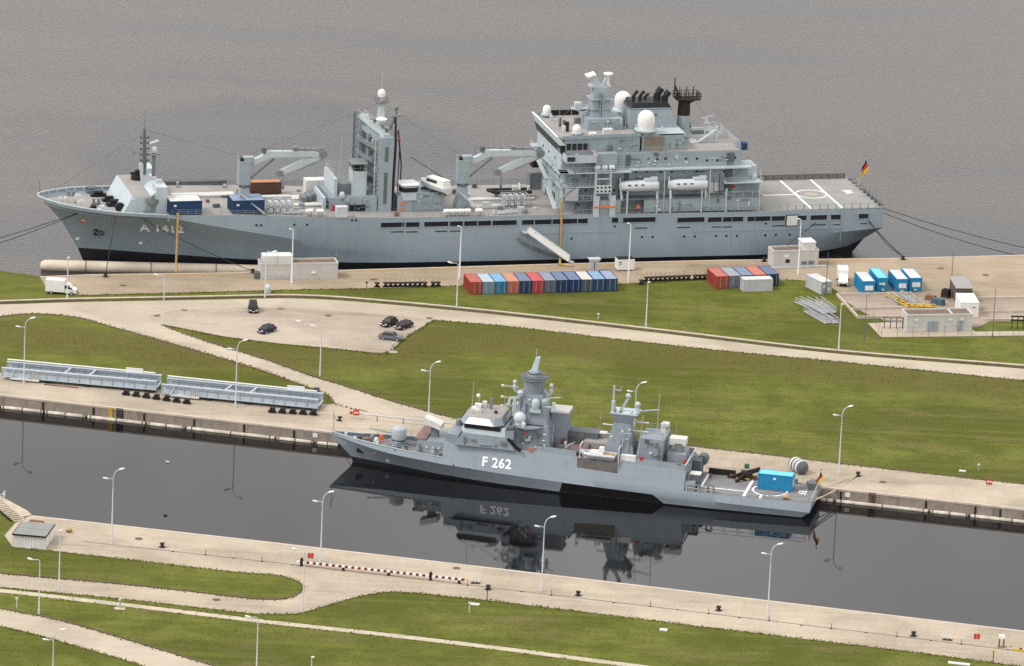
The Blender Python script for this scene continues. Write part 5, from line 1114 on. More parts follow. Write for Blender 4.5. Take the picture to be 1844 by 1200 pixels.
# ochre hoses hanging down the side
q1 = G(316, 492); x, z = FA.s(320, 392, -11.9); tube_thing('shore_hose', 'ochre hose hanging over the side near the number A 1412', 'hose', [wl3(x, -11.6, zg(x) + .3), wl3(x, -12.2, zg(x) + .2), wl3(x - .1, -12.3, 7), wl3(x - .2, -12.6, 3.4), (q1[0] + .2, q1[1] + .6, q1[2] + .5), (q1[0], q1[1], q1[2] + .15)], .24, OCHRE)
x, z = FA.s(1011, 400, -12.2); q2 = G(1008, 479); tube_thing('shore_hose', 'ochre hose hanging from the superstructure corner behind the gangway', 'hose', [wl3(x - .2, -12.2, 14.0), wl3(x, -12.3, 9), wl3(x, -12.5, 3.4), (q2[0], q2[1], q2[2] + .3), (q2[0] + 2.5, q2[1] - .4, q2[2] + .18)], .24, OCHRE)
def rope(label, p, q, sag, m=ROPE, r=.08, group=None):
    pts = []
    for i in range(11):
        t_ = i / 10; pts.append((p[0] + (q[0] - p[0]) * t_, p[1] + (q[1] - p[1]) * t_, p[2] + (q[2] - p[2]) * t_ - sag * 4 * t_ * (1 - t_)))
    tube_thing('mooring_rope', label, 'rope', pts, r, m, 6, group)
def hullpt(px, py, y0=11.5):
    y = y0
    for _ in range(6): x, z = FA.s(px, py, -y); y = hull_y(x, z)
    return wl3(x, -y - .05, z)
far_b = (W(-330, 515, 2.5)[0], W(-330, 515, 2.5)[1], 2.5)
rope('upper dark mooring rope running forward from the supply ship bow', hullpt(140, 384), (W(-260, 494, 2.3)[0], W(-260, 494, 2.3)[1], 2.4), .8, group='ropes forward of the supply ship')
rope('lower dark mooring rope running forward from the supply ship bow', hullpt(139, 385), (W(-260, 506, 2.3)[0], W(-260, 506, 2.3)[1], 2.4), 1.4, group='ropes forward of the supply ship')
q = G(190, 496); rope('dark mooring rope hanging from the bow past the anchor to the quay', hullpt(208, 390), (q[0], q[1], q[2] + .3), .1)
q = G(455, 491); rope('dark mooring rope slanting aft below the number A 1412', hullpt(256, 394), (q[0], q[1], q[2] + .3), .5)
q = G(1376, 470); rope('dark mooring rope slanting forward from the supply ship quarter', hullpt(1469, 401), (q[0], q[1], q[2] + .3), .4)
q = G(1626, 467)
rope('taut dark stern rope running down to the quay bollard', wl3(170.5, -11.6, 8.0), (q[0], q[1], q[2] + .5), .25, r=.1); rope('slack dark stern rope running down to the quay bollard', wl3(170.9, -11.6, 7.8), (q[0] + .3, q[1], q[2] + .5), 1.0)
for dy, lab in ((0, 'upper'), (10, 'lower')):
    w = W(2100, 490 + dy, 2.5); rope('%s dark rope running aft from the supply ship transom' % lab, wl3(173.8, 6 - dy * .4, 7.6), (w[0], w[1], 2.6), 2.0 + dy * .1)

# ---------------- small fittings all over the supply ship
def fittings(parent, x0, x1, y, z0, z1, n, seed, mats, out=-1):
    r = random.Random(seed)
    for _ in range(n):
        x, z, k = r.uniform(x0, x1), r.uniform(z0, z1), r.random(); d = .12 + .3 * r.random(); ya, yb = sorted((y, y + out * d))
        if k < .35: w, h = r.uniform(.3, .9), r.uniform(.3, .9); MB().box(x, x + w, ya, yb, z, z + h).build('wall_locker', r.choice(mats), parent)
        elif k < .6: MB().box(x, x + .1, ya, yb, z0, z0 + (z1 - z0) * r.uniform(.4, 1.0)).build('vent_pipe', r.choice(mats), parent)
        elif k < .8: w = r.uniform(.8, 2.6); MB().box(x, min(x + w, x1 + .4), ya, yb, z, z + .09).build('cable_tray', r.choice(mats), parent)
        else: MB().box(x, x + .5, ya, yb, z, z + .14).build('floodlight', WHITE, parent)
_m = [SUPER, MIDGREY, MINT, DKGREY]
fittings(upb, 107, 142, -9.6, 20.1, 22.6, 26, 1, _m); fittings(acc, 107.5, 144, -9.0, 14.2, 19.0, 34, 2, [MIDGREY, DKGREY, SUPER]); fittings(br, 108, 121, -9.0, 23.3, 25.8, 12, 3, _m)
fittings(bw, 123, 146, -11.75, 11.3, 13.4, 16, 4, _m); fittings(acc, 107, 112.8, -9.0, 11.3, 19.0, 14, 5, [MIDGREY, DKGREY]); fittings(hg, 122.6, 131.5, -8.3, 23.4, 26.0, 8, 6, _m); fittings(fn, 121.6, 129.4, -3.6, 24, 29.6, 7, 7, _m)
fittings(dh, 58.6, 67.6, -7.0, 11.6, 14.0, 10, 8, _m); fittings(d2, 75.6, 81.4, -7.0, 11.6, 14.6, 8, 9, _m); fittings(mt, 112.4, 119.2, -3.4, 26.5, 28.3, 8, 10, _m); fittings(tw, 113.8, 117.0, -1.8, 28.8, 34.2, 9, 11, _m); fittings(fwd, 17, 24, -8.4, 12.6, 15.6, 7, 12, _m)
_r = random.Random(5)
for k in range(46):      # lockers, vents and hatches standing on the open decks
    x = _r.uniform(26, 104); y = _r.uniform(-10.8, 10.4); w, d, h = _r.uniform(.4, 1.5), _r.uniform(.4, 1.2), _r.uniform(.25, 1.1)
    if 56 < x < 82 and -8 < y < 6: continue
    MB().cbox(x, y, zg(x) - .02, w, d, h, _r.uniform(-.2, .2)).build('deck_fitting', _r.choice([MIDGREY, OFFW, DKGREY, SUPER, RUST]), A_)
for k in range(16):
    x = _r.uniform(106.5, 121); y = _r.uniform(-8.5, 8.5); MB().cbox(x, y, 26.28, _r.uniform(.3, .9), _r.uniform(.3, .9), _r.uniform(.3, 1.4)).build('roof_fitting', _r.choice([MIDGREY, OFFW, DKGREY, MINT]), br)
for x, y, z, h in ((106.2, -3, 26.3, 4.5), (110.4, 3, 26.3, 5.5), (119.4, -6, 26.3, 5), (134.8, 5.5, 23.1, 6), (141, -7.6, 23.1, 4.5), (60.6, 3.6, 14.4, 9), (79.8, -1, 14.9, 5)): MB().cyl((x, y, z), (x + .15, y, z + h), .05, .03, n=5).build('whip_antenna', GALV, A_)
def stay(a, b): MB().cyl(a, b, .035, n=4).build('rigging_wire', DKGREY, A_)
for a, b in (((115.4, 0, 35.2), (106.0, 0, 26.9)), ((115.8, 0, 35.0), (133.2, 0, 31.6)), ((69.8, 0, 32.2), (85.8, -1, 21.6)), ((69.6, 0, 32.2), (42.5, -1, 22.2)), ((21.5, 0, 27.6), (41.0, -1.5, 22.0)), ((21.4, 0, 27), (2.0, 0, 14.8)), ((133.4, 0, 34), (147, 0, 16.8))): stay(a, b)
for y in (-8.6, -4, 0, 4, 8.6): MB().bar((105.2, y, 19.8), (105.2, y, 16.7), .12).bar((105.2, y, 16.5), (105.2, y, zD), .12).build('front_pillar', MINT, A_)
for z in (16.7, 19.75): MB().bar((104.7, -11.6, z - 2.6), (107.8, -11.6, z), .7, .1).build('gallery_stair', MIDGREY, A_)
# ================================================================ CORVETTE
F_ = put(FF, thing('corvette', 'sleek grey corvette numbered F 262 moored in the still dock', 'ship'))
fzk = lerpf([(0, 5.0), (4, 4.35), (8, 3.85), (12, 3.5), (24, 3.0), (35, 2.62), (47, 2.25), (62, 1.85), (89, 1.35)])
fhk = lerpf([(0, .12), (1, .55), (3, 1.35), (8, 3.0), (14, 4.5), (22, 5.65), (32, 6.3), (45, 6.64), (75, 6.5), (89.2, 6.0)])
fzt = lerpf([(0, 5.35), (5, 4.9), (12, 4.62), (21, 4.3), (40, 3.8), (66, 3.0), (89.2, 2.98)])
fhs = lambda x, z: max(fhk(x) - .25 * (z - fzk(x)), .06)
fht = lambda x: fhs(x, fzt(x))
fzb = lerpf([(4, .95), (12, .85), (25, .5), (43, .35), (89, .18)])
fhb = lerpf([(3.9, .06), (10, 1.5), (20, 3.7), (32, 5.3), (45, 6.05), (70, 6.15), (89, 5.5)])
fL = [(0.0, fzt, fht, 89.1), (0.25, fzk, fhk, 88.9), (2.2, mixf(fzk, fzb, .5), lambda x: fhk(x) * .45 + fhb(x) * .55, 88.2), (3.9, fzb, fhb, 87.4)]
_fs = shell(loft(fL, 80, 0)); _fs.build('hull', HULLF, F_); f_probe = hull_probe(_fs)
shell(loft([fL[3], (4.7, lambda x: -1.2, lambda x: fhb(x) * .95, 86.8)], 80, 0)).build('boot_topping', BOOT, F_)
def f_side(x0, x1, z0f, z1f, name, m, n=20, both=True, out=0.0, thick=.12):
    for sg in ((-1, 1) if both else (-1,)):
        v = []
        for i in range(n + 1):
            x = x0 + (x1 - x0) * i / n; a, b = z0f(x), z1f(x); v += [(x, sg * (fhs(x, a) + out), a), (x, sg * (fhs(x, b) + out), b), (x, sg * (fhs(x, b) + out - thick), b), (x, sg * (fhs(x, a) + out - thick), a)]
        f = []
        for i in range(n):
            for k in range(4): f.append((4 * i + k, 4 * i + (k + 1) % 4, 4 * i + 4 + (k + 1) % 4, 4 * i + 4 + k))
        f += [(0, 1, 2, 3), tuple(4 * n + k for k in (3, 2, 1, 0))]
        o = MB().add(v, f).build(name, m, F_)
    return o
wz = lerpf([(22, 7.05), (40, 7.2), (55, 6.9), (66.2, 6.55)])      # weather deck edge
f_side(21.9, 66.2, lambda x: fzt(x), wz, 'upper_side', HULLF, 30)
def fdeck(x0, x1, zf, name, m, inset=.12, n=24):
    v = []
    for i in range(n + 1):
        x = x0 + (x1 - x0) * i / n; z = zf(x); h = max(fhs(x, z) - inset, .03); v += [(x, -h, z), (x, h, z)]
    MB().add(v, [(2 * i, 2 * i + 2, 2 * i + 3, 2 * i + 1) for i in range(n)]).build(name, m, F_)
fdeck(.8, 22, lambda x: fzt(x) - .75, 'foredeck', DECKF); fdeck(21.9, 66.2, lambda x: wz(x) - .03, 'weather_deck', DECKF, .02); fdeck(66.2, 89.1, lambda x: fzt(x) - .02, 'quarterdeck', DECKF, .01)
# front and after ends of the raised side
MB().add([(21.95, -fhs(22, 3.6), 3.6), (21.95, fhs(22, 3.6), 3.6), (22.6, fhs(22, 7), 7.03), (22.6, -fhs(22, 7), 7.03)], [(0, 1, 2, 3)]).build('front_bulkhead', MINT, F_)
MB().add([(66.2, -fhs(66, 3), 2.98), (66.2, fhs(66, 3), 2.98), (66.2, fhs(66, 6.5), 6.55), (66.2, -fhs(66, 6.5), 6.55)], [(0, 1, 2, 3)]).build('after_bulkhead', SUPF, F_)
# pale bulwark cap at the bow
gc = MB(); xs_ = (.02, .4, 1, 2, 3, 5, 8, 11, 14, 18, 22)
for sg in (-1, 1):
    for a, b in zip(xs_, xs_[1:]): gc.bar((a, sg * fht(a), fzt(a)), (b, sg * fht(b), fzt(b)), .2, .14)
gc.build('bulwark_cap', MINT, F_)
# black exhaust panel on the side
def f_hy(x, z): return fhs(x, z) if z > fzt(x) else f_probe(x, z)
v = []; f = []; n = 12
for i in range(n + 1):
    t_ = i / n
    for k in range(5):
        w = k / 4; z1 = 2.25; x_ = (44.2 + (60.6 - 44.2) * t_) * (1 - w) + (43.6 + (62.6 - 43.6) * t_) * w; z_ = (fzk(x_) - .03) * (1 - w) + (fzb(x_) + .03) * w; v.append((x_, -(f_hy(x_, z_) + .03), z_))
for i in range(n):
    for k in range(4): f.append((5 * i + k, 5 * i + 5 + k, 5 * i + 6 + k, 5 * i + 1 + k))
MB().add(v, f).build('exhaust_panel', BLACK, F_)
hull_glyph('F 262', 867.5, 820.5, 838, 'hull_number', F_, MARK, FF, lambda x, z: fhs(x, z), 1.05, .06, k=.78)
hull_disc(F_, 674.5, 816.5, .36, RED, 'emblem', FF, f_hy); hull_disc(F_, 674.5, 816.5, .22, MARK, 'emblem_centre', FF, f_hy, out=.05); hull_disc(F_, 698, 830, .3, MARK, 'thruster_mark', FF, f_hy, sx=1.3)
for px, py in ((727, 811), (711, 811), (817, 838), (845, 845), (845, 864), (817, 858)): hull_disc(F_, px, py, .14, DARK, 'fairlead', FF, f_hy)
x, z = FF.s(645, 816, -3.0); yy = f_hy(x, z); MB().box(x - .65, x + .65, -yy - .08, -yy + .4, z - .4, z + .4).build('anchor_pocket', BLACK, F_)
# foredeck gear
zf = 4.0
gm = MB().lathe([(1.9, 0), (1.9, .9), (1.7, 1.0)], (12.6, 0, zf), 4).build('gun_mount', SUPF, F_)
MB().lathe([(1.3, 0), (1.35, .25), (1.35, 1.6), (1.2, 2.0), (.8, 2.28), (.05, 2.35)], (12.6, 0, zf + 1.15), 20).build('gun_turret', mat('turret_grey', (.36, .41, .44), .5, .06, .6), gm); MB().lathe([(1.35, 0), (1.35, .2)], (12.6, 0, zf + .98), 18).build('turret_ring', BLACK, gm)
MB().cyl((11.3, 0, zf + 2.1), (7.2, 0, zf + 2.6), .13, .09).build('gun_barrel', SUPF, gm)
for x, y, w, h, m in ((4.4, .3, .6, .7, WHITED), (5.4, -.2, .9, .9, BLACK), (6.7, -.4, 1.2, 1.0, REDDECK), (7.6, .5, 1.0, 1.3, MIDGREY), (8.6, -.6, .9, 1.2, WHITED), (9.2, .9, .9, 1.4, ORANGE), (9.0, -1.4, .5, .8, WHITED), (3.2, 0, .5, .5, BLACK)):
    MB().cbox(x, y, zf - .1, w, w * .9, h * .6, .3).lathe([(w * .4, 0), (w * .45, h * .3), (w * .3, h * .5)], (x, y, zf + h * .45), 8).build('windlass', m, F_)
MB().cyl((.5, 0, 5.2), (.4, 0, 9.2), .05).bar((.4, 0, 8.4), (1.0, .2, 7.2), .08).build('jack_staff', DKGREY, F_)
rb = MB().frus(16.3, 21.7, -4.6, 4.6, 3.5, 17.0, 21.9, -3.9, 3.9, 6.6).build('launcher_base', SUPF, F_)
MB().box(16.4, 18.4, -3.8, 3.8, 6.55, 6.9).build('splinter_rim', REDDECK, rb)
ram = MB().box(18.7, 20.0, -1.3, .1, 6.6, 8.6).build('missile_launcher', MIDGREY, F_)
MB().add([(17.4, -1.9, 9.2), (20.6, -2.2, 8.2), (20.6, .6, 8.2), (17.4, .8, 9.2), (17.6, -1.9, 10.2), (20.8, -2.2, 9.2), (20.8, .6, 9.2), (17.6, .8, 10.2)], [(3, 2, 1, 0), (4, 5, 6, 7), (0, 1, 5, 4), (1, 2, 6, 5), (2, 3, 7, 6), (3, 0, 4, 7)]).build('launch_box', WHITED, ram)
MB().cyl((17.6, -4.4, 4.2), (17.6, -4.6, 4.2), .4, n=12).build('lifebuoy', RED, rb)
for x in (18.6, 19.8, 20.8): MB().box(x, x + .25, -4.42, -4.2, 5.4, 5.7).build('deck_light', WHITE, rb)
MB().prism([(22.4, -4.6), (24.6, -5.0), (24.6, 5.0), (22.4, 4.6)], 7.0, 8.6).build('bridge_apron', SUPF, F_); MB().bar((22.2, 4.2, 6.4), (24.4, 4.8, 9.8), .3, 1.6).build('dark_screen', BLACK, F_)
MB().lathe([(.6, 0), (.6, 1.0), (.4, 1.2)], (23.4, 1.2, 8.6), 12).build('decoy_launcher', MIDGREY, F_)
# deckhouse and bridge
dk = MB().prism([(24.0, -5.75), (35.2, -5.85), (35.2, 5.85), (24.0, 5.75)], 7.05, 9.15, [(25.2, -5.4), (33.6, -5.45), (33.6, 5.45), (25.2, 5.4)]).build('deckhouse', SUPF, F_)
bg = MB().prism([(25.3, -4.6), (33.3, -5.2), (33.3, 5.2), (25.3, 4.6), (24.6, 2.6), (24.6, -2.6)], 9.15, 10.5, [(25.7, -4.4), (33.0, -4.9), (33.0, 4.9), (25.7, 4.4), (25.0, 2.5), (25.0, -2.5)]).build('bridge', MINT, F_)
MB().prism([(25.55, -4.62), (32.2, -5.05), (32.2, 5.05), (25.55, 4.62), (24.8, 2.65), (24.8, -2.65)], 10.05, 10.95).build('bridge_window', GLASS, bg)
MB().prism([(25.3, -5.0), (31.2, -5.3), (32.6, -3.9), (32.6, 3.9), (31.2, 5.3), (25.3, 5.0), (24.4, 2.8), (24.4, -2.8)], 10.95, 12.05, [(26.2, -4.1), (30.8, -4.4), (32.0, -3.2), (32.0, 3.2), (30.8, 4.4), (26.2, 4.1), (25.3, 2.2), (25.3, -2.2)]).build('bridge_top', SUPF, bg)
MB().prism([(26.2, -4.0), (30.8, -4.3), (31.9, -3.1), (31.9, 3.1), (30.8, 4.3), (26.2, 4.0), (25.4, 2.1), (25.4, -2.1)], 12.05, 12.1).build('bridge_roof', DECK, bg)
MB().add([(25.6, -5.06, 10.98), (31.0, -5.34, 10.98), (30.0, -4.45, 12.02), (26.3, -4.18, 12.02)], [(0, 1, 2, 3)]).build('white_visor', WHITE, bg)
for x, y, w, d, h, m in ((26.6, 1.8, 1.2, .8, .7, WHITE), (26.2, .2, .9, .6, .5, WHITE), (27.2, -.9, 1.2, .7, .5, WHITED), (29.0, 1.6, .45, .45, 2.0, MIDGREY), (30.4, -.8, .5, .5, .5, SOOT), (27.6, 2.6, .8, .8, 1.0, WHITED)): MB().cbox(x, y, 12.08, w, d, h).build('roof_fitting', m, bg)
for x, y, h in ((25.6, 1.0, 5.2), (26.6, 2.0, 3.4)): MB().cyl((x, y, 12), (x + .2, y, 12 + h), .05).build('whip_antenna', GALV, bg)
MB().ball((26.5, 2.0, 14.2), .38, 10).build('small_dome', WHITE, bg)
MB().prism([(33.2, -5.4), (34.8, -5.6), (34.8, -3.8), (33.2, -3.8)], 9.0, 10.6).build('bridge_wing', SUPF, F_); MB().box(33.4, 34.6, -5.5, -4.2, 10.6, 11.2).build('wing_lookout', DKGREY, F_)
MB().bar((33.7, -5.62, 9.1), (36.2, -5.9, 7.1), .3, .5).build('dark_seam', BLACK, dk)
# main mast
ms = MB().prism([(32.9, -3.9), (41.0, -3.9), (41.0, 3.9), (32.9, 3.9)], 7.1, 11.3, [(34.0, -3.3), (40.4, -3.3), (40.4, 3.3), (34.0, 3.3)]).build('mast_base', SUPF, F_)
m2_ = MB().prism([(33.9, -2.7), (40.2, -2.7), (40.2, 2.7), (33.9, 2.7)], 11.3, 16.6, [(35.0, -1.9), (39.0, -1.9), (39.0, 1.9), (35.0, 1.9)]).build('mast_tower', SUPF, ms)
MB().lathe([(1.75, 0), (2.0, 2.5), (2.45, 2.7), (2.45, 3.0), (1.3, 3.0), (1.3, 3.4), (1.05, 4.0), (.7, 4.1)], (37.0, 0, 16.5), 20).build('sensor_tower', SUPF, ms)
rg = MB().lathe([(2.3, 0), (2.55, .05), (2.55, .16), (2.3, .16)], (37.0, 0, 19.5), 20).build('tower_rim', DKGREY, ms)
MB().lathe([(1.25, 0), (1.25, .3)], (37, 0, 20.0), 16).build('dark_band', DKGREY, ms)
MB().add([(36.4, -.7, 20.6), (37.6, -.7, 20.6), (37.6, .7, 20.6), (36.4, .7, 20.6), (37.1, -.5, 23.0), (37.9, -.5, 23.2), (37.9, .5, 23.2), (37.1, .5, 23.0)], [(3, 2, 1, 0), (4, 5, 6, 7), (0, 1, 5, 4), (1, 2, 6, 5), (2, 3, 7, 6), (3, 0, 4, 7)]).build('radar_antenna', MINT, ms)
MB().cyl((37.2, 0, 23), (37.2, 0, 24.6), .06).build('mast_light', GALV, ms)
for sx, xx in ((-1, 33.6), (1, 40.2)):
    MB().bar((37 + sx * 1.2, 0, 15.2), (xx, -.4, 16.8), .45).bar((xx, -.4, 16.4), (37 + sx * 1.2, 0, 17.2), .2).ball((xx, -.4, 18.2), .42, 10).lathe([(.3, 0), (.45, .5), (.3, 1.1)], (xx, -.4, 16.7), 10).build('sensor_arm', MINT, ms)
MB().bar((33.0, -1.4, 15.4), (36.2, -1.2, 16.0), .4).bar((33.0, -1.4, 15.4), (32.8, -1.6, 14.3), .4).bar((38.6, -1.0, 15.8), (42.2, -1.0, 16.4), .16).bar((40.0, -1.0, 16.0), (39.0, -1.6, 13.4), .35).build('yard_arm', MINT, ms)
for z in (13.6, 15.3, 17.4): MB().box(31.4, 34.4, -.9, -.8, z, z + .08).box(31.2, 31.7, -1.1, -.6, z - .05, z + .2).build('lamp_bracket', WHITED, ms)
MB().ball((35.4, -3.6, 12.6), 1.15, 18).lathe([(.9, -1.2), (.9, -.6)], (35.4, -3.6, 12.6), 14).build('radome', OFFW, ms); MB().dome((37.9, -2.4, 14.2), .75, 1.9).box(37.0, 38.9, -3.0, -1.6, 13.6, 14.2).build('sensor_dome', MINT, ms); MB().dome((36.3, -4.6, 11.3), .42, .95).build('small_dome', OFFW, ms)
MB().lathe([(2.8, 0), (2.8, .2)], (36.9, -2.6, 11.1), 16).build('radome_platform', SUPF, ms); MB().box(32.6, 34.2, 2.2, 4.0, 11.0, 13.2).build('deck_locker', WHITED, ms)
MB().box(36.4, 36.8, -3.75, -3.5, 9.4, 10.2).build('red_box', ORANGE, ms); MB().cyl((33.8, -4.5, 7.4), (33.4, -1.4, 15.2), .05).build('halyard', ROPE, ms)
MB().box(40.2, 43.2, 1.0, 4.6, 7.1, 12.8).build('exhaust_trunk', SUPF, F_); MB().box(40.0, 43.4, .8, 4.8, 12.8, 13.2).build('trunk_top', WHITED, F_)
MB().box(37.6, 38.2, -5.6, -5.4, 7.2, 7.9).build('life_locker', ORANGE, F_)
# waist
f_side(39.0, 46.2, wz, lambda x: wz(x) + .95, 'bulwark', SUPF, 8); f_side(54.2, 66.0, wz, lambda x: wz(x) + 1.0, 'bulwark', SUPF, 10)
lv = MB().box(41.5, 48.6, 2.2, 5.2, 7.0, 9.3).build('engine_house', DKGREY, F_)
for k in range(12): MB().box(42.0 + k * .36, 42.2 + k * .36, 2.1, 2.25, 8.3, 9.1).build('louvre', MIDGREY, lv)
fdeck(40, 54.2, lambda x: wz(x) + .02, 'waist_deck', REDDECK, .3)
mb = MB()
for k in range(5): mb.cyl((41.5 + k * .7, -3.4, 7.1), (41.5 + k * .7, -3.4, 7.9), .16)
MB().bar((43.8, -4.2, 8.0), (45.0, -4.4, 9.0), .9, .12).bar((44.2, -3.2, 8.0), (45.4, -3.4, 9.0), .9, .12).build('torpedo_davit', GALV, F_); MB().lathe([(.35, 0), (.35, 1.6)], (45.6, -4.2, 7.5), 10, 'x').build('torpedo_tube', DKGREY, F_)
for x in (41.2, 42.4, 43.5): MB().cbox(x, -4.6, 7.1, .7, .5, .7).build('deck_locker', DKGREY, F_)
MB().box(46.6, 54.0, -5.9, -5.4, 4.8, 7.0).build('boat_shade_panel', mat('recess_shade', (0.16, 0.145, 0.135), .8, .25, .7), F_)  # brownish shade below the boat put into this panel's colour
t = on_ship(FF, 'ship_boat', 'pale inflatable launch hanging in the side bay of the corvette', 'boat', 47.0, -5.0, 7.3)
tb = MB()
for sg in (-1, 1): tb.path([(0, 0, .8), (.8, sg * .7, .6), (2.0, sg * 1.05, .5), (6.4, sg * 1.0, .5)], .33, 9)
tb.build('tube', GALV, t); MB().frus(.8, 6.2, -.8, .8, -.2, .4, 6.3, -.9, .9, .5).build('hull', OFFW, t); MB().frus(1.4, 4.2, -.6, .6, .5, 1.8, 4.0, -.45, .45, 1.2).frus(3.2, 4.3, -.5, .5, 1.1, 3.4, 4.2, -.4, .4, 1.9).build('cabin', WHITE, t); MB().box(4.4, 6.0, -.6, .6, .4, .75).build('well_deck', OCHRE, t)
for x in (47.0, 54.0): MB().bar((x, -5.8, 5.0), (x, -5.8, 9.4), .16).bar((x, -5.8, 9.4), (x, -3.4, 9.4), .16).build('davit', WHITED, F_)
MB().box(46.4, 51.0, .2, 5.0, 7.1, 8.2).build('hatch_coaming', DECK, F_)
# after mast
am = MB().prism([(50.6, -2.6), (56.2, -2.6), (56.2, 2.6), (50.6, 2.6)], 7.0, 12.9, [(52.0, -1.6), (55.0, -1.6), (55.0, 1.6), (52.0, 1.6)]).build('after_mast', SUPF, F_)
MB().prism([(52.2, -1.5), (54.9, -1.5), (54.9, 1.5), (52.2, 1.5)], 12.9, 14.6, [(51.4, -1.9), (56.4, -1.9), (56.4, 1.9), (51.4, 1.9)]).build('mast_platform', SUPF, am)
MB().box(51.4, 56.4, -1.9, 1.9, 14.6, 14.8).build('platform_top', MINT, am)
MB().lathe([(.35, 0), (.35, 2.2), (.18, 2.3), (.18, 5.0)], (51.8, -1.2, 14.6), 10).bar((51.8, -1.2, 19.0), (53.0, -1.2, 18.8), .14).bar((53, -1.2, 18.8), (53.1, -1.2, 19.6), .14).build('aerial_post', MINT, am)
MB().bar((53.0, 0, 14.8), (54.2, 0, 17.2), .5).ball((54.2, 0, 17.6), .5, 12).build('sensor_ball', MINT, am); MB().bar((56.0, 0, 14.8), (56.0, 0, 16.0), .6).ball((56.0, 0, 16.2), .55, 12).build('sensor_ball', MINT, am)
MB().bar((56.2, 0, 15.0), (60.0, .2, 15.6), .18).build('yard', MINT, am); MB().cyl((59.6, 0, 8.0), (59.9, 0, 18.6), .06).build('whip_antenna', GALV, am); MB().cyl((57.2, -4.2, 7.0), (57.8, -4.2, 15.6), .06).build('whip_antenna', GALV, am)
for z in (11.2, 12.9):
    MB().box(54.0, 58.2, -.2, .2, z, z + .15).build('lamp_bracket', WHITED, am); MB().box(49.8, 53.2, -.2, .2, z - 1.0, z - .9).build('lamp_bracket', WHITED, am)
MB().box(48.2, 50.0, 3.2, 4.6, 9.0, 9.2).bar((49.2, 4, 7), (49.2, 4, 9.1), .2).build('searchlight', WHITED, F_)
ah = MB().frus(56.6, 61.4, -3.6, 4.0, 7.0, 57.2, 61.6, -3.2, 3.6, 11.0).build('after_house', SUPF, F_)
MB().rail([(57.2, -3.1, 11.0), (61.5, -3.1, 11), (61.5, 3.5, 11), (57.2, 3.5, 11)], .9, 1.2, .05, 2).build('railing', GALV, ah); MB().box(60.2, 61.0, 1.0, 2.0, 11.0, 12.8).box(60.4, 61.6, .8, 2.2, 12.4, 12.9).build('light_gun', WHITED, ah)
r2 = MB().box(62.2, 65.4, -2.2, 2.2, 6.6, 8.4).build('missile_launcher', SUPF, F_); MB().box(63.2, 64.6, -1.0, 1.0, 8.4, 10.0).build('launcher_post', MIDGREY, r2); MB().box(62.2, 65.2, -1.0, 1.2, 9.7, 10.9).build('launch_box', WHITED, r2)
MB().box(54.4, 57.0, -5.3, -4.5, 7.0, 8.2).build('raft_canister', WHITE, F_); MB().cyl((58.0, -5.2, 7.8), (58.0, -5.0, 7.8), .35, n=12).build('lifebuoy', RED, F_); MB().box(65.4, 65.8, -3.6, -2.8, 7.0, 7.9).build('fire_locker', RED, F_)
for pts in ([(66.1, -5.5, 7.5), (66.1, 5.4, 7.5)],): MB().bar(pts[0], pts[1], .2, .25).build('after_coaming', MINT, F_)
# quarterdeck fittings
MB().box(66.3, 68.0, -6.1, -4.5, 2.95, 4.6).build('deck_locker', SUPF, F_); MB().box(66.9, 68.6, -4.4, -2.6, 2.95, 5.6).build('deck_house', DKGREY, F_); MB().box(66.8, 68.7, -4.5, -2.5, 5.6, 5.75).build('house_roof', WHITED, F_)
MB().box(66.3, 67.8, 1.4, 4.2, 2.95, 6.4).build('stair_house', DKGREY, F_); MB().lathe([(.9, -.9), (1.0, -.8), (1.0, .8), (.9, .9)], (67.6, 4.6, 5.9), 16, 'y').build('hose_reel', DKGREY, F_)
MB().box(68.6, 73.5, 5.3, 5.7, 2.95, 4.0).build('far_bulwark', SOOT, F_)
g3 = MB().bar((73.2, 4.2, 3.2), (78.0, 4.8, 5.0), .7).box(74.6, 76.6, 3.6, 5.2, 2.95, 4.4).bar((75.8, 4.4, 4.2), (74.2, 1.8, 3.2), .4).build('deck_crane', SOOT, F_); MB().box(75.2, 76.0, 4.2, 4.8, 5.0, 5.8).build('crane_motor', mat('green_paint', (0.03, 0.12, 0.06), .6, .2, 1.0), g3)
zq = 2.985
for (a, b, c, d) in ((68.5, 68.85, -2.6, 5.0), (76.6, 77.1, -5.6, 5.6)): MB().box(a, b, c, d, zq, zq + .012).build('deck_line', MARK, F_)
MB().box(68.0, 76.6, -2.85, -2.5, zq, zq + .012).build('deck_line', MARK, F_)
ring(2.9, 3.25, (80.8, -.8), zq + .016, MARK, 'landing_circle', F_); MB().box(79.6, 80.0, -5.8, -3.4, zq, zq + .012).build('deck_line', MARK, F_)
lettering('deck_letters', 'EF', 1.9, MARK, F_, Matrix.Translation((85.9, .6, zq)) @ Matrix.Rotation(R(-90), 4, 'Z') @ Matrix.Translation((-.6, 0, 0)), .006, 1.3)
for k in range(9):
    x = 66.6 + k * 2.45; y = -(fht(x) - .1)
    MB().rail([(x, y, 2.98), (x + 2.1, -(fht(x + 2.1) - .1), 2.98)], 1.35, 2.1, .09, 2).build('folding_rail', WHITED if k == 0 else GALV, F_)
MB().rail([(68, 5.6, 2.98), (78, 5.7, 2.98), (88.8, 5.5, 2.98)], 1.1, 1.6, .06, 3).build('railing', GALV, F_); MB().rail([(88.9, -5.5, 2.98), (88.9, 5.5, 2.98)], 1.1, 1.5, .06, 3).build('railing', GALV, F_)
MB().lathe([(.25, -.55), (.4, -.4), (.4, .4), (.25, .55)], (84.3, -4.6, 3.4), 12, 'x').build('float_buoy', OCHRE, F_)
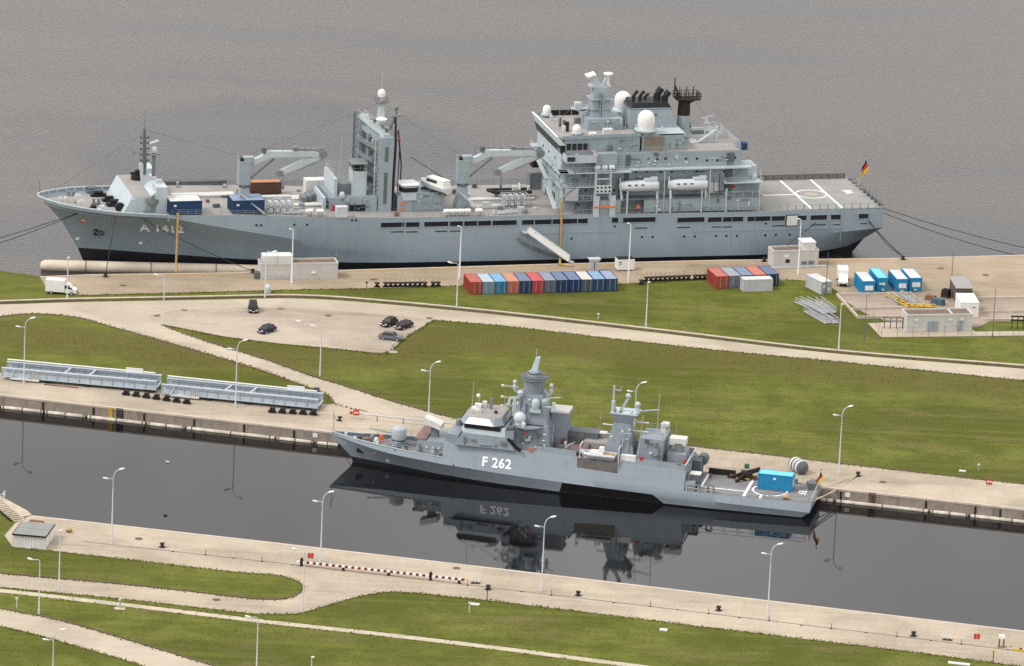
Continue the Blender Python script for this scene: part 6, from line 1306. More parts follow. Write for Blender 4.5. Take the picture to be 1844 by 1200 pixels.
MB().path([(70.4, -5.4, 2.98), (70.4, -5.4, 4.2), (71.4, -5.4, 4.2), (71.4, -5.4, 2.98)], .16).build('vent_pipe', RUST, F_)
for x, y in ((86.8, 4.4), (84.6, 5.0), (79.0, 5.0)): MB().lathe([(.3, 0), (.3, .8), (.4, .85)], (x, y, 2.98), 10).build('bollard', MIDGREY, F_)
MB().box(87.2, 88.6, 2.0, 4.6, 2.98, 4.2).build('tarpaulin', DKGREY, F_)
t = on_ship(FF, 'workshop_container', 'bright blue workshop container with turquoise roof on the corvette quarterdeck', 'container', 78.4, -.35, 3.02)
box20(t, 6.3, 2.6, 2.85, CYAN, CYTOP); MB().box(2.8, 3.3, -.02, .05, 1.9, 2.25).build('white_label', WHITE, t)
for k in (.5, 1.5): MB().box(6.28, 6.33, k, k + .6, .6, 2.0).build('window', WHITED, t)
ensign(FF, 88.6, 0.6, 2.98, 4.4, 1.7, 'black red and gold ensign hanging at the corvette stern', 2.6)
# moorings of the corvette
def fw3(x, y, z): X, Y = FF.wld(x, y); return (X, Y, z)
q = G(1545, 857)
for k, (x, y, s_) in enumerate(((88.7, -4.8, .5), (88.9, -2.5, .9), (88.9, 4.2, .2))): rope(('near', 'middle', 'far')[k] + ' pale mooring rope from the corvette stern to the quay bollard', fw3(x, y, 2.9), (q[0], q[1], q[2] + .45), s_, ROPEL, .09)
q = G(612, 757); rope('pale mooring rope from the corvette bow to the bollard by the round sign', fw3(5.5, 1.6, 4.8), (q[0], q[1], q[2] + .4), .2, ROPEL, .06)

_f = [SUPF, MIDGREY, MINT, DKGREY]
fittings(dk, 25.6, 33, -5.7, 7.3, 8.8, 7, 21, [SUPF, MIDGREY]); fittings(ms, 34, 40.2, -3.85, 7.3, 10.8, 16, 22, _f); fittings(am, 51.6, 55.2, -2.4, 7.4, 12.4, 10, 23, _f); fittings(ah, 57, 61, -3.5, 7.3, 10.6, 8, 24, _f); fittings(m2_, 35.0, 39.0, -2.2, 11.6, 16.0, 10, 25, _f); fittings(rb, 17.2, 21.4, -4.3, 4.2, 6.2, 6, 26, _f)
_r = random.Random(9)
for k in range(40):
    x = _r.uniform(40.4, 65.6); y = _r.uniform(-5.0, 5.0)
    if 50 < x < 62 and -4 < y < 4: continue
    MB().cbox(x, y, wz(x), _r.uniform(.3, 1.1), _r.uniform(.3, .9), _r.uniform(.3, 1.2), _r.uniform(-.3, .3)).build('deck_fitting', _r.choice([MIDGREY, OFFW, DKGREY, SUPF, RUST, SUPF]), F_)
for k in range(16):
    x = _r.uniform(2.5, 21); y = _r.uniform(-.6, .6) * fht(x); MB().cbox(x, y, fzt(x) - .75, _r.uniform(.2, .7), _r.uniform(.2, .6), _r.uniform(.2, .7)).build('deck_fitting', _r.choice([MIDGREY, OFFW, DKGREY, BLACK]), F_)
for k in range(14):
    x = _r.uniform(68.5, 88.5); y = _r.uniform(2.8, 5.3); MB().cbox(x, y, 2.96, _r.uniform(.3, 1.0), _r.uniform(.3, .8), _r.uniform(.2, .8)).build('deck_fitting', _r.choice([MIDGREY, OCHRE, DKGREY, RUST, SOOT]), F_)
MB().rail([(24.2, -4.4, 8.6), (22.4, -4.3, 8.6)], .9, 1, .05, 2).build('railing', GALV, F_); MB().rail([(x, -(fhs(x, 7) - .2), wz(x)) for x in (35.4, 39)], 1.0, 1.2, .05, 3).build('railing', GALV, F_); MB().rail([(x, fhs(x, 7) - .2, wz(x)) for x in (35.4, 45, 55, 66)], 1.0, 1.4, .05, 3).build('railing', GALV, F_); MB().rail([(33.2, -4.4, 12.0), (33.2, 4.4, 12.0)], .9, 1.1, .05, 2).build('railing', GALV, F_)
MB().rail([(x, fht(x) - .12, fzt(x)) for x in (8, 14, 21)], .9, 1.5, .05, 2).build('railing', GALV, F_); MB().rail([(x, -(fht(x) - .12), fzt(x)) for x in (9, 14, 21)], .8, 1.5, .05, 2).build('railing', GALV, F_)
for a, b in (((37.2, 0, 23.2), (53.8, 0, 17.4)), ((36.6, -.4, 19.4), (27, -1, 12.2)), ((53.8, 0, 17.0), (64.4, 0, 11.4)), ((40.2, -.4, 16.9), (51.8, -1.2, 18.8)), ((33.2, -1, 15.4), (26.5, -2.5, 12.1))): MB().cyl(a, b, .03, n=4).build('rigging_wire', DKGREY, F_)
for x, y, z, h in ((31.0, 3.4, 12.1, 4.4), (41.4, -3.6, 7.1, 5.0), (48.4, 4.6, 7.1, 6.5), (62.4, 4.0, 7.0, 5.5)): MB().cyl((x, y, z), (x + .2, y, z + h), .04, .025, n=5).build('whip_antenna', GALV, F_)
for z in (12.2, 13.4, 14.6): MB().lathe([(1.6 - (z - 12) * .1, 0), (1.75 - (z - 12) * .1, .08), (1.75 - (z - 12) * .1, .16)], (37.1, -.9, z), 12).build('sensor_gallery', SUPF, ms)
MB().lathe([(.5, 0), (.6, .7), (.4, 1.0)], (35.0, -2.0, 16.2), 12).build('sensor_drum', MINT, ms); MB().lathe([(.5, 0), (.6, .7), (.4, 1.0)], (39.3, -1.6, 15.0), 12).build('sensor_drum', MINT, ms); MB().box(38.6, 41.6, -2.2, -1.9, 14.6, 14.75).box(40.9, 41.4, -2.3, -1.8, 14.0, 15.6).build('yard_fitting', MINT, ms)
MB().box(33.6, 34.2, -1.6, -1.0, 13.0, 15.4).box(32.2, 34.2, -1.5, -1.1, 14.0, 14.2).build('yard_fitting', MINT, ms)
for k, (x, z) in enumerate(((52.2, 15.6), (53.2, 15.2), (55.2, 15.4), (56.2, 14.9))): MB().lathe([(.22, 0), (.28, .5), (.12, .8)], (x, -1.4, z - .7), 8).build('aerial_drum', _f[k], am)
# ================================================================ ON THE QUAYS
def height_to(X, Y, z, py):
    a = project(X, Y, z)[1]; b = project(X, Y, z + 10)[1]; return 10 * (a - py) / (a - b)
LAMPG = 'lamp posts of the harbour'
HEADM = mat('lamp_head', (0.66, 0.67, 0.66), .5, .08, 1.0)
def lamp_head(t, p, dx, dy=0.0):
    l = math.hypot(dx, dy) or 1; dx, dy = dx / l, dy / l; a = math.atan2(dy, dx)
    o = MB().lathe([(.08, 0), (.16, .12), (.2, .5), (.17, .85), (.05, 1.0)], (0, 0, 0), 10, 'x').build('lamp_head', HEADM, t); o.location = p; o.rotation_euler = (0, -.25, a); o.scale = (1.05, 1.35, .8)
def lamp(px, py, pt, kind, label, thin=False, m=None, base=None):
    X, Y, z = base or G(px, py); h = height_to(X, Y, z, pt); m = m or POST; r = .11 if not thin else .07
    t = thing('lamp_post', label, 'lamp post', (X, Y, z), 0, LAMPG)
    if kind == 'double':
        hp = h - 1.6; MB().lathe([(r * 1.7, 0), (r * 1.7, .9), (r * 1.2, 1.0), (r * .75, hp)], (0, 0, 0), 8).build('pole', m, t)
        MB().path([(0, 0, hp - .1), (.12, 0, hp + .6), (.45, 0, hp + 1.2), (.95, 0, hp + 1.55)], r * .7, 6).build('arm', m, t); lamp_head(t, (.9, 0, hp + 1.55), 1)
        MB().path([(0, 0, hp - .35), (-.5, -.15, hp - .05), (-.8, -.3, hp - .1)], r * .6, 6).build('arm', m, t); lamp_head(t, (-.75, -.3, hp - .1), -1, -.35)
    elif kind in ('left', 'right'):
        s = -1 if kind == 'left' else 1
        MB().lathe([(r * 1.6, 0), (r * 1.6, .9), (r * 1.1, 1.0), (r * .75, h - .5)], (0, 0, 0), 8).build('pole', m, t)
        MB().path([(0, 0, h - .6), (s * .08, 0, h - .25), (s * .35, 0, h), (s * 1.2, -.1, h - .05)], r * .7, 6).build('arm', m, t); lamp_head(t, (s * 1.1, -.1, h - .05), s)
    elif kind == 'tall':
        MB().lathe([(r * 1.9, 0), (r * 1.9, .9), (r * 1.4, 1.0), (r * .8, h)], (0, 0, 0), 8).build('pole', m, t)
        MB().path([(0, 0, h - .6), (-.1, -.2, h), (-.4, -.5, h + .25)], r * .7, 6).build('arm', m, t); lamp_head(t, (-.3, -.5, h + .25), -.4, -1)
    elif kind == 'plain':
        MB().lathe([(r * 1.7, 0), (r * 1.7, .9), (r * 1.1, 1.0), (r * .75, h)], (0, 0, 0), 8).build('pole', m, t); lamp_head(t, (0, 0, h), .3, -1)
    return t
WPOST = mat('white_lamp_post', (0.68, 0.69, 0.68), .5, .08, 1.0)
lamp(43, 691, 573, 'double', 'twin headed lamp post in front of the left bridge girder'); lamp(424, 734, 613, 'double', 'twin headed lamp post in front of the right bridge girder')
lamp(294, 586, 496, 'left', 'single arm lamp post at the car park corner where the road forks'); lamp(121, 541, 464, 'plain', 'lamp post beside the white van on the outer quay')
lamp(477, 537, 453, 'right', 'single arm lamp post beside the white tank and service cabin'); lamp(525, 511, 414, 'tall', 'tall white lamp post in front of the long white service cabin', m=WPOST)
lamp(827, 503, 409, 'tall', 'tall white lamp post left of the red container', m=WPOST); lamp(822, 557, 474, 'left', 'short lamp post by the flood wall left of the red container')
lamp(576, 678, 588, 'left', 'single arm lamp post on the grass below the car park'); lamp(771, 766, 652, 'double', 'twin headed lamp post behind the corvette gun')
lamp(1131, 510, 404, 'tall', 'tall white lamp post in front of the small white generator', m=WPOST); lamp(1163, 590, 508, 'plain', 'lamp post by the flood wall in front of the second row of black stands')
lamp(1437, 495, 396, 'tall', 'tall white lamp post in front of the stepped white cabin', m=WPOST); lamp(1510, 857, 732, 'double', 'twin headed lamp post on the apron behind the blue workshop container')
lamp(1510, 632, 548, 'plain', 'lamp post by the flood wall in front of the pile of gangways'); lamp(1141, 795, 689, 'double', 'twin headed lamp post behind the corvette after mast')
lamp(201, 978, 845, 'double', 'twin headed lamp post on the near quay beside the shed'); lamp(577, 1017, 886, 'double', 'twin headed lamp post beside the striped barrier')
lamp(975, 1066, 931, 'double', 'twin headed lamp post in front of the corvette reflection'); lamp(1382, 1116, 980, 'double', 'twin headed lamp post on the near quay facing the corvette stern')
lamp(70, 1107, 1008, 'left', 'single arm lamp post between the footpath and the lower road'); lamp(106, 1067, 955, 'plain', 'lamp post at the slip road below the shed')
lamp(94, 1262, 1134, 'double', 'twin headed lamp post on the grass below the lower road', base=(*W(94, 1262, 2.25), 2.25)); lamp(461, 1232, 1112, 'left', 'single arm lamp post below the footpath', base=(*W(461, 1232, 2.25), 2.25))
lamp(545, 1103, 990, 'left', 'single arm lamp post at the tip of the grass island by the barrier'); lamp(558, 1290, 1183, 'plain', 'lamp post on the lowest grass with only its head in sight', base=(*W(558, 1290, 2.25), 2.25))
for px, py, pt, w in ((1487, 531, 455, 'beside the white container'), (1713, 513, 452, 'behind the grey shed'), (1556, 613, 530, 'by the fenced tanks'), (1787, 609, 520, 'by the fenced yard')):
    X, Y, z = G(px, py); h = height_to(X, Y, z, pt); o = MB().lathe([(.13, 0), (.13, .8), (.09, .9), (.05, h)], (0, 0, 0), 8).build('lightning_mast', DKGREY); o.location = (X, Y, z); tag(o, 'thin dark mast ' + w, 'mast')

# ---------------- containers along the outer quay
CH = R(-2)
def container_at(px, py, L_, W_, H_, m, top, label, ang, door=True, group=None, labelbox=False, zc=None):
    """px,py: near left bottom corner; the long side runs away from the camera along angle ang"""
    X, Y, z = G(px, py); t = thing('shipping_container', label, 'container', (X, Y, z), ang, group)
    # local x: away from the camera, local y to the left, so shift by the width
    box20(t, L_, W_, H_, m, top); return t
def cont_row(px0, px1, py0, py1, items, grp, L_=6.06):
    a, b = G(px0, py0), G(px1, py1); dx, dy = b[0] - a[0], b[1] - a[1]; D = math.hypot(dx, dy); ux, uy = dx / D, dy / D; w = D / len(items)
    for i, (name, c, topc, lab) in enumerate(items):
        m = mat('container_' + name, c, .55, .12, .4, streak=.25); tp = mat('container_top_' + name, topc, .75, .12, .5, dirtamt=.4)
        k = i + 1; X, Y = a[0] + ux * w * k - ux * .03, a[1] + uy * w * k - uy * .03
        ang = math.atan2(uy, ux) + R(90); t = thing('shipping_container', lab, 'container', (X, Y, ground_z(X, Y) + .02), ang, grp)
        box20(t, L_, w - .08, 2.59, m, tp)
        # doors on the end that faces the camera
        for s in (0, 1):
            d = MB().box(-.05, .03, .14 + s * (w - .3) / 2, .12 + (s + 1) * (w - .3) / 2, .2, 2.42).build('door', m, t)
            MB().cyl((-.08, .5 + s * (w - .3) / 2, .25), (-.08, .5 + s * (w - .3) / 2, 2.4), .03, n=6).build('locking_bar', GALV, d)
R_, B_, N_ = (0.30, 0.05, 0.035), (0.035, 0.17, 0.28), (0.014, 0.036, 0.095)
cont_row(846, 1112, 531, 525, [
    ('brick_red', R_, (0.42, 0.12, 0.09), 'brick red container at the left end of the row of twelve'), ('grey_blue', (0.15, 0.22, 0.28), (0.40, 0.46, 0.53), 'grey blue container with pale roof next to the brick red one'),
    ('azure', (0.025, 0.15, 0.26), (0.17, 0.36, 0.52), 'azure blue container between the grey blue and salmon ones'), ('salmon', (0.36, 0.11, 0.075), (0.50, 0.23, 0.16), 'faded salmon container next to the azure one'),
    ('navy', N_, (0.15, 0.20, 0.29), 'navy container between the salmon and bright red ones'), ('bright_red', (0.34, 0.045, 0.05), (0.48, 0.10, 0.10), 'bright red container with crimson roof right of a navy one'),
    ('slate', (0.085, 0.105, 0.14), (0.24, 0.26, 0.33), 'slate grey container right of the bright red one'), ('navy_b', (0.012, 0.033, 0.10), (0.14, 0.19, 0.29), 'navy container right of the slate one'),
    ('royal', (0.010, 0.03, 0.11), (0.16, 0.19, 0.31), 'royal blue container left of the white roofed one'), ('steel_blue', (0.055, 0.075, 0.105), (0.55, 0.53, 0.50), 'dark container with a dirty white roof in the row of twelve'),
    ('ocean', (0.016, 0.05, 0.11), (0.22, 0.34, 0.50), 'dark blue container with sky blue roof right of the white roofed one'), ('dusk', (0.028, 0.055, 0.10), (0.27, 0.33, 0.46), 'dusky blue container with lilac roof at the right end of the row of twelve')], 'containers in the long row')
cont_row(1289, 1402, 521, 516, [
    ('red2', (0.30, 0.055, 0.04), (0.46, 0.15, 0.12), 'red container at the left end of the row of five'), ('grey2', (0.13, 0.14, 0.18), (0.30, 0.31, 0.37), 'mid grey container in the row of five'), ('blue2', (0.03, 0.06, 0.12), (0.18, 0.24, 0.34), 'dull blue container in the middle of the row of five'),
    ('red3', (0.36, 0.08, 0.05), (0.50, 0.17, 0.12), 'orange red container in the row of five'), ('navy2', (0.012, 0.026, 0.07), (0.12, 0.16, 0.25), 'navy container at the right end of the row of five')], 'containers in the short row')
a, b = G(1338, 526), G(1391, 524.5); t = thing('shipping_container', 'white container lying crosswise in front of the row of five', 'container', a, math.atan2(b[1] - a[1], b[0] - a[0]))
box20(t, math.hypot(b[0] - a[0], b[1] - a[1]), 2.44, 2.5, mat('pale_grey_container', (0.47, 0.48, 0.50), .6, .06, .5, streak=.2), WTOP)
a, b = G(1478, 531), G(1504, 530); t = thing('shipping_container', 'pale grey container standing beside the white lorry', 'container', a, math.atan2(b[1] - a[1], b[0] - a[0]) + R(12))
def upright(t, W_, D_, H_, m, top):        # local x along the front, y away
    box20(t, W_, D_, H_, m, top)
upright(t, 2.5, 6.06, 2.6, mat('pale_grey_container', (0, 0, 0)), WTOP)
for s in (0, 1): d = MB().box(.16 + s * 1.1, 1.2 + s * 1.1, -.05, .03, .2, 2.4).build('door', mat('grey_door', (.30, .31, .33), .6, .1, 1.), t); MB().box(.35 + s * 1.1, .95 + s * 1.1, -.08, -.04, 1.3 - s * .6, 1.9 - s * .6).build('door_panel', WHITED, d)
for k, (px, py, w, lab, top) in enumerate(((1552, 532, 2.6, 'blue office container with white roof and a wide window, left of the turquoise one', WTOP), (1579, 526, 2.2, 'blue office container with turquoise roof', CYTOP), (1613, 528, 2.45, 'blue office container with white roof right of the turquoise one', WTOP), (1637, 526, 2.6, 'blue office container with white roof at the end of the yard', WTOP))):
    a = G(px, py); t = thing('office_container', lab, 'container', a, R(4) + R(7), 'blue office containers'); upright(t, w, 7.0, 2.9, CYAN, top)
    wf = MB().box(.55, w - .4, -.06, .04, 1.0, 1.95).build('window', WHITE, t) if k != 1 else MB().box(.4, 1.0, -.06, .04, 1.5, 1.85).box(1.1, 1.6, -.06, .04, 1.4, 1.9).build('white_sign', WHITE, t)
    if k != 1: MB().box(.5 + (w - .9) / 2, .55 + (w - .9) / 2, -.08, -.04, 1.0, 1.95).build('glazing_bar', GALV, wf)
    MB().box(.9, 1.5, -.3, 0, .35, .6).build('air_unit', WHITED, t)

# ---------------- cabins and sheds
def cabin(pa, pb, depth, h, label, name='service_cabin', m=WHITED, roofm=None, parapet=.35):
    a, b = G(*pa), G(*pb); L_ = math.hypot(b[0] - a[0], b[1] - a[1]); t = thing(name, label, 'cabin', a, math.atan2(b[1] - a[1], b[0] - a[0]))
    w = MB().box(0, L_, 0, depth, 0, h - parapet).build('walls', m, t)
    if parapet:
        p = .22; MB().box(-.05, L_ + .05, -.05, p, h - parapet, h).box(-.05, L_ + .05, depth - p, depth + .05, h - parapet, h).box(-.05, p, p, depth - p, h - parapet, h).box(L_ - p, L_ + .05, p, depth - p, h - parapet, h).build('parapet', m, t)
        MB().box(p, L_ - p, p, depth - p, h - parapet, h - parapet + .05).build('roof', roofm or mat('brown_felt_roof', (0.16, 0.115, 0.085), .9, .2, .6), t)
    return t, L_
OFFB = mat('off_white_render', (0.50, 0.485, 0.46), .8, .08, .5, streak=.25, dirt=(.33, .30, .27))
t, L_ = cabin((469, 504), (608, 502), 3.6, 3.3, 'long white service cabin with two roof tanks on the outer quay', m=OFFB)
for k in (.5, 3.5): MB().box(k, k + 2.9, .5, 3.1, 3.0, 4.6).build('roof_tank', WHITED, t); MB().box(k, k + 2.9, .5, 3.1, 4.6, 4.7).build('tank_lid', WHITE, t)
for k in range(4): MB().box(.35 + k * 1.35, 1.5 + k * 1.35, -.06, .05, .15, .95).build('ventilation_grille', GALV, t)
MB().box(10.2, 11.0, -.35, .0, 1.2, 1.45).build('wall_lamp', WHITE, t); MB().box(-1.1, -.1, .2, 1.6, 0, 1.4).build('switch_box', DKGREY, t)
t, L_ = cabin((1392, 483), (1473, 480), 3.6, 3.6, 'stepped white cabin on a concrete plinth behind the row of five containers', m=OFFB)
MB().box(6.3, 8.9, .2, 3.4, 3.25, 5.0).build('stair_tower', WHITED, t); MB().box(6.1, 9.0, .1, 3.5, 5.0, 5.12).build('tower_roof', WHITE, t); MB().box(-.9, L_ + 1.6, -.9, -.05, 0, .3).build('plinth', GALV, t)
for k in (6.0, 7.5): MB().box(k, k + 1.2, -.06, .05, .5, 1.2).build('ventilation_grille', MIDGREY, t)
MB().box(2.6, 3.5, -.06, .05, 1.0, 1.7).build('notice_board', SOOT, t); MB().box(2.3, 3.2, -.05, .04, 2.2, 2.7).build('white_plate', WHITE, t)
a, b = G(1112, 489), G(1143, 488); t = thing('generator', 'small white generator box beside the grey pedestal', 'generator', a, math.atan2(b[1] - a[1], b[0] - a[0]))
MB().box(0, 3.5, 0, 2.2, .25, 2.4).build('housing', WHITE, t); MB().box(.1, 3.4, .1, 2.1, 2.4, 2.5).build('roof', SOOT, t); MB().box(.25, .8, -.03, .03, 1.75, 1.95).build('louvre', BLACK, t); MB().box(.3, .65, -.03, .03, 1.35, 1.5).build('hazard_mark', BLACK, t)
for k in (.3, 2.9): MB().lathe([(.25, 0), (.25, .2)], (k, .1, .25), 10, 'y').build('wheel', TYRE, t)
X, Y, z = G(1069, 489); t = thing('grey_pedestal', 'grey concrete pedestal with flared top behind the containers', 'pedestal', (X, Y, z), FA.a); MB().box(-.85, -.1, -.5, .5, 0, 2.2).build('column', GALV, t); MB().box(.1, .85, -.5, .5, 0, 2.2).build('column', GALV, t); MB().frus(-.9, .9, -.55, .55, 2.2, -1.25, 1.25, -.8, .8, 2.75).build('flared_top', OFFW, t)
X, Y, z = G(482, 527); t = thing('white_tank', 'white upright tank with domed top beside the flood wall', 'tank', (X, Y, z)); MB().dome((0, 0, .15), .62, 1.5).build('shell', OFFW, t); MB().lathe([(.7, 0), (.7, .16)], (0, 0, 0), 14).build('plinth', GALV, t)
# transformer house with doors, inside its fence
t, L_ = cabin((1632, 599), (1750, 597), 4.2, 3.6, 'flat roofed white transformer house with grey doors', 'transformer_house', m=OFFB)
for k, w in ((4.2, 2.2), (10.2, 1.25)): d = MB().box(k, k + w, -.06, .05, 0, 2.2).build('door', mat('blue_grey_door', (.27, .31, .35), .6, .08, 1.), t); MB().box(k + w / 2 - .02, k + w / 2 + .02, -.08, -.05, .1, 2.1).build('door_gap', DKGREY, d)
for k in (1.6, 8.4, 10.8): MB().box(k, k + .55, -.3, 0, 2.3, 2.6).build('wall_lamp', WHITED, t)
MB().box(9.1, 9.4, 0, 4.2, 3.25, 3.6).build('roof_upstand', OFFB, t)
a = G(1729, 571); t = thing('white_hut', 'white square hut behind the transformer house', 'hut', a, R(6)); MB().box(0, 3.6, 0, 6.5, 0, 2.9).build('walls', WHITE, t); MB().box(-.05, 3.65, -.05, 6.55, 2.9, 3.02).build('roof', WHITE, t); MB().box(2.4, 2.9, -.05, .02, 1.9, 2.1).build('vent', DKGREY, t)
a = G(1721, 546); t = thing('grey_shed', 'long grey shed with dark end behind the white hut', 'shed', a, R(6)); MB().box(0, 3.2, 0, 8.0, 0, 3.0).build('walls', mat('brown_grey_boards', (0.10, 0.085, 0.07), .9, .2, 1.0), t); MB().box(-.15, 3.35, -.15, 8.15, 3.0, 3.15).build('roof', mat('grey_sheet_roof', (0.30, 0.29, 0.28), .8, .1, .6), t)
# garden-style shed on the near quay
a, b = G(24, 985), G(81, 990); t = thing('quay_shed', 'white shed with grey felt roof at the left end of the near quay', 'shed', a, math.atan2(b[1] - a[1], b[0] - a[0])); L_ = math.hypot(b[0] - a[0], b[1] - a[1])
w = MB().box(0, L_, 0, 6.6, 0, 2.25).build('walls', WHITED, t); rf = MB().box(-.15, L_ + .15, -.2, 3.28, 2.25, 2.4).build('roof', mat('grey_felt_roof', (0.24, 0.245, 0.23), .9, .12, .5), t); MB().box(-.15, L_ + .15, 3.36, 6.9, 2.25, 2.42).build('roof', mat('grey_felt_roof', (0, 0, 0)), t)
MB().box(-.2, L_ + .2, -.26, -.2, 2.15, 2.45).box(L_ + .15, L_ + .22, -.2, 6.9, 2.15, 2.44).box(-.22, -.15, -.2, 6.9, 2.15, 2.44).build('roof_trim', SOOT, rf)
for k in (.4, 3.5): MB().box(L_ - .02, L_ + .06, k, k + 2.7, .1, 2.0).build('door', WHITE, t)
for k in range(int(L_ / .5)): MB().box(k * .5 + .1, k * .5 + .14, -.03, .0, .1, 2.15).build('board_joint', GALV, w)

# ---------------- vehicles
def wheels(t, L_, W_, r, xs):
    for x in xs:
        for s in (0, 1):
            w = MB().lathe([(r * .9, 0), (r, .04), (r, .2), (r * .9, .24)], (x, (-.02 if s == 0 else W_ - .22), r), 14, 'y').build('wheel', TYRE, t)
            MB().lathe([(r * .55, 0), (r * .5, .02)], (x, (-.035 if s == 0 else W_ + .015), r), 12, 'y').build('hub', GALV, w)
def car(px, py, heading, m, label, L_=4.4, W_=1.8, H_=1.5, suv=False):
    X, Y, z = G(px, py); t = thing('parked_car', label, 'car', (X, Y, z + .01), heading, 'cars in the car park')
    b = MB().xprism([(0.04, .3), (0, .55), (.06, .85), (W_ - .06, .85), (W_, .55), (W_ - .04, .3)], .08, L_ - .08)
    b = MB().prism([(0, .12), (.25, .02), (L_ - .25, .02), (L_, .15), (L_, W_ - .15), (L_ - .25, W_ - .02), (.25, W_ - .02), (0, W_ - .12)], .28, .62).prism([(0, .12), (.25, .02), (L_ - .25, .02), (L_, .15), (L_, W_ - .15), (L_ - .25, W_ - .02), (.25, W_ - .02), (0, W_ - .12)], .62, .92, [(.1, .2), (.4, .1), (L_ - .3, .1), (L_ - .08, .22), (L_ - .08, W_ - .22), (L_ - .3, W_ - .1), (.4, W_ - .1), (.1, W_ - .2)]).build('body', m, t)
    r0 = L_ * (.90 if suv else .86)
    MB().frus(L_ * .27, r0 + .05, .12, W_ - .12, .9, L_ * .41, r0 - .30, .27, W_ - .27, H_ - .03).build('window', GLASS, t)
    MB().box(L_ * .41, r0 - .28, .26, W_ - .26, H_ - .05, H_).build('roof', m, t)
    for x0, x1 in ((L_ * .265, L_ * .41), (r0 + .06, r0 - .3)):
        for s in (0, 1):
            y0, y1 = (.12, .27) if s == 0 else (W_ - .12, W_ - .27); MB().bar((x0, y0, .9), (x1, y1, H_ - .02), .09).build('pillar', m, t)
    for s in (0, 1):
        MB().box(-.02, .12, .15 + s * (W_ - .7), .55 + s * (W_ - .7), .6, .78).build('headlight', WHITE, t); MB().box(L_ - .1, L_ + .02, .12 + s * (W_ - .55), .43 + s * (W_ - .55), .65, .85).build('tail_light', RED, t)
        MB().box(L_ * .3, L_ * .3 + .2, (-.16 if s == 0 else W_ - .02), (.02 if s == 0 else W_ + .16), .92, 1.06).build('mirror', m, t)
    MB().box(-.03, .05, W_ / 2 - .26, W_ / 2 + .26, .42, .53).build('number_plate', WHITE, t); MB().box(-.01, .1, .3, W_ - .3, .35, .6).build('grille', BLACK, t)
    wheels(t, L_, W_, .33, (L_ * .19, L_ * .8)); return t
CBLK = mat('black_car_paint', (0.012, 0.012, 0.015), .4, .05, 1., spec=.25); CNAVY = mat('navy_car_paint', (0.014, 0.018, 0.04), .4, .05, 1., spec=.25); CMAR = mat('maroon_car_paint', (0.028, 0.010, 0.012), .4, .05, 1., spec=.25); CANT = mat('anthracite_car_paint', (0.09, 0.105, 0.12), .3, .05, 1., spec=.6)
car(465, 566, R(95), CBLK, 'black off-road car standing alone at the top of the car park', 4.3, 1.85, 1.9, True)
car(474, 604, R(52), CNAVY, 'dark navy hatchback standing alone near the lower kerb of the car park', 4.1, 1.75, 1.5)
car(697, 592, R(58), CBLK, 'black hatchback behind the silver grey estate car', 4.2, 1.78, 1.55); car(722, 597, R(55), CMAR, 'dark maroon saloon beside the grass edge of the car park', 4.3, 1.76, 1.45)
car(727, 612, R(166), CANT, 'anthracite estate car parked sideways below two dark cars', 4.6, 1.8, 1.5)
def van(px, py, ang, label, flip):
    X, Y, z = G(px, py); t = thing('box_van', label, 'van', (X, Y, z), ang)
    MB().box(2.35, 6.1, 0, 2.1, .55, 2.9).build('cargo_box', WHITE, t); MB().box(2.3, 6.1, .1, 2.0, .4, .55).build('chassis', BLACK, t)
    c = MB().yprism([(0, .4), (2.3, .4), (2.3, 2.15), (1.5, 2.15), (.75, 1.3), (.05, 1.05)], .1, 2.0).build('cab', WHITE, t)
    MB().yprism([(.80, 1.30), (1.50, 2.07), (1.56, 2.03), (.9, 1.28)], .2, 1.9).build('windscreen', GLASS, c)
    for y in (.06, 1.96): MB().yprism([(.95, 1.25), (1.5, 1.95), (1.72, 1.95), (1.72, 1.25)], y, y + .08).build('side_window', GLASS, c); MB().box(1.85, 2.25, y, y + .08, 1.35, 1.95).build('side_window', GLASS, c)
    for y in (.25, 1.5): MB().box(-.03, .06, y, y + .35, .75, .95).build('headlight', GALV, c)
    for y in (-.2, 2.1): MB().box(.85, 1.0, y, y + .22, 1.2, 1.55).build('mirror', BLACK, c)
    MB().box(-.04, .05, .3, 1.8, .42, .72).build('grille', BLACK, c); wheels(t, 6, 2.1, .36, (.95, 4.9)); return t
van(140, 528, R(176), 'white box van parked on the grass edge at the left end of the quay', False)
X, Y, z = G(1511, 517); van(1527.5, 518, R(90), 'white box lorry parked facing the camera beside the blue offices', True)

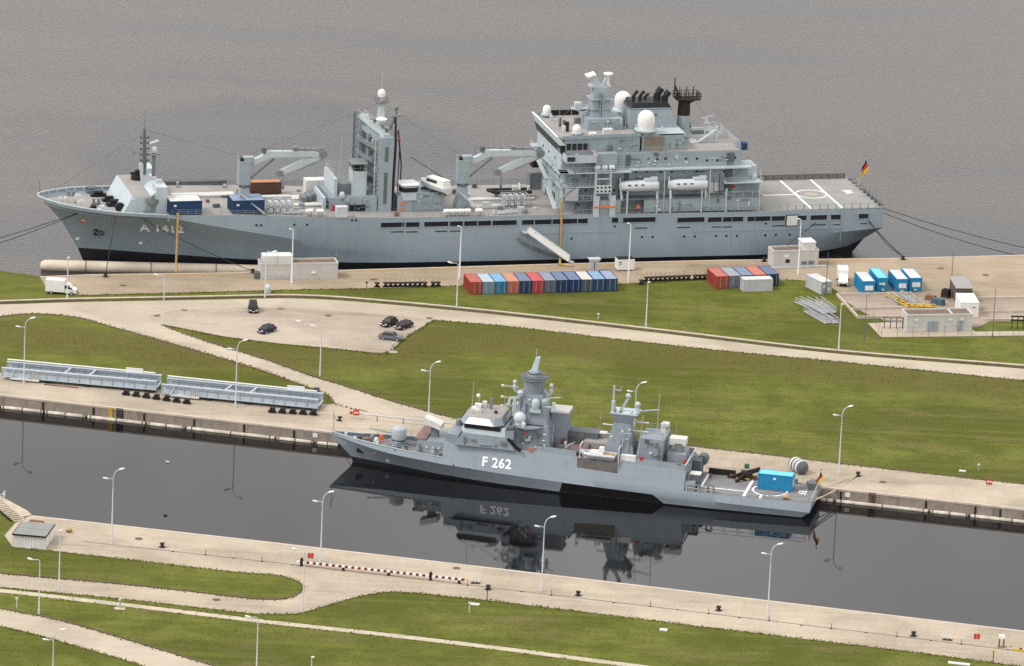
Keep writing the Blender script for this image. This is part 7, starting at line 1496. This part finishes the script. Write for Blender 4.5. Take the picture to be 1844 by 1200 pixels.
# ---------------- steel bridge girders on the apron
def girder(pl, pr, label, seed):
    a, b = G(*pl), G(*pr); L_ = math.hypot(b[0] - a[0], b[1] - a[1]); t = thing('bridge_section', label, 'bridge section', a, math.atan2(b[1] - a[1], b[0] - a[0]))
    for y, nm in ((0, 'near_girder'), (4.1, 'far_girder')):
        g = MB().box(0, L_, y, y + .12, .75, 2.25).box(-.05, L_ + .05, y - .22, y + .34, 2.25, 2.4).box(0, L_, y - .22, y + .34, .65, .77).build('girder', BRIDGE, t)
        n = int(L_ / 2.1)
        for k in range(n + 1): MB().box(k * L_ / n - .04, k * L_ / n + .04, y - .16, y, .77, 2.25).build('stiffener', BRIDGE, g)
        MB().box(.8, L_ - .4, y - .12, y - .02, 1.75, 1.83).build('cable_tray', mat('tray_grey', (.2, .23, .26), .6, .1, 1.), g)
    n = 7
    for k in range(n + 1): MB().box(k * L_ / n - .12, k * L_ / n + .12, .2, 4.1, .85, 1.15).build('cross_beam', BRIDGE, t)
    for k in (.40, .56): MB().bar((L_ * k, .2, 2.2), (L_ * k + .5, 4.1, 2.2), .22).build('top_strut', WHITED, t)
    MB().box(.6, L_ - .2, .3, 4.0, 1.16, 1.22).build('deck_plate', mat('bridge_deck', (0.13, 0.13, 0.14), .8, .2, .6, dirtamt=.4), t)
    MB().cyl((0, 4.3, 2.72), (L_ * .96, 4.3, 2.6), .13).build('white_pipe', WHITE, t)
    MB().box(L_ * .77, L_ * .88, 4.2, 4.4, 2.4, 3.2).build('name_board', WHITE, t); o = MB(); 
    lettering('board_text', 'HARPER', .32, DKGREY, t, Matrix.Translation((L_ * .775, 4.18, 2.65)) @ Matrix.Rotation(R(90), 4, 'X'), .005) if False else None
    MB().yprism([(2.0, .7), (7.2, .7), (7.2, .35), (1.9, .35)], -.5, .1).build('side_ledge', WHITED, t); MB().yprism([(1.6, .4), (2.4, 2.2), (2.55, 2.2), (1.8, .4)], -.45, -.3).build('inclined_post', WHITED, t)
    for k in range(5): MB().box(5.2 + k * .38, 5.3 + k * .38, -.4, -.25, .8, 2.1).build('ladder_rung', WHITED, t)
    for k in (.08, .3, .55, .8, .97): MB().box(L_ * k - .5, L_ * k + .5, -.05, 4.2, .0, .66).build('timber_bearer', SOOT, t)
    return t
girder((3, 684), (281, 709), 'long grey steel bridge section lying on bearers, further from the corvette', 1); girder((291, 714), (572, 742), 'grey steel bridge section lying on bearers beside the corvette bow', 2)
def trolley(px, py, label):
    X, Y, z = G(px, py); t = thing('support_trolley', label, 'trolley', (X, Y, z), QH, 'black support trolleys under the bridge sections')
    MB().box(-.45, .45, -.4, .4, .65, 1.0).build('head', BLACK, t); MB().frus(-.45, .45, -.35, .35, 0, -.22, .22, -.25, .25, .7).build('foot', SOOT, t)
    for s in (-1, 1): MB().lathe([(.36, 0), (.36, .18)], (s * .42, -.48, .36), 10, 'y').build('wheel', TYRE, t)
for k in range(7): trolley(228 + k * 18.2, 712 + k * 2.6, 'black support trolley in the row between the two bridge sections')
for k in range(5): trolley(491 + k * 18.5, 743.5 + k * 1.1, 'black support trolley under the bow end of the right bridge section')
X, Y, z = G(570, 719); t = thing('notice_board', 'dark notice board on a post beside the right bridge section', 'sign', (X, Y, z)); MB().box(-.06, .06, -.06, .06, 0, 2.2).build('post', DKGREY, t); MB().box(-.5, .5, -.1, -.02, 1.1, 2.3).build('panel', mat('slate_panel', (.09, .11, .14), .5, .1, 1.), t)
for px, l in ((94, 'left'), (126, 'right')):
    o = MB().bar((-1.6, 0, .1), (1.6, 0, .1), .25, .2).build('steel_beam', mat('rust_red_beam', (.20, .06, .045), .8, .2, 1.), None); X, Y, z = G(px, 695 + (px - 94) * .1); o.location = (X, Y, z); o.rotation_euler = (0, 0, QH); tag(o, 'rusty red beam lying before the left bridge section, the %s' % ('one under the ladder rungs' if l == 'left' else 'one farther from the ladder rungs'), 'beam')

# ---------------- black anchor stands in rows
st_me = MB().bar((-.55, 0, .05), (.45, 0, 1.0), .26).bar((.55, 0, .05), (-.45, 0, 1.0), .26).bar((-.6, 0, .12), (.6, 0, .12), .22).bar((-.5, .35, .9), (.5, .35, .9), .16).bar((0, -.3, .5), (0, .5, .5), .3).mesh('anchor_stand', BLACK)
pl_me = MB().cyl((0, .3, .9), (0, .3, 1.9), .03, n=5).mesh('marker_rod', RUST)
def stand(px, py, label, grp):
    X, Y, z = G(px, py); t = thing('anchor_stand', label, 'stand', (X, Y, z), FA.a, grp)
    o = bpy.data.objects.new('crossed_frame', st_me); col.objects.link(o); o.parent = t; o = bpy.data.objects.new('marker_rod', pl_me); col.objects.link(o); o.parent = t
for px in (679,) + tuple(694.5 + 8.8 * k for k in range(9)) + (780, 789): stand(px, 518 - (px - 679) * .012, 'black crossed steel stand in the row left of the red container', 'black stands left of the long container row')
for k in range(14): stand(1164 + 8.4 * k + (4 if k > 9 else 0), 508 - k * .35, 'black crossed steel stand in the row between the two container rows', 'black stands between the container rows')
stand(1155, 513, 'black crossed steel stand lying apart at the start of the row between the container rows', 'black stands between the container rows')

# ---------------- fenced yard on the right
yard = XYs([(1506, 533), (1640, 532), (1700, 540), (1800, 538), (2100, 535), (2100, 575), (1790, 576), (1760, 590), (1630, 590), (1560, 566), (1530, 548)])
draped('yard_pavement', yard, YARD, dz=.05)
draped('plant_slab', XYs([(1563, 583), (1587, 608), (2100, 602), (2100, 594), (1757, 598), (1745, 588), (1640, 588), (1600, 581)]), APRON, dz=.055)
bund = thing('bund_wall', 'low concrete bund walls round the yard basins', 'wall')
for px in ([(1507, 533), (1640, 531)], [(1530, 559), (1680, 555)], [(1545, 574), (1635, 573)], [(1507, 533), (1545, 574)], [(1745, 540), (2000, 536)], [(1770, 564), (2000, 561)], [(1775, 579), (1900, 578)]):
    o = ribbon('bund', px, .3, .55, COPE, smooth=False, parent=bund)
# galvanised gangways piled on the grass
def stair_pile(px, py, L_, ang, label, tilt=.0, w=1.2):
    X, Y, z = G(px, py); t = thing('spare_gangway', label, 'gangway', (X, Y, z + tilt), ang, 'galvanised gangways piled beside the yard')
    for y in (0, w): MB().bar((0, y, .12), (L_, y, .12), .16).bar((0, y, 1.1), (L_, y, 1.1), .1).bar((0, y, .6), (L_, y, .6), .07).build('side_rail', GALV, t)
    for k in range(int(L_ / .9) + 1):
        for y in (0, w): MB().bar((k * .9, y, .12), (k * .9, y, 1.1), .08).build('post', GALV, t)
    for k in range(int(L_ / .45)): MB().box(k * .45, k * .45 + .28, .05, w - .05, .1, .16).build('tread', GALV, t)
stair_pile(1496, 583, 9.0, R(116), 'galvanised gangway lowest in the pile, beside the bund wall'); stair_pile(1510, 583, 9.5, R(113), 'galvanised gangway along the bund wall corner'); stair_pile(1494, 573, 8.5, R(120), 'galvanised gangway leaning on top of the pile', 1.0); stair_pile(1478, 560, 7.0, R(125), 'galvanised gangway at the grass side of the pile'); stair_pile(1505, 572, 8.0, R(110), 'galvanised gangway across the top of the pile', .9)
for k, px in enumerate((1625, 1634, 1650)): stair_pile(px, 549 - k * 1.5, 4.6, R(112 - 4 * k), ('grey steel stair lying left below the blue offices', 'grey steel stair lying between two others below the blue offices', 'grey steel stair frame lying right below the blue offices')[k], .0, 1.3)
# yellow pipe manifolds
for k, (px, py, ang, L_) in enumerate(((1596, 537, R(-52), 5.0), (1610, 545, R(-58), 5.0), (1643, 556, R(2), 4.6))):
    X, Y, z = G(px, py); t = thing('yellow_loading_arm', ('yellow loading arm beside the left blue office', 'yellow loading arm lying in the yard basin', 'yellow pipe manifold lying on the bund wall')[k], 'loading arm', (X, Y, z), ang)
    MB().cyl((0, 0, .5), (L_, 0, .5), .16).cyl((0, .8, .5), (L_, .8, .5), .16).build('pipe', YEL, t)
    for q in range(6): MB().bar((q * L_ / 5, -.25, .4), (q * L_ / 5, 1.05, .6), .2).build('flange', YEL, t)
    for q in (0, .5, 1): MB().box(q * L_ - .12, q * L_ + .12, .0, .8, 0, .4).build('foot', YEL, t); MB().lathe([(.3, 0), (.3, .15)], (q * L_ * .8 + .4, .4, .8), 10).build('valve_wheel', YEL, t)
# pipework and fence
X, Y, z = G(1592, 592); t = thing('pipe_rack', 'dark pipe rack beside the transformer house', 'pipe rack', (X, Y, z), R(4))
for k in range(6): MB().bar((k * 1.2, 0, 0), (k * 1.2, 0, 2.4), .14).build('stanchion', SOOT, t)
for zz in (1.6, 2.3): MB().cyl((-.3, 0, zz), (6.6, 0, zz), .14).build('pipe', MIDGREY, t)
X, Y, z = G(1822, 592); t = thing('pipe_rack', 'dark pipe rack on the slab past the lightning mast', 'pipe rack', (X, Y, z), R(4))
for k in range(6): MB().bar((k * 1.1, 0, 0), (k * 1.1, 0, 2.6), .16).build('stanchion', SOOT, t)
for zz in (1.7, 2.5): MB().cyl((-.3, 0, zz), (7.0, 0, zz), .16).build('pipe', SOOT, t)
fp = [G(1572, 581), G(1587, 608), G(1700, 606), G(1850, 603)]; t = thing('yard_fence', 'thin wire fence round the transformer house slab', 'fence')
for (a, b) in zip(fp, fp[1:]):
    a, b = Vector(a), Vector(b); n = round((b - a).length / 3.0)
    for k in range(n): p = a.lerp(b, k / n); MB().bar(p, p + Vector((0, 0, 2.0)), .08).build('fence_post', MIDGREY, t)
    MB().bar(a + Vector((0, 0, 1.95)), b + Vector((0, 0, 1.95)), .03).build('wire', MIDGREY, t); MB().bar(a + Vector((0, 0, 1.0)), b + Vector((0, 0, 1.0)), .025).build('wire', MIDGREY, t)
for px, py, lab, m, s in ((1689, 549, 'blue tarpaulined trailer in the yard', mat('faded_blue_tarp', (.05, .09, .13), .7, .2, 1.), (2.6, 1.5, 1.0)), (1703, 536, 'dark pallet stack beside the grey shed', SOOT, (1.6, 1.6, 1.5)), (1676, 541, 'rusty scrap skip below the blue offices', RUST, (2.2, 1.3, .8))):
    X, Y, z = G(px, py); t = thing('yard_skip' if 'skip' in lab else 'pallet_stack' if 'pallet' in lab else 'yard_trailer', lab, 'skip' if 'skip' in lab else 'pallets' if 'pallet' in lab else 'trailer', (X, Y, z), R(-30))
    MB().frus(-s[0] / 2, s[0] / 2, -s[1] / 2, s[1] / 2, .25, -s[0] * .42, s[0] * .42, -s[1] * .4, s[1] * .4, .25 + s[2]).build('body', m, t); MB().box(-s[0] / 2, s[0] / 2, -s[1] / 2, s[1] / 2, .05, .25).build('base', DKGREY, t)

# ---------------- small things of the quays
X, Y, z = G(707, 634); t = thing('hydrant', 'small grey hydrant on a stone slab at the car park corner', 'hydrant', (X, Y, z)); MB().lathe([(.16, 0), (.16, 1.3), (.28, 1.35), (.28, 1.7), (.1, 1.8)], (0, 0, .1), 10).build('post', GALV, t); MB().frus(-.9, .9, -.6, .6, 0, -.7, .7, -.45, .45, .12).build('slab', KERB, t)
X, Y, z = G(216, 1096); t = thing('hydrant', 'small grey hydrant on a stone slab beside the footpath', 'hydrant', (X, Y, z)); MB().lathe([(.16, 0), (.16, 1.2), (.28, 1.25), (.28, 1.6), (.1, 1.7)], (0, 0, .1), 10).build('post', GALV, t); MB().frus(-.9, .9, -.6, .6, 0, -.7, .7, -.45, .45, .12).build('slab', KERB, t)
def no_entry(px, py, h, label, two):
    X, Y, z = G(px, py); t = thing('warning_sign', label, 'sign', (X, Y, z), R(4))
    MB().cyl((0, 0, 0), (0, 0, h), .06).build('post', WHITED, t)
    if two:
        for s in (-1, 1): MB().box(.05 if s > 0 else -.5, .5 if s > 0 else -.05, -.08, -.02, h - .85, h + .1).build('red_panel', RED, t)
    else:
        p = MB().box(-.55, .55, -.1, -.03, h - .95, h + .1).build('red_panel', RED, t); MB().box(-.36, -.06, -.13, -.1, h - .6, h - .25).build('white_bar', WHITE, p); MB().box(.06, .36, -.13, -.1, h - .6, h - .25).build('white_bar', WHITE, p)
no_entry(641, 757, 1.9, 'red square warning sign with white bars beside the corvette bow', False); no_entry(559, 1014, 1.7, 'pair of red panels on a white post beside the striped barrier', True); no_entry(1758, 1162, 1.9, 'pair of red panels on a white post at the right end of the near quay', True); no_entry(1781, 874, 1.1, 'small red sign on the apron past the corvette stern', False)
a, b = Vector(G(534, 1019)), Vector(G(836, 1052)); t = thing('barrier_boom', 'long red and white striped barrier boom lying along the near quay', 'barrier')
n = 52
for k in range(n): MB().bar(a.lerp(b, k / n) + Vector((0, 0, .75)), a.lerp(b, (k + 1) / n) + Vector((0, 0, .75)), .3, .34).build('stripe', WHITE if k % 2 == 0 else mat('dark_red_stripe', (.16, .015, .015), .5, .1, 1.), t)
for q in (.03, .28, .55, .8, .97): p = a.lerp(b, q); MB().cbox(p.x, p.y, p.z, .5, .5, .6).build('support', SOOT, t)
for q in (.03, .80): p = a.lerp(b, q); MB().lathe([(.25, 0), (.3, .5), (.2, .9)], (p.x, p.y, p.z + .6), 10).build('counterweight', BLACK, t)
# pivoting grey boom behind the corvette bow
a, b = Vector(G(632, 754)), Vector(G(820, 774)); t = thing('barrier_boom', 'grey barrier boom with red tip behind the corvette bow', 'barrier'); MB().cyl(a + Vector((0, 0, 1.1)), b + Vector((0, 0, 1.1)), .14).build('boom', GALV, t); MB().box(a.x - .3, a.x + .3, a.y - .2, a.y + .2, a.z + .9, a.z + 1.35).build('tip', RED, t)
for q in (.25, .5, .75): p = a.lerp(b, q); MB().bar(p, p + Vector((0, 0, 1.0)), .14).build('support', SOOT, t)
# bollards
def bollard(px, py, label, s=1.0):
    X, Y, z = G(px, py); t = thing('bollard', label, 'bollard', (X, Y, z), 0, 'mooring bollards'); MB().lathe([(.42 * s, 0), (.3 * s, .15), (.26 * s, .5 * s), (.45 * s, .62 * s), (.42 * s, .8 * s), (.1, .86 * s)], (0, 0, 0), 12).build('post', BLACK, t); MB().lathe([(.6 * s, 0), (.6 * s, .06)], (0, 0, .02), 12).build('base_plate', SOOT, t)
for px, py, lab in ((1545, 858, 'dark bollard holding the corvette stern ropes'), (612, 758, 'dark bollard by the square red sign'), (1626, 468, 'dark bollard holding the supply ship stern ropes'), (292, 986, 'black bollard on the near quay near the shed'), (1041, 1073, 'black bollard below the corvette mast reflection'), (1294, 1100, 'black bollard left of the lamp post facing the corvette stern'), (1645, 1146, 'black bollard beside the steel trestle on the near quay'), (879, 1062, 'black capped bollard by the end of the striped barrier'), (190, 499, 'bollard under the bow rope on the outer quay'), (455, 492, 'bollard beside the long service cabin'), (1376, 471, 'bollard beside the stepped cabin')): bollard(px, py, lab)
# rows of short marker posts along the near quay
for k, (px, py) in enumerate(((311, 994), (370, 1000), (420, 1005.5), (472, 1012), (527, 1018), (842, 1055), (939, 1066), (993, 1073), (1105, 1086), (1171, 1093), (1220, 1099), (1276, 1106), (1331, 1113), (1385, 1119), (1443, 1127), (1497, 1133), (1559, 1140), (1615, 1147), (1676, 1154), (1731, 1161), (1815, 1171))):
    X, Y, z = G(px, py); dark = k % 2; t = thing('marker_post', ('white' if not dark else 'dark') + ' short marker post in the row along the near quay', 'post', (X, Y, z), 0, 'marker posts along the near quay'); MB().cyl((0, 0, 0), (0, 0, 1.0), .055, n=6).build('rod', WHITE if not dark else RUST, t); MB().lathe([(.22, 0), (.2, .12), (.06, .16)], (0, 0, 0), 10).build('foot', SOOT, t)
# trestles
for px, py, lab in ((856, 1051, 'white steel ladder trestle at the end of the striped barrier'), (1706, 1153, 'grey steel ladder trestle near the pair of red panels')):
    X, Y, z = G(px, py); t = thing('ladder_trestle', lab, 'trestle', (X, Y, z), R(-8)); MB().box(-.8, .8, -.4, .4, 0, .16).build('base', SOOT, t)
    for s in (-.6, 0, .6): MB().bar((s, -.2, .1), (s + .05, .1, 1.8), .07).build('upright', WHITED, t)
    for q in (.5, 1.0, 1.5): MB().bar((-.65, -.1, q), (.7, .02, q), .06).build('rung', WHITED, t)
X, Y, z = G(1803, 1166); t = thing('ticket_kiosk', 'small white framed kiosk at the right end of the near quay', 'kiosk', (X, Y, z), R(-6)); MB().box(-.5, .5, -.4, .4, 1.6, 2.1).build('head_panel', WHITE, t); MB().box(-.5, -.25, -.4, .4, 0, 1.6).build('leg', RUST, t); MB().box(.25, .5, -.4, .4, 0, 1.6).build('leg', RUST, t)
X, Y, z = G(1838, 1172); t = thing('yellow_hatch', 'yellow painted valve box at the right end of the near quay', 'box', (X, Y, z), R(-8)); MB().box(-1.2, 1.2, -.5, .5, 0, .25).build('box', YEL, t); MB().lathe([(.2, 0), (.2, .2)], (0, 0, .25), 10).build('valve', SOOT, t)
X, Y, z = G(124, 959); t = thing('orange_float', 'orange and dark mooring float on the near quay beside the shed', 'float', (X, Y, z)); MB().lathe([(.3, 0), (.5, .2), (.5, .55), (.3, .75)], (0, 0, 0), 12).build('shell', OCHRE, t); MB().lathe([(.52, 0), (.52, .15)], (0, 0, .3), 12).build('band', SOOT, t)
X, Y, z = G(65, 943); t = thing('log_stack', 'brown timber stack behind the shed', 'timber', (X, Y, z), QH)
for k in range(4): MB().cyl((-1.2, k * .35 - .5, .25), (1.2, k * .35 - .5, .25), .2).build('log', RUST, t)
for px, py, lab, s in ((1195, 1135, 'pale flat slab in the grass below the near quay', (1.3, 1.0)), (1727, 1196, 'pale long slab in the grass at the right edge of the near quay', (3.6, .9)), (855, 1089, 'pale flat slab in the grass beside the barrier end', (1.6, .9)), (1733, 849, 'pale flat slab in the grass past the corvette stern', (1.2, .7)), (537, 579, 'pale slab on the car park paving', (.9, .7))):
    X, Y, z = G(px, py); o = MB().box(-s[0] / 2, s[0] / 2, -s[1] / 2, s[1] / 2, -.05, .16).box(-s[0] * .2, s[0] * .2, -s[1] * .2, s[1] * .2, .16, .2).build('stone_slab', WHITED); o.location = (X, Y, z); o.rotation_euler = (0, 0, QH); tag(o, lab, 'slab')
for px, py, lab in ((877, 1082, 'slim signal post with dark head beside the near quay kerb'), (1077, 576, 'small white marker in the grass below the long container row'), (30, 1095, 'short white post on the grass beside the footpath'), (845, 1103, 'short bent white post in the grass by the barrier'), (1788, 1195, 'slim yellow topped post at the right end of the near quay'), (1762, 848, 'grey valve post in the grass past the corvette stern'), (660, 519, 'short dark post left of the first row of black stands')):
    X, Y, z = G(px, py); t = thing('short_post', lab, 'post', (X, Y, z)); hh = 2.0 if 'signal' in lab or 'yellow' in lab else 1.5 if 'white post' in lab or 'bent' in lab else 1.0; MB().cyl((0, 0, 0), (0, 0, hh), .07, n=6).build('rod', WHITED if 'white' in lab else GALV if 'grey' in lab else SOOT, t); MB().box(-.22, .22, -.15, .15, hh, hh + .28).build('head', SOOT if 'dark' in lab else YEL if 'yellow' in lab else OFFW, t)
# banded fender and drum on the apron behind the stern
X, Y, z = G(1448, 857); t = thing('banded_fender', 'large dark fender with pale bands on the apron behind the corvette', 'fender', (X, Y, z), R(118))
MB().lathe([(.5, 0), (1.15, .5), (1.25, .8), (1.25, 3.6), (1.15, 3.9), (.5, 4.4)], (0, 0, 1.25), 16, 'x').build('drum', DKGREY, t)
for k in (.9, 1.9, 2.9): MB().lathe([(1.27, 0), (1.31, .05), (1.31, .45), (1.27, .5)], (k, 0, 1.25), 16, 'x').build('pale_band', WHITED, t)
X, Y, z = G(1251, 838); t = thing('hose_drum', 'grey drum standing on the apron beside the corvette stair house', 'drum', (X, Y, z), R(100)); MB().lathe([(.9, 0), (1.0, .1), (1.0, 1.6), (.9, 1.7)], (0, 0, 1.0), 16, 'x').build('shell', MIDGREY, t); MB().box(.2, 1.5, -.6, .6, 0, .2).build('cradle', SOOT, t)
# stairway and landing at the left end of the near quay
t = thing('landing_stair', 'slatted stair with pale treads leading down beside the near quay', 'stair')
pa, pb = Vector((*W(33, 938, 2.3), 2.3)), Vector((*W(-14, 898, 3.6), 3.6))
dirv = (pb - pa); side = Vector((dirv.y, -dirv.x, 0)).normalized()
for k in range(14):
    p = pa.lerp(pb, k / 13); MB().add([tuple(p + side * s * 1.1 + Vector((0, 0, h)) + dirv.normalized() * q) for s in (-1, 1) for q in (-.16, .16) for h in (0, .1)], [(0, 1, 3, 2), (4, 6, 7, 5), (0, 2, 6, 4), (1, 5, 7, 3), (0, 4, 5, 1), (2, 3, 7, 6)]).build('tread', KERB, t)
for s in (-1.2, 1.2): MB().bar(pa + side * s, pb + side * s, .2, .35).build('stringer', SOOT if s < 0 else KERB, t)
pc = [W(57, 930, 2.25), W(50, 922, 2.3), W(5, 889, 3.2), W(-40, 865, 3.2), W(-50, 885, 3.2), W(0, 900, 3.2), W(40, 932, 2.3)]
o = MB().prism(pc, -1.0, 2.5).build('pier_head', KERB); tag(o, 'sloping concrete pier head beside the slatted stair', 'pier')
t = thing('stair_rail', 'white tubular rail at the top of the slatted stair', 'railing'); MB().rail([(*W(-6, 895, 3.4), 2.5), (*W(4, 893, 3.4), 2.5), (*W(9, 886, 3.4), 2.5)], 1.1, 1.0, .1, 2).build('rails', WHITE, t)
# gull and floats on the water
for px, py, lab, m in ((302, 833, 'white gull sitting on the still dock water', WHITE), (298, 929, 'small dark float on the dock water near the shed', BLACK)):
    X, Y = W(px, py, 0); o = MB().lathe([(.05, -.3), (.16, -.1), (.15, .15), (.03, .35)], (0, 0, .1), 8, 'x').ball((-.28, 0, .26), .09, 8).build('gull' if 'gull' in lab else 'net_float', m); o.location = (X, Y, 0); tag(o, lab, 'bird' if 'gull' in lab else 'float')
